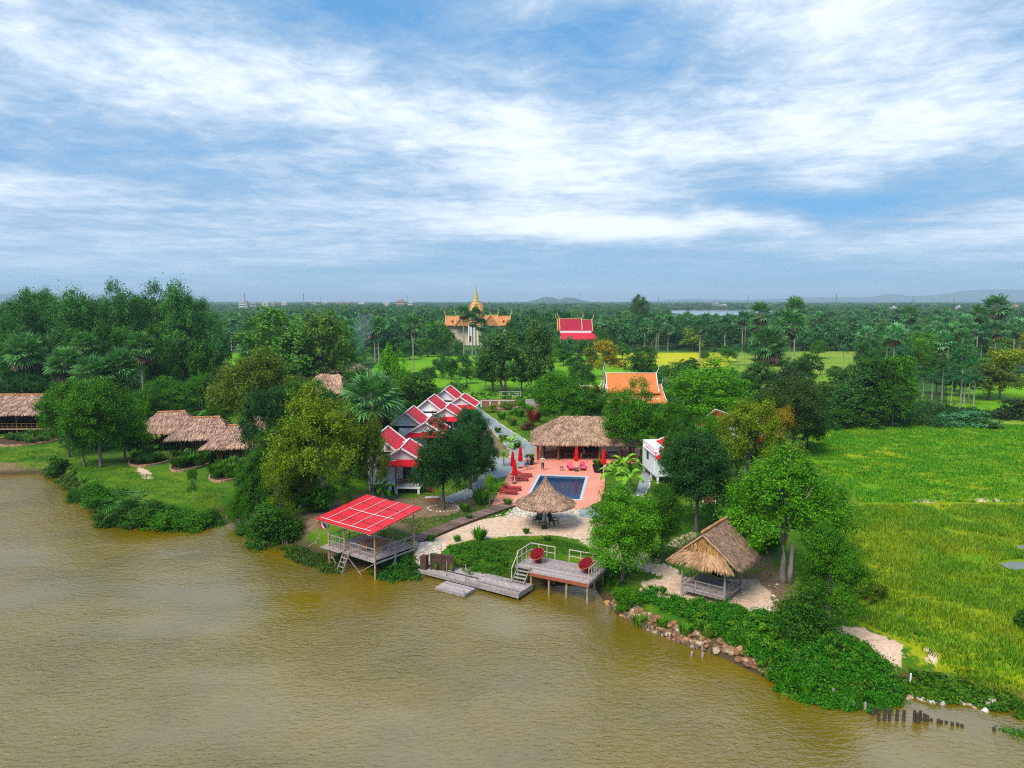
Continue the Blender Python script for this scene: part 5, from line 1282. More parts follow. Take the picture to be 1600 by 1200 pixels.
def bungalow(px, py, rot, lab, base=None, ac=True, wing=True, bx=3.6, low=0.0):
    g = base or G(px, py); t = thing('bungalow', lab, 'bungalow', (g.x, g.y, GZ), rot, 'white bungalows with red roofs')
    F_ = .75; roof, trim, wall = MB(), MB(), MB(); H = F_ + 2.75
    # wing A (behind, higher), wing B (front, with the porch at its right)
    if wing: gable(roof, trim, wall, .9, 1.8, 7.0, 2.1, H + .55, H + 2.25)
    gable(roof, trim, wall, bx, .9, 5.4, 2.0, H - .1 - low * .2, H + 1.15 - low)
    m = MB(); m.box((1.5, 4.4, F_ + 1.50), (5.1 - 2.1, 5.2, 3.0)); m.box((4.2, 3.9, F_ + 1.35), (2.5, 3.0, 2.6)); m.build('walls', 'bungalow_wall', t)
    m = MB(); m.box((1.55, 1.25, F_ + 1.35), (3.0, 1.1, 2.66)); m.build('side_room', 'bungalow_wall', t)
    wall.build('gable_wall', 'white', t); roof.build('roof', 'sheet_red', t); trim.build('bargeboard', 'white', t)
    m = MB(); px0 = 1.2 if wing else -.2; V = [(px0, .9, H - .12), (6.0, .9, H - .12), (6.15, -.1, H - .62), (px0 - .1, -.1, H - .62)]; m.add(V + [(x, y, z + .06) for x, y, z in V], [(4, 7, 6, 5), (0, 1, 2, 3), (3, 2, 6, 7), (0, 3, 7, 4), (1, 0, 4, 5), (2, 1, 5, 6)]); m.build('porch_roof', 'sheet_red', t)
    m = MB(); m.box((4.35, .8, F_ - .08), (2.6, 1.9, .16)); m.box((4.35, -.17, F_ - .06), (2.7, .06, .22)); m.box((5.7, 1.2, F_ - .06), (.06, 2.7, .22)); m.build('porch_floor', 'white', t)
    for x in (3.15, 5.6): m = MB(); m.box((x, -.08, F_ + 1.1), (.12, .12, 2.1)); m.build('porch_post', 'brownwood', t)
    railing(t, (3.2, -.08, F_), (5.6, -.08, F_), .8, 8, (.15,), .05, 'brownwood'); railing(t, (5.6, -.05, F_), (5.6, 2.3, F_), .8, 8, (.15,), .05, 'brownwood')
    d = MB(); d.box((3.9, 2.36, F_ + 1.0), (.9, .06, 2.0)); d.build('door', 'darkwood', t)
    w = MB(); w.box((4.85, 2.38, F_ + 1.3), (.8, .05, 1.1)); f = w.build('window', 'white', t); w = MB(); w.box((4.85, 2.35, F_ + 1.3), (.66, .03, .96)); w.build('pane', 'glass', f)
    w = MB(); w.box((.03, 4.6, F_ + 1.6), (.05, 1.0, 1.1)); f = w.build('window', 'white', t); w = MB(); w.box((.0, 4.6, F_ + 1.6), (.04, .84, .94)); w.build('pane', 'glass', f)
    w = MB(); w.box((5.46, 4.2, F_ + 1.4), (.06, 1.1, 1.1)); f = w.build('window', 'brownwood', t); w = MB(); w.box((5.49, 4.2, F_ + 1.4), (.04, .9, .9)); w.build('pane', 'glass', f)
    for x, y in ((.2, .85), (2.9, .85), (5.5, -.05), (3.2, -.05), (.2, 6.8), (5.3, 5.2), (2.8, 6.8), (.2, 3.6)): m = MB(); m.box((x, y, F_ / 2 - .1), (.22, .22, F_ + .1)); m.build('stilt', 'white', t)
    m = MB(); m.box((1.9, 3.9, F_ - .05), (3.9, 6.0, .14)); m.build('floor_slab', 'concrete', t)
    if ac: m = MB(); m.box((2.2, .45, .55), (.8, .32, .6)); u = m.build('air_conditioner', 'white', t); m = MB(); m.lathe([(.01, 0), (.2, 0)], 14, (0, 0, 0)); m.v = [(2.1 + x, .28, .55 + y) for x, y, z in m.v]; m.build('fan_grille', 'cloth_grey', u)
    s = MB()
    for i in range(4): s.box((6.0 + i * .28, .9, F_ - .1 - i * .19), (.3, 1.1, .07))
    s.build('steps', 'redwood', t)
    return t
B1 = G(562, 771) + Vector((.7, 0, 0))
bungalow(0, 0, R(-2), 'white bungalow nearest the pond with a porch and red gables', B1)
for (x, y, r, lab) in ((-13.6, 91.5, -3, 'second white bungalow from the pond, red gables behind the dark round trees'), (-12.2, 104.0, -4, 'third white bungalow from the pond, its red gables behind a small bare tree'), (-10.9, 116.0, -5, 'farthest white bungalow of the row, beside the top of the grey path')):
    bungalow(0, 0, R(r), lab, Vector((x - 1.0, y, 0)), False)
bungalow(0, 0, R(4), 'white bungalow east of the pool half hidden by a dark tree', Vector((G(1018, 758).x + .7, G(1018, 758).y, 0)), False, False, 2.3, .55)
bungalow(0, 0, R(8), 'white bungalow with faded red gable behind the yellowing tree', Vector((26.8, 88, 0)), False)
def wooden_steps(px, py, lab, rot, n=5):
    g = G(px, py); t = thing('garden_steps', lab, 'steps', tuple(g), rot)
    for i in range(n): m = MB(); m.box((0, i * .30, .12 + i * .17), (1.1, .32, .08)); m.build('tread', 'redsteps', t)
    for s in (-1, 1): m = MB(); m.beam((s * .6, -.2, .05), (s * .6, n * .3, .12 + n * .17), .08, .25); m.build('stringer', 'offwhite', t)
wooden_steps(1108, 788, 'short flight of red steps beside the dark tree east of the pool', R(-12))
g = G(675, 781); t = thing('brick_step', 'low pinkish brick step in front of the first bungalow', 'step', tuple(g), .1); m = MB(); m.box((0, 0, .12), (1.2, .5, .24)); m.build('block', 'orange', t); m = MB(); m.box((0, -.02, .27), (1.3, .6, .05)); m.build('slab', 'offwhite', t)

# ------------------------------------------------------------------ bamboo huts and the long hall on the west bank
def hut(px, py, W, D, ridge, lab, rot, zr=4.7, ze=2.35, seed=0):
    g = G(px, py); t = thing('bamboo_hut', lab, 'hut', (g.x, g.y, GZ), rot, 'thatched huts on the west bank'); f = .7
    cx = W / 2; hip_roof(t, -1.7, W + 1.3, -1.3, D + 1.3, ze, zr, cx - ridge / 2, cx + ridge / 2, W=.085, L=.8, seed=seed, thick=.25, m='thatch_hut'); ridge_roll(t, (cx - ridge / 2, D / 2, zr + .08), (cx + ridge / 2, D / 2, zr + .08), .12)
    m = MB(); planks(m, 0, W, 0, D, f, 'x', .3, .08, seed); m.build('floor', 'darkwood', t)
    m = MB(); m.box((W / 2 + .6, D * .62, f + .95), (W - 1.4, D * .7, 1.9)); m.build('walls', 'bamboowall', t)
    for x in (0, W / 3, 2 * W / 3, W):
        m = MB(); m.tube([(x, .05, -.1), (x, .05, ze + .2)], .08, 7); m.build('post', 'bamboo', t)
        m = MB(); m.tube([(x, D, -.1), (x, D, ze + .2)], .08, 7); m.build('post', 'bamboo', t)
    railing(t, (0, .05, f), (W * .66, .05, f), .85, 7, (.5,), .06, 'bamboo'); railing(t, (0, .05, f), (0, D * .5, f), .85, 4, (.5,), .06, 'bamboo')
    d = MB(); d.box((W / 2, D * .26, f + .9), (.8, .06, 1.75)); d.build('door', 'darkwood', t)
hut(233, 702, 5.2, 4.2, 3.6, 'westernmost of three thatched huts, behind the flower beds', R(13), seed=31); hut(283, 712, 5.4, 4.2, 3.8, 'middle of three thatched huts, behind a clipped yellow shrub', R(11), seed=32, zr=4.6); hut(340, 727, 5.2, 4.2, 3.2, 'easternmost of three thatched huts, half under dark trees', R(9), seed=33, zr=4.5)
def hall():
    g = G(92, 680); W = 26.0; t = thing('thatched_hall', 'long open hall on posts under a straight thatch roof at the western edge', 'hall', (g.x - W, g.y, GZ), R(1)); f = .95; D = 6.5; ze, zr = 3.25, 5.6
    thatch_obj('roof', [((0, D / 2, zr), (W + .4, D / 2, zr), (W + .4, -1.0, ze), (0, -1.0, ze)), ((W + .4, D / 2, zr), (0, D / 2, zr), (0, D + 1, ze), (W + .4, D + 1, ze))], t, .10, .9, .25, 41, 'thatch_hut', 1.3); ridge_roll(t, (0, D / 2, zr + .1), (W + .4, D / 2, zr + .1), .14)
    m = MB(); planks(m, 0, W + .6, 0, D, f, 'x', .4, .1, 5); m.build('floor', 'darkwood', t); m = MB(); m.box((W / 2, -.05, f - .08), (W + 1.2, .1, .2)); m.build('floor_edge', 'tanwood', t)
    for i in range(9):
        x = W - .3 - i * 3.1
        for y in (.1, D - .1): m = MB(); m.tube([(x, y, -.1), (x, y, ze + .4)], .09, 7); m.build('post', 'bamboo' if y < 1 else 'darkwood', t)
    railing(t, (0, .1, f), (W - 1.4, .1, f), .75, 34, (.45,), .06, 'bamboo'); m = MB(); m.box((W / 2, D - .3, f + 1.1), (W, .1, 2.2)); m.build('back_wall', 'darkwood', t)
    s = MB()
    for i in range(5): s.box((W - .9, -.2 - i * .22, f - .12 - i * .18), (1.2, .22, .05))
    for k in (-.6, .6): s.beam((W - .9 + k, -.1, f), (W - .9 + k, -1.2, 0), .05, .12); s.beam((W - .9 + k, -.1, f + .8), (W - .9 + k, -1.2, .8), .05, .05); s.beam((W - .9 + k, -1.2, 0), (W - .9 + k, -1.2, .8), .05, .05)
    s.build('steps', 'wood', t)
hall()
def small_roof(px, py, W, zr, ze, lab, rot=0, seed=0):
    g = G(px, py); t = thing('thatched_house', lab, 'house', (g.x, g.y, GZ), rot, 'thatched houses among the trees'); hip_roof(t, -W / 2 - .5, W / 2 + .5, -.5, 5.5, ze, zr, -W / 4, W / 4, W=.12, L=.9, seed=seed, thick=.25, m='thatch_hut'); m = MB(); m.box((0, 2.5, ze / 2), (W - .4, 4.4, ze)); m.build('walls', 'bamboowall', t)
    m = MB(); m.box((0, .27, 1.0), (.9, .06, 2.0)); m.build('door', 'darkwood', t)
small_roof(505, 640, 9, 6.3, 3.4, 'pinkish thatched house half hidden behind the olive trees', R(-20), 51); small_roof(300, 615, 5, 5.0, 3.0, 'tiny thatched roof beyond the three huts', 0, 52); small_roof(545, 602, 10, 5.2, 3.4, 'small tan roof beside the smoke beyond the fan palm', R(25), 53); small_roof(394, 712, 4.6, 4.9, 2.6, 'pale thatch peeping from the dark trees east of the three huts', R(-5), 54)
ORD = 'first second third fourth fifth sixth seventh eighth ninth tenth eleventh twelfth thirteenth fourteenth fifteenth sixteenth seventeenth eighteenth nineteenth twentieth'.split()
# ------------------------------------------------------------------ temples and the orange tiled house
def khmer_roof(mb, trim, x0, x1, y0, y1, ze, zr, over=.5, curve=.12, fin=1.5, capm=.16):
    """concave two-slope roof, ridge along x, with curled finials on the gables"""
    yc = (y0 + y1) / 2; n = 6
    prof = []
    for i in range(n + 1): u = i / n; prof.append((u, zr + (ze - zr) * u - curve * (zr - ze) * math.sin(math.pi * u)))
    for s in (-1, 1):
        V = []
        for u, z in prof: y = yc + s * ((y1 - y0) / 2 + over) * u; V += [(x0, y, z), (x1, y, z), (x0, y, z - .15), (x1, y, z - .15)]
        f = []
        for i in range(n): k = 4 * i; q = [(k, k + 1, k + 5, k + 4), (k + 2, k + 6, k + 7, k + 3), (k, k + 4, k + 6, k + 2), (k + 1, k + 3, k + 7, k + 5)]; f += q if s < 0 else [g[::-1] for g in q]
        f.append((4 * n, 4 * n + 1, 4 * n + 3, 4 * n + 2)); mb.add(V, f)
        for x in (x0, x1):
            for (u, z), (u2, z2) in zip(prof, prof[1:]): trim.beam((x, yc + s * ((y1 - y0) / 2 + over) * u, z + .05), (x, yc + s * ((y1 - y0) / 2 + over) * u2, z2 + .05), capm * 1.6, capm * 2)
            y = yc + s * ((y1 - y0) / 2 + over); sx = -1 if x == x0 else 1; trim.tube([(x, y, ze), (x, y + s * .3, ze + fin * .2), (x, y + s * .35, ze + fin * .5)], [capm, capm * .7, .02], 5)
    trim.beam((x0, yc, zr + .08), (x1, yc, zr + .08), capm * 1.5, capm)
    for x, sx in ((x0, -1), (x1, 1)): trim.tube([(x, yc, zr), (x + sx * .25 * fin, yc, zr + fin * .45), (x + sx * .18 * fin, yc, zr + fin)], [capm, capm * .7, .02], 6)

def windows(t, xs, y, z, w, h, frame='gold', m='darkwood'):
    for x in xs: b = MB(); b.box((x, y, z), (w + .3, .12, h + .3)); f = b.build('window', frame, t); b = MB(); b.box((x, y - .07, z), (w, .06, h)); b.build('pane', m, f)

def orange_house():
    Y = 122.0; L0 = at(945, 583, Y); R0 = at(1023, 583, Y); W = (R0 - L0).length; zr = L0.z - GZ; t = thing('tiled_house', 'house with steep orange tiled roof and white pointed gable ends among dark trees', 'house', (L0.x, Y - 5, GZ), R(-2))
    rf, tr = MB(), MB(); khmer_roof(rf, tr, 0, W, 1.6, 8.4, zr - 2.8, zr, .3, .10, 1.6, .065); khmer_roof(rf, tr, -.1, W + .9, -.6, 10.6, zr - 4.1, zr - 1.9, .5, .06, 1.0, .045)
    lf, lt = MB(), MB(); khmer_roof(lf, lt, -4.2, -1.0, 2, 8, zr - 4.0, zr - 2.2, .3, .05, 1.2, .09)
    r = rf.build('roof', 'orange', t); tr.build('gable_trim', 'white', r); r = lf.build('side_roof', 'orange', t); lt.build('gable_trim', 'white', r)
    m = MB(); m.box((W / 2, 5, (zr - 3.6) / 2), (W, 9.4, zr - 3.6)); m.box((-2.4, 5, (zr - 4.2) / 2), (2.9, 5, zr - 4.2)); m.build('walls', 'white', t)
    for x in (.12, W - .1): m = MB(); m.add([(x, 1.8, zr - 2.9), (x, 8.2, zr - 2.9), (x, 5, zr - .2)], [(0, 1, 2)]); m.add([(x + .1, 1.8, zr - 2.9), (x + .1, 8.2, zr - 2.9), (x + .1, 5, zr - .2)], [(2, 1, 0)]); m.build('gable_wall', 'gableblue', t)
    windows(t, (1.6, 4.2, 6.8), .25, 2.2, 1, 1.4, 'white', 'glass')
orange_house()

def red_temple():
    Y = 330.0; a = at(871, 500, Y); b = at(925, 500, Y); W = (b - a).length; zr = a.z - GZ; t = thing('red_temple', 'temple hall with tiered crimson roof and white walls beyond the rice fields', 'temple', (a.x, Y - 6, GZ), 0)
    rf, tr = MB(), MB(); khmer_roof(rf, tr, 0, W, 2, 12, zr - 5, zr, .4, .10, 3, .22); khmer_roof(rf, tr, W * .06, W * .70, 1.6, 12.4, zr - 4.9, zr + .5, .4, .1, 3.2, .24)
    r = rf.build('roof', 'maroon', t); tr.build('gable_trim', 'goldtrim', r)
    rf, tr = MB(), MB(); V = [(W * .05, 1.4, zr - 5.3), (W * .95, 1.4, zr - 5.3), (W + 4.2, -3.4, zr - 8.2), (1.2, -3.4, zr - 8.2)]; rf.add(V + [(x, y, z - .2) for x, y, z in V], [(0, 3, 2, 1), (4, 5, 6, 7), (3, 7, 6, 2), (0, 4, 7, 3), (1, 2, 6, 5), (0, 1, 5, 4)])
    V = [(W * .95, 1.4, zr - 5.3), (W * .95, 12, zr - 5.3), (W + 4.2, 16, zr - 8.2), (W + 4.2, -3.4, zr - 8.2)]; rf.add(V + [(x, y, z - .2) for x, y, z in V], [(0, 3, 2, 1), (4, 5, 6, 7), (3, 7, 6, 2), (0, 4, 7, 3), (1, 2, 6, 5), (0, 1, 5, 4)])
    rf.build('lower_roof', 'templered', t); m = MB(); m.beam((W * .05, 1.2, zr - 5.1), (W * .95, 1.2, zr - 5.1), .5, .9); m.build('white_band', 'white', t)
    m = MB(); m.box((W / 2 + .6, 5, (zr - 7.6) / 2), (W + 1, 12, zr - 7.6)); m.build('walls', 'white', t)
    for i in range(8): m = MB(); m.tube([(1.6 + i * (W + 2) / 7.5, -2.8, 0), (1.6 + i * (W + 2) / 7.5, -2.8, zr - 8.2)], .25, 8); m.build('column', 'white', t)
    windows(t, [W * k for k in (.2, .45, .7, .95)], -1.05, 1.9, 1, 1.8)
red_temple()
def gold_temple():
    Y = 340.0; a = at(697, 494, Y); b = at(797, 494, Y); W = (b - a).length; zr = a.z - GZ; cx = W * .47; t = thing('gold_temple', 'large ochre and gold temple with a tall pointed spire behind sugar palms', 'temple', (a.x, Y - 8, GZ), 0)
    rf, tr = MB(), MB(); khmer_roof(rf, tr, 0, W, 2, 14, zr - 4, zr, .6, .08, 3.5, .25); khmer_roof(rf, tr, W * .16, W * .80, 1, 15, zr - 4.5, zr + .4, .6, .08, 3, .25); r = rf.build('roof', 'goldroof', t); tr.build('gable_trim', 'goldtrim', r)
    # front-facing gables
    for gx, hw in ((W * .28, 3.6), (W * .70, 3.6)):
        m = MB(); m.add([(gx - hw, 0, zr - 4.2), (gx + hw, 0, zr - 4.2), (gx, 0, zr + .6), (gx - hw, 7, zr - 4.2), (gx + hw, 7, zr - 4.2), (gx, 7, zr + .6)], [(0, 1, 2), (0, 2, 5, 3), (1, 4, 5, 2)]); g = m.build('front_gable', 'goldroof', t)
        m = MB(); m.beam((gx - hw - .4, -.1, zr - 4.4), (gx, -.1, zr + .9), .4, .4); m.beam((gx + hw + .4, -.1, zr - 4.4), (gx, -.1, zr + .9), .4, .4); m.tube([(gx, 0, zr + .8), (gx, 0, zr + 2.6)], [.2, .03], 6); m.build('gable_trim', 'goldtrim', g)
    for gx in (W * .12, W * .90): m = MB(); m.lathe([(.01, 0), (.75, 0)], 4, (0, 0, 0)); m.v = [(gx + x, 1.25 if False else 1.0, zr - 2.3 + y) for x, y, z in m.v]; m.build('medallion', 'maroon', t)
    m = MB(); m.box((W / 2, 8, (zr - 3.9) / 2), (W - 2, 10, zr - 3.9)); m.build('walls', 'templewall', t); m = MB(); m.box((cx, 1.6, (zr - 4) / 2), (W * .21, 4, zr - 4)); m.build('porch', 'white', t)
    for i in range(5): m = MB(); m.tube([(cx - W * .10 + i * W * .05, -.8, 0), (cx - W * .10 + i * W * .05, -.8, zr - 4)], .3, 8); m.build('column', 'goldtrim' if i in (2, 3) else 'white', t)
    windows(t, (cx - 2.6, cx + 2.6), -.46, 3.0, 1.3, 2.4)
    # spire: square stepped tower, four small gables, then rings to a needle
    st = at(744, 441, Y).z - GZ; zb = zr - 2; b0 = at(744, 482, Y).z - GZ; s = MB(); s.box((cx, 8, (zb + b0 - 1) / 2), (5.2, 5.2, b0 - 1 - zb + .1)); s.build('tower_base', 'goldroof', t)
    s = MB()
    prof = [(3.6, b0 - 1.2), (2.9, b0 + .3), (2.9, b0 + .5), (2.2, b0 + 1.6), (2.2, b0 + 1.9), (1.5, b0 + 3), (1.6, b0 + 3.2), (1.0, b0 + 4.4), (1.1, b0 + 4.6), (.65, b0 + 6.0), (.72, b0 + 6.2), (.40, b0 + 7.6), (.42, b0 + 7.8), (.16, st - 2), (.03, st)]
    s.lathe(prof, 8, (cx, 8, 0)); s.build('spire', 'goldtrim', t)
    for k in range(4):
        q = k * math.pi / 2; c_, s_ = math.cos(q), math.sin(q); m = MB(); P = [(-2.2, -3.1, b0 - 1.2), (2.2, -3.1, b0 - 1.2), (0, -2.9, b0 + 2.4), (0, -.5, b0 + 2.2)]; P = [(cx + x * c_ - y * s_, 8 + x * s_ + y * c_, z) for x, y, z in P]; m.add(P, [(0, 1, 2), (1, 3, 2), (0, 2, 3)]); m.tube([P[2], (P[2][0], P[2][1], P[2][2] + 1.6)], [.15, .02], 5); m.build('tower_gable', 'towerpink', t)
gold_temple()
def tiny_gable():
    Y = 420; a = at(1014, 507, Y); t = thing('temple_gate', 'tiny steep red gable poking from the treetops east of the crimson temple', 'gate', (a.x, Y, GZ), R(70)); z = at(1014, 499, Y).z - GZ; rf, tr = MB(), MB(); khmer_roof(rf, tr, 0, 3.5, -2, 2, z - 4.2, z, .3, .05, 1.5, .16); r = rf.build('roof', 'templered', t); tr.build('gable_trim', 'goldtrim', r); m = MB(); m.box((1.7, 0, (z - 4) / 2), (3, 3, z - 4)); m.build('walls', 'offwhite', t)
tiny_gable()
def garden_frame():
    g = G(780, 622); t = thing('trellis', 'pale rail trellis at the far end of the garden', 'trellis', tuple(g), 0)
    for i in range(9): m = MB(); m.box((i * .55, 0, .7), (.06, .06, 1.4)); m.build('post', 'offwhite', t)
    for z in (.5, .95, 1.35): m = MB(); m.box((2.2, 0, z), (4.5, .05, .06)); m.build('rail', 'offwhite', t)
    A, B = G(752, 636), G(822, 636); t = thing('brick_wall', 'low reddish garden wall closing the far end of the grey path', 'wall', tuple(A), 0); L = B.x - A.x
    m = MB(); m.box((L / 2, 0, .6), (L, .2, 1.2)); m.build('panel', 'wallbrown', t); m = MB(); m.box((L / 2, 0, 1.25), (L + .1, .3, .1)); m.build('cap', 'offwhite', t)
    for i in range(6): m = MB(); m.box((i * L / 5, -.02, .65), (.28, .3, 1.3)); m.build('pier', 'offwhite', t)
    A, B = G(822, 632), G(860, 633); t = thing('low_wall', 'short white block wall right of the reddish garden wall', 'wall', tuple(A), 0); L = B.x - A.x; m = MB(); m.box((L / 2, 0, .45), (L, .2, .9)); m.build('panel', 'concrete', t); m = MB(); m.box((L / 2, 0, .93), (L, .28, .07)); m.build('cap', 'offwhite', t)
garden_frame()

# ------------------------------------------------------------------ far skyline: town, masts, hills
def far_block(px, top, wpx, Y, c, lab, i):
    a = at(px, top, Y); W = pw(wpx, Y); H = a.z - GZ; t = thing('town_building', lab, 'building', (a.x, Y, GZ), 0, 'far town buildings on the horizon'); m = MB(); m.box((0, 0, H / 2), (W, W * .6, H)); m.box((W * .2, 0, H + H * .08), (W * .3, W * .3, H * .16)); m.box((0, 0, H), (W * 1.04, W * .64, .5)); m.build('walls', c, t)
    for r_ in range(2):
        m = MB(); m.box((0, -W * .3 - .05, H * (.55 + .25 * r_)), (W * .86, .1, H * .08)); m.build('window_band', 'glass', t)
spots = [(380, 470.5, 12, 'offwhite', 'widest pale town building under the first mast'), (396, 473, 8, 'concrete', 'low town building just east of the first mast'), (415, 472.5, 9, 'offwhite', 'low cream town building between the two masts'), (427, 473, 6, 'orange2', 'small terracotta town building between the two masts'), (444, 472.5, 8, 'offwhite', 'low pale town building west of the second mast'), (490, 473, 8, 'concrete', 'grey town building east of the second mast'), (508, 472, 7, 'offwhite', 'small pale town building midway along the skyline'), (531, 471.5, 10, 'concrete', 'dull town building beside a tuft of tall trees'), (547, 472, 7, 'orange2', 'terracotta town building midway to the tall hotel'), (565, 473, 9, 'offwhite', 'low town building with cream walls west of the hotel'), (603, 472.5, 10, 'offwhite', 'cream town building immediately west of the tallest block'), (626, 469.5, 11, 'orange2', 'tallest terracotta town block with a roof box'), (641, 472, 7, 'offwhite', 'pale town building east of the tallest block')]
for i, (px, top, w, c, lab) in enumerate(spots): far_block(px, top, w, 1500 + (i * 37) % 300, c, lab, i)
far_block(1118, 473.5, 9, 1750, 'concrete', 'grey waterfront building across the far lake', 0); far_block(1129, 476, 12, 1740, 'offwhite', 'long pale waterfront building across the far lake', 1); far_block(1395, 480, 9, 1050, 'offwhite', 'white house front among distant trees east', 2); far_block(1586, 478, 10, 1100, 'orange2', 'pink walled building at the eastern horizon', 3); far_block(1497, 479, 6, 1100, 'offwhite', 'little white building before the long blue hill', 4)
def mast(px, top, Y, lab, w=.02):
    a = at(px, top, Y); H = a.z - GZ; t = thing('radio_mast', lab, 'mast', (a.x, Y, GZ), 0, 'masts on the horizon'); m = MB(); s = H * .03
    for sx, sy in ((-1, -1), (1, -1), (1, 1), (-1, 1)): m.beam((sx * s, sy * s, 0), (sx * s * .25, sy * s * .25, H), H * .006)
    for i in range(12): z0, z1 = H * i / 12, H * (i + 1) / 12; k0, k1 = s * (1 - .75 * i / 12), s * (1 - .75 * (i + 1) / 12); m.beam((-k0, -k0, z0), (k1, -k1, z1), H * .004); m.beam((k0, -k0, z0), (-k1, -k1, z1), H * .004)
    m.build('lattice', 'steel', t); m = MB(); m.tube([(0, 0, H), (0, 0, H * 1.06)], H * .003, 5); m.build('antenna', 'steel', t)
    for k in (.82, .92): m = MB(); m.tube([(0, 0, H * k), (0, 0, H * k + H * .03)], H * .018, 8); m.build('platform', 'steel', t)
for (px, top, Y, lab) in ((382, 458, 1300, 'radio mast above the westernmost town building'), (474, 458, 1300, 'radio mast standing alone over the palms west of the temple spire'), (501, 465, 1700, 'shorter radio mast just east of the lone mast'), (637, 461, 1500, 'radio mast beside the tallest terracotta town block'), (874, 461, 3000, 'radio mast in the dip of the twin hill'), (905, 457, 2400, 'thin radio mast on the eastern slope of the twin hill'), (1029, 464, 1300, 'radio mast near the broad crowned horizon tree'), (1045, 466, 1400, 'thin radio mast second from the broad crowned horizon tree'), (1169, 461, 1300, 'radio mast beyond the far lake'), (1307, 459, 1400, 'radio mast over the palm belt east of the lake'), (1428, 462, 1400, 'radio mast before the low blue hill'), (1491, 463, 1500, 'radio mast before the long blue hill')): mast(px, top, Y, lab)
def hill(name, pts, Y, lab, depth=1400):
    n = 90; x0, x1 = pts[0][0], pts[-1][0]; V = []; Fq = []; m = 8
    for i in range(n + 1):
        px = x0 + (x1 - x0) * i / n
        for (a, b) in zip(pts, pts[1:]):
            if a[0] <= px <= b[0]: u = (px - a[0]) / max(b[0] - a[0], 1e-6); u = u * u * (3 - 2 * u) * .6 + u * .4; py = a[1] + (b[1] - a[1]) * u; break
        c = at(px, py, Y)
        for j in range(m + 1):
            v = j / m; h = (c.z - GZ) * math.sin(math.pi * v) ** .8 * (1 + .06 * mnoise.noise(Vector((px * .11, j * .7, 0)))); V.append((c.x, Y + (v - .5) * depth, GZ + h - 2))
    for i in range(n):
        for j in range(m): k = i * (m + 1) + j; Fq.append((k, k + m + 1, k + m + 2, k + 1))
    me = bpy.data.meshes.new(name); me.from_pydata(V, [], Fq); me.materials.append(M['hill']); me.polygons.foreach_set('use_smooth', [True] * len(Fq)); tag(ob(name, me), kind='structure')
hill('hill', [(826, 471), (840, 467), (852, 463), (862, 464), (873, 467.5), (884, 464.5), (895, 464.5), (906, 468), (922, 471)], 5200, '', 900)
hill('hill', [(-120, 471), (-60, 462), (0, 460), (22, 458.5), (40, 459), (48, 463), (75, 471)], 7500, '')
hill('hill', [(1230, 471), (1260, 464), (1340, 464), (1375, 462.5), (1392, 458.5), (1402, 461), (1420, 462.5), (1460, 461), (1490, 458), (1512, 453.5), (1540, 452), (1590, 452), (1650, 451), (1760, 456), (1900, 470)], 9500, '')
hill('hill', [(1000, 471), (1080, 467), (1160, 468.5), (1240, 466), (1320, 467), (1420, 466), (1520, 468), (1640, 471)], 9000, '')

# ------------------------------------------------------------------ trees one can point to
T = tree
T(1222, 908, 712, 215, 'spread', C_BRIGHT, 'large spreading tree with pale forked trunk behind the square gazebo')
T(1294, 985, 824, 125, 'spread', C_GREEN, 'vine covered tree stump with bushy head beside the paddy')
T(1254, 1000, 893, 100, 'bush', C_DARK, 'dense dark round shrub at the foot of the vine covered stump')
T(973, 902, 764, 138, 'round', C_BRIGHT, 'glossy bright green tree overhanging the sun deck')
T(978, 926, 885, 50, 'bush', C_GREEN, 'lower leafy skirt of shoots beside the end of the sun deck')
T(1034, 880, 756, 70, 'round', C_DARK, 'slim dark tree behind the glossy tree by the sun deck')
T(1088, 830, 676, 138, 'round', C_VDARK, 'very dark tree with grey trunk in front of the eastern bungalow')
T(1165, 780, 618, 118, 'spread', C_YELLOW, 'yellowing tree with orange tips east of the pool')
T(1212, 760, 642, 80, 'airy', C_ORANGE, 'orange tinted sparse tree before the dark domed tree')
T(1240, 716, 588, 120, 'round', (0.040, .085, .012), 'tall domed dark olive tree at the corner of the paddy')
T(985, 722, 604, 112, 'round', C_GREEN, 'rounded green tree growing through the east end of the bar roof')
T(1106, 690, 573, 150, 'round', C_BRIGHT, 'broad bright green dome between the orange roofed house and the yellowing tree')
T(1040, 700, 628, 90, 'round', C_GREEN, 'smaller green tree behind the east end of the bar')
T(1112, 748, 648, 62, 'round', C_GREEN, 'green tree in front of the hidden red gable east of the pool')
T(1128, 712, 640, 95, 'round', C_DARK, 'dark tree filling the gap before the bright dome')
T(1060, 764, 666, 66, 'round', C_DARK, 'small dark tree over the eastern bungalow roof')
T(693, 795, 664, 104, 'round', C_VDARK, 'very dark round tree in a stone ring in front of the bungalows')
T(735, 764, 668, 80, 'round', C_VDARK, 'dark round tree second from the first bungalow')
T(740, 752, 632, 76, 'spread', (0.03, .12, .035), 'spiky leaved dark green tree behind the pair of round trees')
T(878, 668, 582, 98, 'round', C_GREEN, 'mango-like dome behind the west end of the bar')
T(925, 664, 600, 76, 'round', C_GREEN, 'round green tree touching the ridge of the bar')
T(845, 640, 596, 40, 'round', C_GREEN, 'small round tree at the edge of the bright field west of the bar')
T(500, 798, 612, 156, 'spread', C_YELLOW, 'big yellow green tree at the shore west of the red pavilion')
T(583, 782, 654, 60, 'spread', C_OLIVE, 'olive tree with straight dark trunk beside the first bungalow wall')
T(436, 815, 704, 76, 'airy', C_YELLOW, 'light yellow green sapling at the shore')
T(424, 822, 742, 100, 'bush', C_DARK, 'dark round bush hanging over the inlet')
T(468, 795, 680, 80, 'spread', C_OLIVE, 'olive tree tucked under the big yellow green tree')
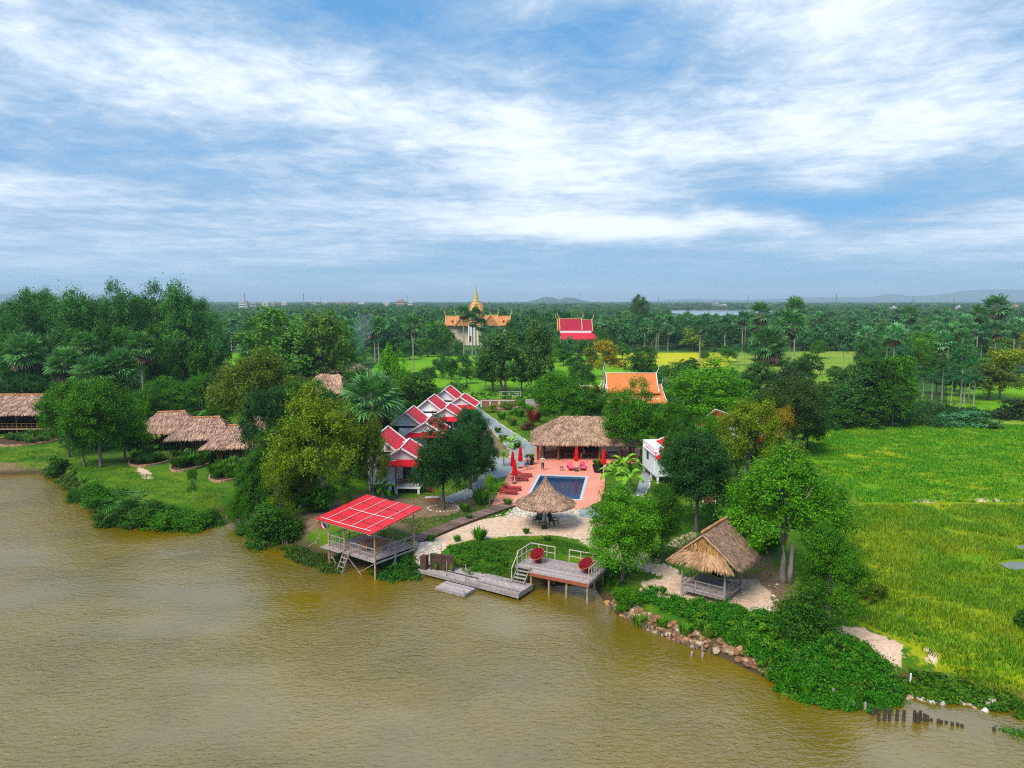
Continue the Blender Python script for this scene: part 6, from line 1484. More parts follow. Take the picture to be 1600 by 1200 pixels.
T(548, 800, 765, 30, 'bush', C_OLIVE, 'dull green bush between the red pavilion and the white wall')
T(430, 740, 602, 112, 'spread', C_VDARK, 'blackish tree overhanging the easternmost hut')
T(404, 790, 690, 70, 'round', C_DARK, 'dark tree on the bank below the easternmost hut')
T(400, 690, 550, 150, 'spread', C_OLIVE, 'olive crowned tree beyond the three huts')
T(470, 700, 590, 120, 'spread', C_DARK, 'dark spreading tree below the pink thatched house')
T(345, 672, 612, 50, 'round', C_DARK, 'small dark tree behind the middle hut')
T(108, 714, 596, 92, 'round', C_GREEN, 'leafy tree at the end of the long hall')
T(158, 730, 592, 112, 'round', C_GREEN, 'largest leafy tree in the clump between hall and huts')
T(196, 722, 618, 84, 'round', C_BRIGHT, 'fresh green tree at the east side of the clump near the huts')
T(132, 728, 640, 70, 'round', C_DARK, 'dark inner tree of the clump between hall and huts')
T(232, 668, 606, 70, 'round', C_DARK, 'dark tree behind the westernmost hut'); T(270, 655, 590, 90, 'round', C_GREEN, 'dark green tree behind the ridge of the westernmost hut'); T(315, 640, 585, 70, 'spread', C_GREEN, 'green tree above the middle hut roof')
# bushes on the western shore
T(160, 776, 728, 70, 'bush', C_GREEN, 'fresh green bush at the point where the lawn meets the pond'); T(128, 762, 732, 40, 'bush', C_DARK, 'low dark bush on the cut bank by the point'); T(188, 794, 754, 70, 'bush', C_DARK, 'dark bush beside the feathery water palm')
T(232, 800, 742, 80, 'bush', C_DARK, 'tall dark bush next to the feathery water palm'); T(264, 802, 750, 82, 'bush', C_GREEN, 'green bush in the middle of the shoreline row'); T(298, 800, 752, 78, 'bush', C_GREEN, 'pale tipped bush past the middle of the shoreline row'); T(326, 796, 762, 60, 'bush', C_DARK, 'last bush of the shoreline row before the little inlet'); T(302, 782, 732, 24, 'airy', C_GREEN, 'thin sapling rising from the shoreline row of bushes'); T(350, 800, 776, 30, 'bush', C_DARK, 'small bush on the lip of the little inlet')
feather_palm(205, 798, 770, 84, 'feathery dark water palm at the shore with drooping fronds', 'coco', C_DARK, name='water_palm')
# tall trees on the west
k = 0
desc = ['westernmost', 'second from the west', 'third from the west', 'fourth from the west and the highest', 'fifth from the west', 'sixth from the west', 'seventh from the west', 'eighth from the west', 'ninth from the west', 'tenth from the west', 'eleventh from the west', 'twelfth from the west', 'easternmost but one', 'easternmost']
for (px, top) in ((-14, 476), (14, 468), (42, 462), (73, 436), (102, 460), (126, 452), (152, 454), (178, 448), (206, 456), (232, 448), (256, 450), (280, 442), (304, 450), (322, 478)):
    T(px, 606 + (k % 3) * 5, top + 9, 84, ('spread', 'round', 'tall')[k % 3], (.055, .190, .036) if k % 2 else (.045, .160, .036), 'tall dark tree in the high western row, %s' % desc[k], 'hi', group='tall western trees'); k += 1
k = 0
for (px, top) in ((6, 520), (36, 508), (66, 526), (92, 510), (200, 508), (244, 512), (268, 540), (292, 520), (316, 532), (338, 520), (122, 512), (165, 505)):
    T(px, 622 + (k % 3) * 6, top, 60, ('round', 'spread', 'tall')[k % 3], ((.042, .150, .034), (.055, .175, .026), C_DARK)[k % 3], 'mid height tree under the high western row, %s from the hall end' % ['first', 'second', 'third', 'fourth', 'fifth', 'sixth', 'seventh', 'eighth', 'ninth', 'tenth', 'eleventh', 'twelfth'][k], 'mid', group='lower western trees'); k += 1
for (px, by, top, w, kd, c, lab) in (
    (20, 650, 590, 60, 'round', C_VDARK, 'dark tree behind the roof of the long hall, near its west end'), (62, 648, 585, 60, 'round', C_VDARK, 'dark tree behind the roof of the long hall, near its east end'), (250, 640, 560, 60, 'spread', C_DARK, 'dark spreading tree east of the fan palm cluster'), (290, 625, 566, 50, 'round', C_GREEN, 'green tree west of the slice of bright field'),
    (432, 615, 486, 128, 'tall', C_SOFT, 'tall soft green tree west of centre in the pale pair'), (500, 612, 488, 120, 'tall', (.085, .17, .022), 'tall soft green tree with yellower crown in the pale pair'), (465, 605, 512, 100, 'airy', (.09, .14, .045), 'greyish sparse tree between the soft green pair'), (535, 600, 505, 60, 'tall', C_SOFT, 'narrow soft green tree west of the smoke'), (398, 590, 500, 60, 'tall', C_TEAL, 'bluish tree beside the slice of bright field'), (455, 660, 585, 100, 'spread', C_OLIVE, 'olive brown tree before the soft green pair'), (365, 640, 570, 80, 'spread', (.065, .10, .014), 'brownish olive tree left of the bright field slice'), (510, 668, 610, 60, 'round', C_DARK, 'dark bush-like tree under the pink thatched house'),
    (785, 614, 516, 92, 'spread', (.05, .14, .03), 'broad feathery tree in the middle of the bright rice field'), (842, 612, 500, 72, 'tall', (.06, .15, .03), 'tall slender tree with thin pale stem in the bright rice field'), (758, 606, 548, 54, 'airy', C_SOFT, 'lighter small tree west of the broad field tree'), (815, 612, 560, 60, 'round', C_GREEN, 'low dark growth between the two field trees'), (770, 612, 560, 60, 'round', C_DARK, 'dark low growth under the broad field tree'),
    (945, 592, 532, 66, 'airy', (.30, .24, .015), 'sparse golden yellow tree behind the orange roofed house'), (922, 590, 545, 40, 'airy', (.14, .18, .02), 'yellow green sparse tree beside the golden one'),
    (640, 668, 582, 90, 'round', C_DARK, 'dark round tree behind the bungalow ridge line'), (612, 650, 545, 56, 'round', C_BRIGHT, 'bright green tree behind the big fan palm'), (668, 640, 600, 70, 'round', C_DARK, 'dark tree beside the far bungalow roofs'), (560, 640, 570, 60, 'round', C_DARK, 'dark tree beside the wisp of smoke'), (600, 640, 590, 80, 'round', C_TEAL, 'bluish dark tree filling the gap behind the fan palm'), (618, 700, 640, 60, 'round', C_DARK, 'dark tree between fan palm and second bungalow'), (695, 650, 612, 34, 'airy', C_DARK, 'small bare-limbed tree between the third and fourth bungalow roofs'), (690, 592, 556, 30, 'round', C_TEAL, 'small dark tree on the dike of the bright field'), (705, 594, 558, 28, 'round', C_DARK, 'second small dark tree on the dike of the bright field'), (672, 590, 568, 26, 'bush', C_DARK, 'dark shrub on the dike of the bright field'),
    (1002, 596, 548, 62, 'round', C_DARK, 'dark tree behind the orange ridge, near its middle'), (905, 618, 566, 56, 'round', C_DARK, 'dark tree left of the orange house gable'), (1055, 604, 566, 64, 'round', C_GREEN, 'dark green tree right of the orange house roof'), (1120, 606, 574, 66, 'round', C_DARK, 'dark dome behind the broad bright green tree'), (1158, 622, 582, 60, 'round', C_TEAL, 'bluish dome below the tall fan palm'), (1185, 625, 566, 60, 'round', C_DARK, 'dark bush-like tree around the foot of the tall fan palm'), (1254, 612, 552, 60, 'round', C_DARK, 'separate dark dome at the meadow edge'), (1230, 640, 572, 70, 'spread', (.035, .075, .03), 'grey green tree before the separate dark dome'), (1200, 668, 610, 60, 'round', C_TEAL, 'teal tinted tree beside the domed olive tree'),
    (1285, 655, 598, 66, 'round', C_DARK, 'first dark tree of the row along the far paddy edge'), (1312, 668, 628, 60, 'bush', C_DARK, 'dark hedge clump at the far paddy edge'), (1330, 662, 572, 84, 'round', C_TEAL, 'second dark tree of the row along the far paddy edge'), (1372, 664, 556, 92, 'spread', C_DARK, 'third tree of the row, with a wide flat crown'), (1404, 660, 553, 76, 'spread', C_GREEN, 'fourth tree of the row, brighter green above areca stems'), (1395, 668, 600, 70, 'round', C_DARK, 'dark lower tree in front of the row along the paddy'), (1462, 618, 556, 60, 'round', C_DARK, 'fifth dark tree of the row behind areca palms'), (1350, 612, 532, 40, 'round', C_TEAL, 'bluish dome behind the row, beside the meadow'), (1350, 668, 622, 60, 'bush', C_DARK, 'shadowy clump under the second tree of the row'), (1490, 612, 572, 50, 'round', C_TEAL, 'bluish tree behind the easternmost areca palms'), (1500, 620, 570, 60, 'round', C_TEAL, 'teal tree left of the yellow bamboo clump'),
    (1562, 622, 545, 88, 'airy', (.19, .26, .012), 'yellow green bamboo-like clump at the east edge'), (1545, 625, 568, 80, 'round', (.09, .14, .014), 'olive base growth of the yellow green clump'), (1602, 600, 522, 44, 'airy', (.20, .26, .012), 'narrow yellow green clump cut by the frame edge'), (1588, 655, 612, 70, 'bush', (.03, .06, .02), 'dark brownish bush before the green strip at the east edge'), (1540, 668, 652, 40, 'bush', C_DARK, 'low bush at the corner of the paddy'), (1604, 985, 948, 36, 'bush', C_DARK, 'dark shrub at the edge of the paddy near the water'), (1592, 1108, 1055, 60, 'bush', C_GREEN, 'green bush on the bank past the muddy cove'), (1365, 940, 905, 44, 'bush', C_OLIVE, 'low weedy shrub in the paddy beside the vine covered stump'),
    (998, 522, 461, 38, 'spread', C_DARK, 'broad crowned tree standing over the horizon'),
): T(px, by, top, w, kd, c, lab, 'mid')
for (px, by, top, w, kd, c, lab) in (
    (700, 552, 512, 26, 'round', C_GREEN, 'rounded tree hiding the foot of the gold temple west wing'), (716, 556, 530, 22, 'round', (.05, .19, .05), 'small tree before the gold temple, beside the white porch'), (762, 553, 506, 28, 'round', (.05, .18, .05), 'dense tree hiding the east wing base of the gold temple'), (780, 556, 510, 30, 'spread', (.06, .2, .07), 'wide tree before the east wing of the gold temple'), (798, 553, 500, 26, 'tall', C_DARK, 'dark upright tree at the east end of the gold temple'), (690, 556, 520, 26, 'round', C_DARK, 'dark tree at the west end of the gold temple'),
    (640, 562, 532, 34, 'round', C_DARK, 'dark round tree on the far edge of the bright field, west'), (668, 558, 528, 30, 'spread', C_GREEN, 'wide tree on the far edge of the bright field, before the gold temple'), (726, 572, 548, 26, 'bush', C_DARK, 'shrub at the middle of the bright field, under the palms'), (880, 572, 545, 34, 'round', C_GREEN, 'green tree in the bright field below the crimson temple'), (900, 580, 556, 36, 'round', C_DARK, 'dark tree in the bright field west of the golden one'), (972, 562, 538, 36, 'round', C_GREEN, 'green tree at the west end of the ripe yellow field'), (1012, 560, 540, 34, 'spread', C_DARK, 'dark spreading tree at the near edge of the ripe yellow field'), (1078, 586, 560, 40, 'round', C_DARK, 'dark tree on the near edge of the ripe yellow field'), (1138, 566, 540, 34, 'round', C_GREEN, 'green tree at the east end of the ripe yellow field'), (1180, 562, 536, 34, 'round', C_DARK, 'dark tree between the yellow field and the meadow'), (1215, 572, 548, 30, 'bush', C_DARK, 'dark shrub on the west side of the meadow'), (1278, 560, 532, 34, 'round', C_GREEN, 'green tree at the far edge of the meadow'), (1308, 600, 572, 40, 'round', C_DARK, 'dark tree on the east side of the meadow'), (1100, 560, 545, 20, 'bush', C_GREEN, 'small shrub on the far edge of the ripe yellow field'), (860, 566, 536, 34, 'tall', C_SOFT, 'slim pale tree east of the tall field tree'), (730, 600, 570, 30, 'round', C_DARK, 'dark tree on the dike west of the broad field tree'),
    (868, 556, 524, 30, 'round', C_GREEN, 'tree hiding the west corner of the crimson temple'), (888, 555, 527, 28, 'round', (.05, .19, .06), 'tree under the middle of the crimson temple roof'), (908, 556, 529, 30, 'spread', C_GREEN, 'wide tree under the east part of the crimson temple roof'), (928, 556, 528, 28, 'round', C_DARK, 'dark tree at the east corner of the crimson temple'), (940, 552, 512, 28, 'round', C_GREEN, 'taller green tree just east of the crimson temple'), (850, 552, 508, 28, 'round', (.04, .16, .05), 'green tree just west of the crimson temple'),
    (402, 785, 700, 66, 'round', C_DARK, 'dark low crowned tree on the bank between flower bed and inlet'), (455, 790, 730, 70, 'bush', C_OLIVE, 'olive bush under the big yellow green tree'), (495, 800, 745, 60, 'bush', C_GREEN, 'green bush near the foot of the big yellow green tree'), (388, 812, 778, 40, 'bush', C_DARK, 'dark bush at the mouth of the little inlet'),
    (560, 722, 650, 70, 'round', C_DARK, 'dark tree under the skirt of the big fan palm'), (500, 690, 640, 70, 'round', C_DARK, 'dark tree behind the crown of the big yellow green tree'), (340, 700, 650, 44, 'round', C_DARK, 'small dark tree tucked behind the easternmost hut'), (88, 728, 690, 40, 'bush', C_DARK, 'dark bush at the foot of the clump by the hall'), (215, 716, 668, 46, 'round', C_DARK, 'dark leafy tree against the west eave of the westernmost hut'),
    (1150, 745, 690, 60, 'round', C_GREEN, 'green tree behind the crown of the yellowing tree'), (1195, 790, 730, 60, 'round', C_DARK, 'dark tree behind the large spreading tree'), (1262, 700, 640, 60, 'round', C_DARK, 'dark tree beside the tall domed olive one'), (1010, 655, 610, 60, 'round', C_DARK, 'dark tree at the east end of the orange roof'), (1030, 742, 712, 30, 'bush', C_GREEN, 'shrub at the corner of the eastern bungalow')):
    T(px, by, top, w, kd, c, lab, 'mid')
for (px, by, top, w, kd, c, lab) in ((376, 800, 738, 54, 'round', C_GREEN, 'green tree on the lawn lip above the little inlet'), (424, 760, 665, 66, 'spread', C_DARK, 'dark tree filling the space below the easternmost hut'), (458, 745, 650, 80, 'round', C_GREEN, 'green tree tucked behind the big yellow green tree, west side'), (540, 745, 660, 70, 'round', C_OLIVE, 'olive tree tucked behind the big yellow green tree, east side'), (1170, 822, 748, 70, 'round', C_GREEN, 'full green tree in the shade behind the gazebo ridge'), (1190, 860, 800, 50, 'bush', C_GREEN, 'leafy bush at the foot of the large spreading tree')):
    T(px, by, top, w, kd, c, lab, 'hi')
# palms one can point to
for (px, by, hc, w, lab, lod) in ((45, 640, 548, 66, 'westernmost fan palm, behind the long hall', 'hi'), (108, 650, 566, 62, 'fan palm at the west side of the four-palm cluster', 'hi'), (150, 660, 580, 70, 'largest fan palm in the middle of the four-palm cluster', 'hi'), (192, 655, 572, 66, 'fan palm at the east side of the four-palm cluster', 'hi'), (226, 645, 540, 56, 'fan palm with hanging dead fronds east of the cluster', 'hi'), (138, 640, 536, 44, 'fan palm just peeping over the four-palm cluster', 'hi'),
    (583, 722, 618, 104, 'big fan palm with a brown skirt above the first bungalow', 'hi'), (586, 566, 512, 36, 'twin trunked fan palm, western stem, behind the smoke', 'mid'), (592, 566, 508, 34, 'twin trunked fan palm, eastern stem, behind the smoke', 'mid'), (646, 578, 506, 36, 'fan palm with tall bare trunk before the gold temple', 'mid'), (547, 566, 510, 26, 'small fan palm above the smoke', 'mid'), (396, 596, 540, 52, 'silvery fan palm below the soft green trees', 'mid'), (725, 566, 487, 27, 'tallest palm before the gold temple porch', 'mid'), (738, 566, 498, 26, 'second palm before the gold temple porch', 'mid'), (752, 566, 506, 27, 'palm before the east wing of the gold temple', 'mid'), (744, 562, 490, 24, 'palm right under the gold spire', 'mid'),
    (1199, 598, 534, 66, 'large bright fan palm with tan fronds east of the orange roof', 'hi'), (1232, 590, 506, 56, 'fan palm leaning behind the large bright one', 'mid'), (1186, 560, 488, 42, 'high fan palm crown left of the large bright one', 'mid'), (1240, 570, 482, 44, 'highest fan palm crown behind the large bright one', 'mid'), (1093, 566, 510, 30, 'fan palm with thin trunk at the ripe yellow field', 'mid'), (1159, 553, 496, 28, 'fan palm under the far lake', 'mid'), (1132, 553, 505, 26, 'fan palm just west of the lake palm', 'mid'), (1418, 552, 490, 32, 'thick trunked fan palm towering over the meadow', 'mid'), (1552, 556, 478, 50, 'great dark fan palm near the east edge', 'mid'), (1500, 590, 530, 42, 'fan palm with brown heart over the areca row', 'mid'), (1376, 560, 520, 34, 'fan palm with a tan heart before the palm belt', 'mid'), (1525, 560, 490, 34, 'fan palm west of the great dark one', 'mid')):
    sugar_palm(px, by, hc, w, lab, lod, col=(.05, .17, .07) if w < 32 else C_PALM)
k = 0
for (px, by, hc) in ((1441, 634, 590), (1456, 624, 594), (1471, 630, 584), (1486, 632, 592), (1499, 652, 588), (1506, 632, 596), (1513, 628, 586), (1521, 634, 594)):
    feather_palm(px, by, hc, 34, 'slender areca palm with white stem, %s of eight by the paddy corner' % ['first from the west', 'second from the west', 'third from the west', 'fourth from the west', 'fifth and lowest rooted', 'sixth from the west', 'seventh from the west', 'easternmost'][k], 'areca', (.018, .10, .02), 'areca palms by the paddy', .13); k += 1
for (px, by, hc, w, lab) in ((1316, 592, 548, 20, 'small feather palm alone on the meadow'), (1317, 640, 596, 34, 'feather palm over the first tree of the paddy row'), (1115, 576, 550, 20, 'small feather palm in the ripe yellow field'), (1150, 572, 546, 26, 'young feather palm west of three at the field corner'), (1163, 572, 544, 26, 'young feather palm in the middle at the field corner'), (1178, 574, 548, 26, 'young feather palm east of three at the field corner')): feather_palm(px, by, hc, w, lab, 'areca', (.02, .10, .025))
banana(985, 772, 46, 'tall yellow green banana plant at the grassy corner east of the pool', frac=.55); banana(962, 762, 40, 'shorter banana plant next to the terrace edge east of the pool', frac=.4); banana(975, 738, 30, 'banana shoots behind the black planter', frac=.3); banana(960, 740, 24, 'small banana shoot against the terrace edge', frac=.2)
banana(598, 783, 34, 'banana plant with upright leaves in front of the white wall', C_GREEN, frac=.45); banana(330, 668, 34, 'big leaved banana plant behind the middle hut', (.07, .25, .06)); banana(352, 676, 24, 'banana plant behind the easternmost hut ridge', (.07, .25, .06)); banana(399, 668, 36, 'bluish banana plant in front of the olive tree', (.06, .22, .10)); banana(246, 700, 22, 'broad leaved plant at the corner of the westernmost hut', C_GREEN, frac=.2); banana(306, 712, 22, 'broad leaved plant by the middle hut railing', C_GREEN, frac=.2)
T(765, 790, 742, 24, 'airy', C_LIME, 'thin yellow stemmed sapling left of the loungers'); T(775, 764, 745, 36, 'bush', (.10, .36, .02), 'bright green bush at the west edge of the terrace'); feather_palm(787, 728, 712, 22, 'young palm on the grey path edge behind the loungers', 'coco', C_LIME); banana(799, 700, 0.1 + 22, 'young palm-like plant north of the loungers', C_LIME, frac=.3)
k = 0
# flower beds with edging on the west lawn
def bed(px, py, wpx, dpx, hp, cols, lab):
    g = G(px, py); w = pw(wpx, g.y) / 2; dn = (G(px, py - dpx).y - g.y) / 2; c = Vector((g.x, g.y + dn, GZ)); t = thing('flower_bed', lab, 'flower bed', tuple(c)); n = 40; m = MB()
    for i in range(n):
        q0, q1 = 2 * math.pi * i / n, 2 * math.pi * (i + .96) / n; m.beam((w * math.cos(q0), dn * math.sin(q0), .12), (w * math.cos(q1), dn * math.sin(q1), .12), .16, .3)
    m.build('edging', 'bededge', t); m = MB(); m.prism([(w * math.cos(2 * math.pi * i / n) * .98, dn * math.sin(2 * math.pi * i / n) * .98) for i in range(n)], 0.0, .14); m.build('soil', 'soil', t); rr = random.Random(px)
    for i in range(hp[1]):
        a, r = rr.uniform(0, 6.28), math.sqrt(rr.random()) * .85; o = ob('plant', TUFT[i % 2], t, (w * r * math.cos(a), dn * r * math.sin(a), .1), rr.uniform(0, 6)); s = hp[0] * rr.uniform(.7, 1.2); o.scale = (s, s, s); o.color = rr.choice(cols) + (1,)
bed(216, 730, 72, 26, (1.1, 34), [C_GREEN, C_DARK, (.05, .17, .02)], 'leafy flower bed in front of the westernmost hut'); bed(277, 738, 58, 28, (1.3, 34), [C_GREEN, C_DARK], 'flower bed of tall grassy plants before the middle hut'); bed(341, 754, 60, 26, (1.3, 32), [C_GREEN, (.08, .20, .015)], 'flower bed with brick edge before the easternmost hut'); bed(14, 698, 110, 26, (.9, 50), [C_GREEN, C_SOFT, (.09, .2, .05)], 'low curving flower bed with pale kerb before the long hall')
T(252, 720, 700, 30, 'bush', (.26, .36, .07), 'pale yellow shrub before the westernmost hut'); T(309, 722, 704, 30, 'bush', (.26, .36, .06), 'pale yellow clipped shrub before the middle hut'); T(330, 715, 694, 22, 'bush', (.12, .26, .03), 'leafy green shrub between the middle and easternmost huts')
# young garden plants
rr = random.Random(8)
GP = [((674, 846), 'at the sand corner near the retaining wall', 11), ((714, 846), 'on the sand edge above the lawn', 10), ((749, 844), 'in a bare patch at the middle of the sand edge', 20), ((822, 834), 'on the sand before the thatch parasol', 9), ((855, 846), 'at the lawn edge below the thatch parasol', 9), ((794, 790), 'beside the top of the boardwalk', 12), ((727, 800), 'on bare earth before the round trees', 14), ((733, 812), 'in the rough grass above the boardwalk', 9), ((753, 788), 'slim and dark near the terrace corner', 26), ((808, 700), 'in the dry bed beside the grey path', 9), ((786, 690), 'on the dry ground west of the grey path', 12), ((778, 676), 'higher up the dry ground west of the grey path', 9), ((784, 655), 'beside the bend of the grey path', 12), ((800, 665), 'in the shrub border east of the grey path', 13), ((812, 652), 'in the far garden near the brick wall', 14), ((835, 660), 'with reddish leaves in the far garden', 20), ((828, 645), 'close to the short white wall', 12), ((850, 650), 'in the yellow shrub border', 12), ((1125, 852), 'low on the grass behind the gazebo', 8), ((1150, 815), 'in the shade behind the gazebo roof', 10), ((1175, 845), 'light green beneath the large spreading tree', 12), ((1020, 872), 'on the sand path behind the sun deck', 14)]
for (p, lab, h) in GP: plant(p[0], p[1], h, 'small garden plant ' + lab, (.22, .03, .03) if 'reddish' in lab else rr.choice([C_GREEN, C_BRIGHT, (.12, .22, .02)]), 'garden_plant', 'plant', 'young garden plants')
for (x, y, h, c, lab) in ((770, 644, 15, (.17, .24, .03), 'yellow green shrub at the far end of the grey path'), (792, 640, 16, (.12, .22, .03), 'green shrub before the reddish wall'), (815, 638, 18, C_BRIGHT, 'bright shrub beside the reddish wall end'), (840, 672, 14, (.14, .22, .02), 'shrub north of the bar roof corner'), (824, 672, 16, (.10, .06, .03), 'reddish brown shrub along the grey path'), (850, 635, 16, C_YELLOW, 'yellowish shrub at the short white wall'), (806, 648, 12, C_BRIGHT, 'small bright shrub in the middle of the far garden'), (838, 690, 12, C_BRIGHT, 'low shrub at the west eave of the bar')): T(x, y, y - h, 24, 'bush', c, lab, 'mid')
for i, (x, y, h) in enumerate(((1000, 948, 20), (1035, 955, 16), (1072, 968, 18), (1105, 975, 22), (1140, 985, 16), (1172, 1000, 24), (1205, 1018, 18), (1232, 1040, 22), (1262, 1052, 26), (1300, 1062, 20), (1338, 1064, 24), (1372, 1062, 18), (1390, 1052, 16), (1225, 1054, 18), (1290, 1076, 20), (1345, 1080, 18))): plant(x, y, h, 'tall weed in the undergrowth of the east bank, %s from the sun deck' % ORD[i], C_BRIGHT if i % 3 else (.12, .24, .02), 'weed', 'plant', 'tall weeds on the east bank')
# sugar cane clump
T(1520, 664, 636, 66, 'bush', (.07, .25, .11), 'pale bluish green cane clump at the far paddy edge', 'mid'); T(1492, 666, 640, 40, 'bush', (.07, .24, .11), 'smaller bluish cane clump under the areca palms', 'mid')

# ------------------------------------------------------------------ the belt of woodland and the forest behind it
def clear(px, py):
    return (px > 560 and px < 1010 and py > 552) or (px > 925 and px < 1345 and py > 549.5 and py < 626) or (310 < px < 425 and py > 551) or py > 615
LAND = [(-100, 'west of the soft green trees'), (540, 'between the smoke and the gold temple'), (690, 'around the gold temple'), (812, 'around the crimson temple'), (940, 'above the orange roofed house'), (1050, 'behind the ripe yellow field'), (1180, 'behind the meadow'), (1345, 'behind the areca palms'), (1520, 'by the east edge')]
def where(px):
    w = LAND[0][1]
    for a, b in LAND:
        if px >= a: w = b
    return w
def ordinal(i):
    tens = ['', '', 'twenty', 'thirty', 'forty', 'fifty', 'sixty', 'seventy', 'eighty', 'ninety']
    return ORD[i] if i < 20 else tens[(i + 1) // 10] + ('-' + ORD[(i + 1) % 10 - 1] if (i + 1) % 10 else 'th')
PLACED = []
rb = random.Random(2024)
def ok(x, y, r):
    for (a, b, c) in PLACED:
        if abs(x - a) < r + c and (x - a) ** 2 + (y - b) ** 2 < (r + c) ** 2 * .8: return False
    return True
BAN = [(at(744, 520, 340), 22), (at(900, 520, 332), 15)]
def blocked(x, y):
    px, py = proj(x, y, GZ)
    if 690 < px < 810 and y < 350 and y > 262: return True       # the temple front stays in view
    if 862 < px < 938 and y < 345 and y > 262: return True
    if 1040 < px < 1215 and y > 700 and y < 1560: return True      # the far lake
    if 700 < px < 800 and 330 < y < 362: return True
    if 868 < px < 935 and 320 < y < 350: return True
    return False
trees, palms = [], []
for _ in range(9000):
    Y = 178 * (440 / 178) ** rb.random(); px = rb.uniform(-60, 1660); g = at(px, 600, Y); x = g.x; py = proj(x, Y, GZ)[1]
    if clear(px, py) or blocked(x, Y): continue
    if px < 345 and py > 575: continue
    pal = rb.random() < (.5 if px > 560 else .18); r = 2.6 if pal else 4.2
    if not ok(x, Y, r): continue
    if (len(palms) > 150 if pal else len(trees) > 190): continue
    PLACED.append((x, Y, r)); (palms if pal else trees).append((px, x, Y))
for kind, lst in (('tree', trees), ('palm', palms)):
    lst.sort(); cnt = {}
    for (px, x, Y) in lst:
        w = where(px); i = cnt.get(w, 0); cnt[w] = i + 1; base = Vector((x, Y, GZ))
        if kind == 'tree':
            h = rb.uniform(5.5, 11) * (1.0 if px > 350 else 1.3); wd = rb.uniform(6.5, 11); kd = rb.choice(['round', 'round', 'spread', 'tall', 'airy']); c = rb.choice([C_DARK, (.04, .17, .04), (.05, .19, .05), (.07, .21, .025), (.04, .16, .06), C_GREEN, C_BRIGHT] + ([C_SOFT] if rb.random() < .3 else []))
            nm = {'round': 'domed', 'spread': 'wide crowned', 'tall': 'upright', 'airy': 'thin leaved'}[kd]
            p = proj(x, Y, GZ + h); T(px, 0, p[1], wd * F / Y, kd, c, '%s woodland tree, %s %s' % (nm, ordinal(i) + ' counted eastwards,', w), 'mid', group='trees of the woodland belt', base=base)
        else:
            h = rb.uniform(8.5, 13.5); p = proj(x, Y, GZ + h)
            sugar_palm(px, 0, p[1], rb.uniform(5.0, 7.4) * F / Y, 'fan palm of the woodland belt, %s counted eastwards, %s' % (ordinal(i), w), 'mid', 'palms of the woodland belt', rb.choice([(.08, .24, .09), (.12, .32, .13), (.07, .20, .07)]), base=base)

def scatter_forest():
    rng = np.random.default_rng(12); pts = []; sc_ = []; idx = []
    n = 0; Y = 262.0
    while Y < 7000:
        step = max(6.5, Y * .017); half = Y * .76 + 30; sp = max(7.2, Y * .0105); k = int(2 * half / sp)
        xs_ = np.linspace(-half, half, k) + rng.uniform(-.5, .5, k) * sp; ys_ = Y + rng.uniform(-.5, .5, k) * step
        for x, y in zip(xs_, ys_):
            px, py = proj(x, y, GZ)
            if blocked(x, y) or clear(px, py) or (y < 440 and not ok(x, y, 2.4)): continue
            h = rng.uniform(5.5, 10.5) * (1 + .28 * (rng.random() < .12)) * (1.0 + .25 * math.sin(x * .013 + y * .004)); w = sp * rng.uniform(1.15, 1.7) if Y > 700 else rng.uniform(7.5, 12.5)
            w = min(w, 26)
            pts.append((x, y, GZ)); sc_.append((w, w, h * (.95 if Y < 1500 else 1.0))); idx.append(int(rng.integers(0, 5)))
        Y += step
    # thin woods behind the near bushes and trees, off the open ground
    me = bpy.data.meshes.new('forest'); me.from_pydata(pts, [], [])
    a = me.attributes.new('size', 'FLOAT_VECTOR', 'POINT'); a.data.foreach_set('vector', np.array(sc_, np.float32).ravel())
    a = me.attributes.new('kind_index', 'INT', 'POINT'); a.data.foreach_set('value', np.array(idx, np.int32))
    a = me.attributes.new('turn', 'FLOAT', 'POINT'); a.data.foreach_set('value', rng.uniform(0, 6.28, len(pts)).astype(np.float32))
    o = tag(ob('distant_forest', me), kind='stuff'); ng = bpy.data.node_groups.new('forest', 'GeometryNodeTree')
    ng.interface.new_socket('Geometry', in_out='INPUT', socket_type='NodeSocketGeometry'); ng.interface.new_socket('Geometry', in_out='OUTPUT', socket_type='NodeSocketGeometry')
    N, Lk = ng.nodes, ng.links; gi, go = N.new('NodeGroupInput'), N.new('NodeGroupOutput'); jn = N.new('GeometryNodeJoinGeometry')
    def named(nm, ty): q = N.new('GeometryNodeInputNamedAttribute'); q.data_type = ty; q.inputs['Name'].default_value = nm; return q.outputs['Attribute']
    for k, po in enumerate(FAR_OBJ):
        ip = N.new('GeometryNodeInstanceOnPoints'); oi = N.new('GeometryNodeObjectInfo'); oi.inputs['Object'].default_value = po; oi.inputs['As Instance'].default_value = False; oi.transform_space = 'ORIGINAL'
        cmpn = N.new('FunctionNodeCompare'); cmpn.data_type = 'INT'; cmpn.operation = 'EQUAL'; Lk.new(named('kind_index', 'INT'), cmpn.inputs[2]); cmpn.inputs[3].default_value = k
        cx = N.new('ShaderNodeCombineXYZ'); Lk.new(named('turn', 'FLOAT'), cx.inputs[2])
        Lk.new(gi.outputs[0], ip.inputs['Points']); Lk.new(cmpn.outputs[0], ip.inputs['Selection']); Lk.new(oi.outputs['Geometry'], ip.inputs['Instance']); Lk.new(cx.outputs[0], ip.inputs['Rotation']); Lk.new(named('size', 'FLOAT_VECTOR'), ip.inputs['Scale']); Lk.new(ip.outputs[0], jn.inputs[0])
    Lk.new(jn.outputs[0], go.inputs[0]); md = o.modifiers.new('scatter', 'NODES'); md.node_group = ng
    print('forest points', len(pts))
FAR_OBJ = []
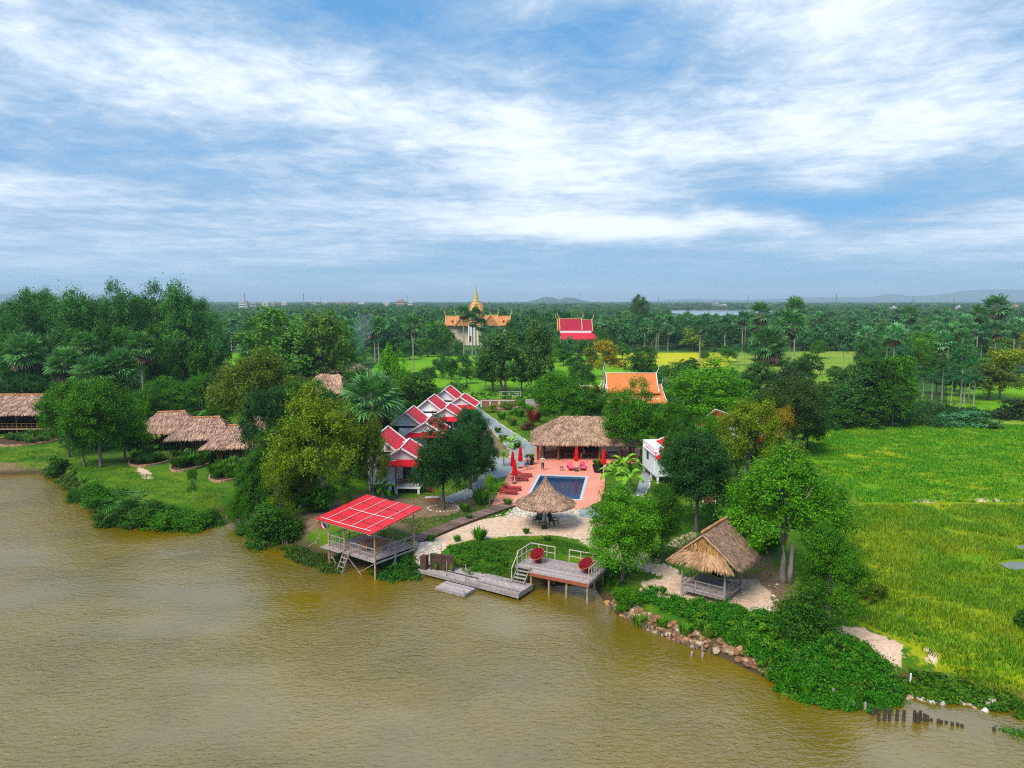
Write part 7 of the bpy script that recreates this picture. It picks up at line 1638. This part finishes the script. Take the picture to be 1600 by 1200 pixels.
for i, (px, by, top, w, lab) in enumerate(((30, 565, 520, 50, 'dark tree at the west edge behind the fan palms'), (610, 547, 512, 46, 'round tree behind the twin trunked palm'), (680, 545, 505, 30, 'upright tree beside the west wing of the gold temple'), (1285, 546, 505, 48, 'wide tree behind the meadow'), (1345, 545, 503, 44, 'thin leaved tree behind the meadow, east side'))):
    g = G(px, by); o = ob('woodland_tree', FARP[i], None, (g.x, g.y, GZ), i); W = pw(w, g.y); o.scale = (W, W, at(px, top, g.y).z - GZ); tag(o, lab, 'tree', 'trees of the woodland belt'); FAR_OBJ.append(o)
scatter_forest()

# ------------------------------------------------------------------ undergrowth, grass, rocks, stakes
def mass(name, poly, n_cl, per, hmax, leaf, seed, col, rc=.5, edge=1.2):
    """ground cover heaped in mounds: leaves in clumps over the domes of many overlapping mounds"""
    rng = np.random.default_rng(seed); P = poly_px(poly, .8); lo, hi = P.min(0), P.max(0)
    A = .5 * abs(np.dot(P[:, 0], np.roll(P[:, 1], 1)) - np.dot(P[:, 1], np.roll(P[:, 0], 1))); mr = rc * 3.2; nm = max(6, int(A / (mr * mr) * 2.6))
    mc = rng.uniform(lo, hi, (nm * 6, 2)); mc = mc[inside(mc, P)][:nm]; d = seg_dist(mc, P); z = np.maximum(land_z(mc), .03); h = hmax * (.25 + .75 * np.minimum(1, d / edge)) * rng.uniform(.45, 1.25, len(mc)); r = mr * rng.uniform(.6, 1.2, len(mc)); r = np.minimum(r, d * .9 + rc * 1.7)
    k = rng.choice(len(mc), n_cl, p=r * r / (r * r).sum()); dr = rng.normal(size=(n_cl, 3)) + [0, -.2, .3]; dr[:, 2] = np.abs(dr[:, 2]); dr = nrm(dr); rad = rng.uniform(.8, 1.08, n_cl)[:, None]
    cc = np.column_stack([mc[k], z[k]]) + dr * rad * np.column_stack([r[k], r[k], h[k]]); s = rc * .42 * np.exp(rng.normal(size=n_cl) * .35)
    C = np.repeat(cc, per, 0) + rng.normal(size=(n_cl * per, 3)) * np.repeat(s, per)[:, None] * [1, 1, .7]; C[:, 2] = np.maximum(C[:, 2], .06); N = np.repeat(dr, per, 0) * .5 + rng.normal(size=C.shape) * .6 + [0, -.1, .5]; V, Fc = leaf_quads(rng, C, N, leaf * rng.uniform(.6, 1.3, len(C)), .5)
    o = ob(name, np_mesh(name, V, Fc, ['leaf'])); o.color = tuple(col) + (1,); return tag(o, kind='stuff')
mass('undergrowth', [(985, 930), (1020, 930), (1060, 950), (1120, 962), (1200, 975), (1240, 988), (1330, 1014), (1392, 1044), (1404, 1062), (1388, 1084), (1350, 1086), (1290, 1079), (1240, 1066), (1208, 1046), (1196, 1026), (1150, 1000), (1105, 982), (1050, 957), (1005, 938)], 2600, 80, .8, .070, 3, (.034, .170, .008), .26)
mass('undergrowth', [(1040, 946), (1120, 964), (1240, 990), (1330, 1018), (1392, 1048), (1380, 1080), (1290, 1074), (1210, 1042), (1120, 990), (1040, 956)], 420, 60, .95, .10, 33, (.075, .20, .012), .22)
mass('undergrowth', [(1400, 1030), (1470, 1046), (1560, 1068), (1620, 1084), (1620, 1100), (1555, 1082), (1480, 1070), (1410, 1066)], 260, 60, .5, .10, 4, (.05, .15, .008), .3)
mass('bank_shrubbery', [(700, 866), (745, 858), (800, 872), (826, 898), (818, 912), (760, 902), (712, 890)], 320, 60, .5, .07, 5, (.05, .17, .010), .26)
mass('bank_shrubbery', [(90, 730), (120, 738), (140, 760), (150, 782), (128, 770), (100, 748), (90, 740)], 120, 60, .4, .12, 6, (.06, .12, .015), .4)
mass('bank_shrubbery', [(330, 780), (372, 786), (390, 812), (430, 832), (480, 852), (540, 868), (540, 880), (500, 872), (430, 842), (386, 822), (365, 800)], 240, 60, .7, .09, 7, (.045, .10, .015), .35)
mass('bank_shrubbery', [(600, 862), (650, 868), (655, 888), (620, 892), (590, 884)], 120, 60, .9, .08, 8, (.03, .12, .012), .3)
mass('bank_shrubbery', [(945, 890), (985, 900), (990, 918), (955, 915)], 60, 60, .6, .07, 9, (.03, .12, .010), .3)
mass('scrub', [(-60, 668), (60, 660), (250, 662), (420, 690), (440, 735), (380, 730), (330, 690), (230, 680), (100, 690)], 260, 50, 1.6, .16, 10, (.03, .10, .015), .7)
mass('scrub', [(-60, 606), (340, 606), (560, 640), (600, 690), (560, 720), (460, 690), (430, 660), (330, 640), (-60, 660)], 1500, 42, 2.6, .24, 11, (.024, .085, .02), 1.1, 4)
mass('shrubbery', [(385, 712), (440, 716), (470, 760), (455, 820), (425, 835), (400, 815), (388, 780)], 360, 60, 2.4, .10, 21, (.028, .12, .014), .6, 2)
mass('shrubbery', [(470, 752), (530, 752), (545, 770), (530, 790), (500, 790), (465, 800)], 200, 60, 1.3, .09, 22, (.06, .15, .012), .45, 1.5)
mass('shrubbery', [(92, 684), (215, 684), (225, 704), (150, 712), (95, 700)], 220, 50, 1.8, .12, 23, (.03, .12, .014), .6, 2)
mass('shrubbery', [(525, 690), (560, 690), (590, 720), (575, 760), (540, 765)], 260, 50, 2.6, .12, 24, (.03, .11, .014), .7, 2)
mass('scrub', [(600, 640), (720, 606), (730, 616), (650, 660), (640, 700), (600, 690)], 260, 42, 2.2, .2, 12, (.03, .10, .018), .9, 3)
mass('scrub', [(860, 640), (1010, 610), (1270, 620), (1300, 668), (1250, 690), (1150, 700), (1010, 690), (1010, 650), (870, 660)], 900, 42, 2.6, .22, 13, (.026, .095, .016), 1.0, 4)
mass('scrub', [(1262, 650), (1480, 640), (1530, 654), (1560, 668), (1500, 672), (1290, 678), (1258, 690)], 420, 42, 1.8, .2, 14, (.024, .085, .016), .9, 3)
mass('scrub', [(640, 588), (745, 588), (745, 592), (640, 592)], 70, 42, 1.2, .18, 15, (.03, .11, .02), .9, 2)
mass('scrub', [(560, 556), (960, 549), (1000, 552), (940, 555), (600, 562)], 200, 42, 2.4, .35, 16, (.026, .09, .02), 1.5, 3)
mass('scrub', [(690, 622), (870, 618), (900, 630), (860, 634), (700, 630)], 130, 42, 1.3, .15, 17, (.035, .13, .015), .6, 2)

PUD = [poly_px(q) for q in ([(1556, 880), (1580, 874), (1660, 876), (1660, 893), (1600, 894), (1568, 892)], [(1586, 852), (1660, 850), (1660, 861), (1590, 860)])]
def grass(name, poly, n, h, w, col, seed, yel=None, z=GZ):
    rng = np.random.default_rng(seed); P = poly_px(poly); lo, hi = P.min(0), P.max(0); c = rng.uniform(lo, hi, (n * 3, 2)); c = c[inside(c, P)]
    for pd in PUD: c = c[~inside(c, pd)]
    f = np.array([mnoise.noise(Vector((x * .35, y * .35, 3))) for x, y in c]); c = c[(f + rng.uniform(-.55, .55, len(c))) > -.16][:n]; k = len(c); zz = land_z(c); m = 5
    B = np.repeat(np.column_stack([c, zz - .02]), m, 0) + np.column_stack([rng.normal(size=(k * m, 2)) * w * 2.5, np.zeros(k * m)]); a = rng.uniform(0, 6.28, k * m); hh = h * rng.uniform(.5, 1.25, k * m) * np.repeat(rng.uniform(.6, 1.3, k), m)
    le = rng.uniform(.2, .9, k * m) * hh; T_ = B + np.column_stack([np.cos(a) * le, np.sin(a) * le, hh]); s = np.column_stack([-np.sin(a), np.cos(a), np.zeros(k * m)]) * w; V = np.stack([B - s, B + s, T_], 1).reshape(-1, 3)
    o = ob(name, np_mesh(name, V, np.arange(3 * k * m).reshape(-1, 3), ['grassblade'])); o.color = tuple(col) + (1,); tag(o, kind='stuff')
def blade_mat():
    m = leaf_mat('grass_blade', cl=.22, warm=(3.2, 1.45, .8), spread=.55, trans=.3, gloss=.2); return m
M['grassblade'] = blade_mat()
grass('grass', [(1300, 800), (1345, 790), (1700, 790), (1900, 900), (1700, 1075), (1560, 1055), (1430, 1012), (1325, 962), (1335, 870)], 34000, .34, .030, (.12, .27, .006), 1)
grass('grass', [(1262, 676), (1290, 668), (1660, 664), (1760, 785), (1345, 785), (1290, 735), (1258, 700)], 26000, .30, .045, (.08, .28, .004), 2)
grass('grass', [(690, 862), (760, 846), (870, 842), (960, 868), (985, 900), (940, 900), (940, 870), (826, 862), (800, 890), (705, 882)], 9000, .16, .018, (.05, .17, .008), 3)
grass('grass', [(1040, 790), (1150, 790), (1215, 850), (1120, 846), (1060, 884), (1000, 880), (1045, 835)], 5000, .16, .022, (.05, .16, .008), 4)
grass('grass', [(620, 812), (700, 806), (800, 770), (800, 800), (700, 826), (650, 836)], 4000, .15, .022, (.06, .17, .008), 5)
grass('grass', [(0, 690), (100, 690), (150, 726), (350, 764), (370, 790), (330, 790), (160, 760), (110, 735), (0, 722)], 9000, .16, .03, (.07, .21, .006), 6)
grass('grass', [(790, 640), (860, 640), (850, 690), (838, 694), (800, 664)], 1500, .2, .03, (.07, .20, .008), 7)

def rock_mesh(seed):
    import bmesh
    bm = bmesh.new(); bmesh.ops.create_icosphere(bm, subdivisions=2, radius=1); rr = random.Random(seed); o = Vector((seed * 3.1, 0, 0)); 
    for v in bm.verts: v.co *= 1 + .45 * mnoise.noise(v.co * .9 + o) + .12 * mnoise.noise(v.co * 2.7 + o)
    bm.verts.ensure_lookup_table()
    for _ in range(5):
        n = Vector((rr.uniform(-1, 1), rr.uniform(-1, 1), rr.uniform(-1, 1))).normalized(); d = rr.uniform(.6, .8)
        for v in bm.verts:
            e = v.co.dot(n) - d
            if e > 0: v.co -= n * e * .9
    me = bpy.data.meshes.new('rock'); bm.to_mesh(me); me.materials.append(M['rock']); return me
ROCKS = [rock_mesh(s) for s in range(6)]
rr = random.Random(31)
def rocks_along(px, n, spread, size, cols, place, group, z0=.05, nm='rock'):
    pts = [G(x, y, .25) for x, y in px]; seg = [(a, b, (b - a).length) for a, b in zip(pts, pts[1:])]; tot = sum(s[2] for s in seg); L = []
    for i in range(n):
        d = tot * (i + rr.random()) / n
        for a, b, l in seg:
            if d <= l: p = a.lerp(b, d / l); t_ = (b - a).normalized(); break
            d -= l
        o_ = rr.random(); q = p + Vector((-t_.y, t_.x, 0)) * spread * o_; L.append((q, o_))
    for i, (q, o_) in enumerate(L):
        s = size * rr.uniform(.6, 1.45); o = ob(nm, rr.choice(ROCKS), None, (q.x, q.y, max(lz(q.x, q.y), -.1) * .8 + z0 + s * .3), rr.uniform(0, 6)); o.scale = (s * rr.uniform(.8, 1.3), s, s * rr.uniform(.5, .85)); c = rr.choice(cols); v = rr.uniform(.7, 1.25); o.color = (c[0] * v, c[1] * v, c[2] * v, 1)
        tone = 'pale' if sum(c) > 1.1 else 'rusty orange' if c[0] > c[2] * 2.6 else 'brown'
        tag(o, '%s %s rock, %s eastwards %s' % ('large' if s > size * 1.1 else 'small', tone, ordinal(i) if i < 99 else ordinal(i - 99) + ' past the hundredth,', place), 'rock', group)
RC = [(.42, .19, .09), (.38, .22, .13), (.54, .42, .30), (.28, .15, .09), (.52, .30, .14)]
rocks_along([(945, 938), (958, 948), (978, 962), (1002, 975), (1058, 998), (1100, 1012)], 198, 1.3, .19, RC, 'on the long stone bank', 'rocks of the long stone bank')
rocks_along([(1112, 1012), (1150, 1030), (1188, 1046), (1200, 1052)], 66, 1.0, .21, RC, 'on the eastern stone heap', 'rocks of the eastern stone heap')
rocks_along([(640, 892), (652, 884), (650, 868), (660, 852), (672, 846)], 46, -1.2, .24, [(.66, .62, .56), (.72, .66, .58), (.55, .48, .40)], 'in the white rubble', 'white rubble rocks')
rocks_along([(1395, 1078), (1430, 1076), (1500, 1084), (1560, 1096)], 26, -.8, .20, [(.62, .50, .38), (.50, .30, .18), (.70, .66, .60)], 'at the edge of the muddy cove', 'rocks of the muddy cove', z0=0)
rocks_along([(382, 822), (430, 842), (470, 858), (512, 872)], 30, .5, .16, [(.50, .44, .36), (.40, .33, .25)], 'along the stakes beside the red pavilion', 'small rocks west of the pavilion', z0=-.02)
for (px, py, s, c, lab) in ((640, 894, .3, (.6, .42, .14), 'yellowish boulder at the pavilion corner'), (627, 898, .16, (.62, .55, .3), 'small pale boulder just off the pavilion corner'), (1546, 1094, .35, (.7, .58, .46), 'flat pale slab at the muddy cove')): g = G(px, py, .1); o = ob('boulder', ROCKS[2], None, tuple(g), 1); o.scale = (s * 1.3, s, s * .6); o.color = c + (1,); tag(o, lab, 'boulder')
def stake(px, py, top, r, lab, group, m='wood'):
    g = G(px, py, 0); h = max(at(px, top, g.y).z, .08); b = MB(); b.tube([(0, 0, -.8), (rr.uniform(-.03, .03), rr.uniform(-.03, .03), h)], [r, r * .9], 8); tag(b.build('stake', m, loc=(g.x, g.y, 0)), lab, 'stake', group)
ST = [(1256, 1080, 1061), (1261, 1083, 1065), (1268, 1084, 1061), (1280, 1088, 1070), (1293, 1093, 1077), (1301, 1095, 1076), (1311, 1098, 1085), (1320, 1101, 1089), (1334, 1106, 1095), (1342, 1104, 1098), (1352, 1110, 1098), (1363, 1118, 1105), (1373, 1126, 1107), (1383, 1126, 1107), (1390, 1126, 1108), (1401, 1126, 1109), (1412, 1126, 1110), (1429, 1127, 1110), (1434, 1130, 1114), (1438, 1126, 1111), (1443, 1126, 1115), (1448, 1127, 1117), (1455, 1126, 1123), (1466, 1130, 1124), (1471, 1130, 1126), (1478, 1130, 1127), (1487, 1133, 1128), (1496, 1134, 1130), (1504, 1136, 1132), (1552, 1141, 1136), (1081, 1025, 1018), (1098, 1026, 1020)]
for i, (x, b, t_) in enumerate(ST): stake(x, b, t_, .085, '%s post in the line of old stakes, %s from the undergrowth' % ('submerged stub' if b - t_ < 7 else 'rotten upright', ordinal(i)), 'old stakes standing in the water', 'wetwood' if x > 1358 else 'wood')
pts = [G(x, y, 0) for x, y in ((950, 950), (978, 968), (1002, 980), (1060, 1006), (1112, 1024))]
k = 0
for a, b in zip(pts, pts[1:]):
    n = int((b - a).length / .30)
    for i in range(n):
        q = a.lerp(b, (i + rr.random() * .6) / n); m = MB(); m.tube([(0, 0, -.7), (0, 0, rr.uniform(.25, .55))], .055, 6); tag(m.build('bank_stake', 'stakewood', loc=(q.x, q.y, 0)), 'short stake holding the long stone bank, %s from the sun deck' % ordinal(min(k, 98)), 'stake', 'stakes of the stone bank'); k += 1
pts = [G(x, y, 0) for x, y in ((398, 832), (430, 846), (470, 862), (510, 876))]; k = 0
for a, b in zip(pts, pts[1:]):
    n = int((b - a).length / .45)
    for i in range(n): q = a.lerp(b, (i + rr.random() * .7) / n); m = MB(); m.tube([(0, 0, -.7), (0, 0, rr.uniform(.15, .5))], .06, 6); tag(m.build('bank_stake', 'stakewood', loc=(q.x, q.y, 0)), 'short stake west of the red pavilion, %s from the dark bush' % ordinal(min(k, 98)), 'stake', 'stakes west of the pavilion'); k += 1
stake(60, 742, 716, .05, 'single thin pole standing off the cut bank', 'lone poles'); stake(1421, 1073, 1052, .05, 'thin white rag-hung pole at the muddy cove', 'lone poles', 'white')
# pale stones laid along the paths and beds
def edging():
    rng = np.random.default_rng(4); lines = [[(745, 636), (790, 668), (842, 700), (835, 712)], [(731, 640), (768, 672), (797, 704), (797, 716), (768, 713)], [(766, 753), (738, 777), (702, 785), (690, 780)], [(806, 728), (796, 742)], [(690, 824), (745, 811), (790, 803), (806, 795)], [(745, 842), (800, 836), (860, 833), (905, 841), (935, 860), (985, 884), (1060, 910)], [(1018, 737), (1014, 762), (1004, 776)], [(945, 771), (1000, 775), (1060, 790), (1110, 792)], [(985, 852), (1058, 893)], [(806, 800), (830, 806), (880, 803), (905, 795)], [(0, 699), (40, 696), (64, 688)]]
    C = []
    for l in lines:
        p = [G(*q) for q in l]
        for a, b in zip(p, p[1:]):
            n = int((b - a).length / .26); C += [tuple(a.lerp(b, (i + rng.random() * .8) / n) + Vector((rng.normal() * .07, rng.normal() * .07, .02))) for i in range(n)]
    g = G(693, 794)
    for i in range(26): q = i * 6.28 / 26; C.append((g.x + 1.5 * math.cos(q), g.y + 1.2 * math.sin(q), GZ + .02))
    for _ in range(700):        # loose stones between terrace and sand
        p = G(rng.uniform(796, 905), rng.uniform(792, 808)); C.append((p.x, p.y, GZ + .01))
    for _ in range(500): p = G(rng.uniform(650, 690), rng.uniform(850, 885), .9); C.append((p.x, p.y, lz(p.x, p.y)))
    for _ in range(60): p = G(rng.uniform(1130, 1215), rng.uniform(905, 960)); C.append((p.x, p.y, GZ))
    C = np.array(C); k = len(C); base = np.array([v.co for v in ROCKS[1].vertices]); fc = np.array([tuple(p.vertices) for p in ROCKS[1].polygons]); s = rng.uniform(.05, .13, (k, 1)) * np.array([1.2, 1, .7]); ang = rng.uniform(0, 6.28, k); ca, sa = np.cos(ang)[:, None], np.sin(ang)[:, None]
    X = base[None, :, 0] * ca - base[None, :, 1] * sa; Yv = base[None, :, 0] * sa + base[None, :, 1] * ca; V = np.stack([X, Yv, np.broadcast_to(base[None, :, 2], X.shape)], 2) * s[:, None, :] + C[:, None, :]
    Fc = fc[None] + (np.arange(k) * len(base))[:, None, None]; tag(ob('edging_stones', np_mesh('edging_stones', V.reshape(-1, 3), Fc.reshape(-1, 3), ['stone'])), kind='stuff')
edging()
# thin smoke drifting up beside the palms
def smoke():
    g = G(555, 592); me = bpy.data.meshes.new('smoke'); V = []; n = 14; L = ((-3, 0, 2.2), (-1.5, 4, 2.8), (0, 8, 3.4), (2, 12, 3.2), (3, 16, 2.0))
    for x, z, r in L:
        for j in range(n): q = 2 * math.pi * j / n; V.append((x + r * math.cos(q), r * math.sin(q), z + .6))
    fs = [(i * n + j, i * n + (j + 1) % n, (i + 1) * n + (j + 1) % n, (i + 1) * n + j) for i in range(len(L) - 1) for j in range(n)] + [tuple(range(n))[::-1], tuple((len(L) - 1) * n + j for j in range(n))]
    me.from_pydata(V, [], fs); m = bpy.data.materials.new('smoke'); m.use_nodes = True; n_ = NT(m.node_tree); n_.n.remove(n_.n['Principled BSDF']); v = n_.new('ShaderNodeVolumePrincipled'); v.inputs['Color'].default_value = (.6, .75, .85, 1); v.inputs['Density'].default_value = .035; n_.l.new(v.outputs[0], n_.n['Material Output'].inputs['Volume']); me.materials.append(m); tag(ob('smoke', me, None, (g.x, g.y, GZ)), kind='stuff')
smoke()
HAZE = True
def haze():
    m = bpy.data.materials.new('haze'); m.use_nodes = True; n_ = NT(m.node_tree); n_.n.remove(n_.n['Principled BSDF']); v = n_.new('ShaderNodeVolumePrincipled'); v.inputs['Color'].default_value = (.62, .82, 1, 1); v.inputs['Density'].default_value = 0.00014; v.inputs['Anisotropy'].default_value = 0.0; n_.l.new(v.outputs[0], n_.n['Material Output'].inputs['Volume'])
    b = MB(); b.box((0, 22000, 98), (64000, 47000, 204)); o = b.build('haze', m); tag(o, kind='stuff')
if HAZE: haze()
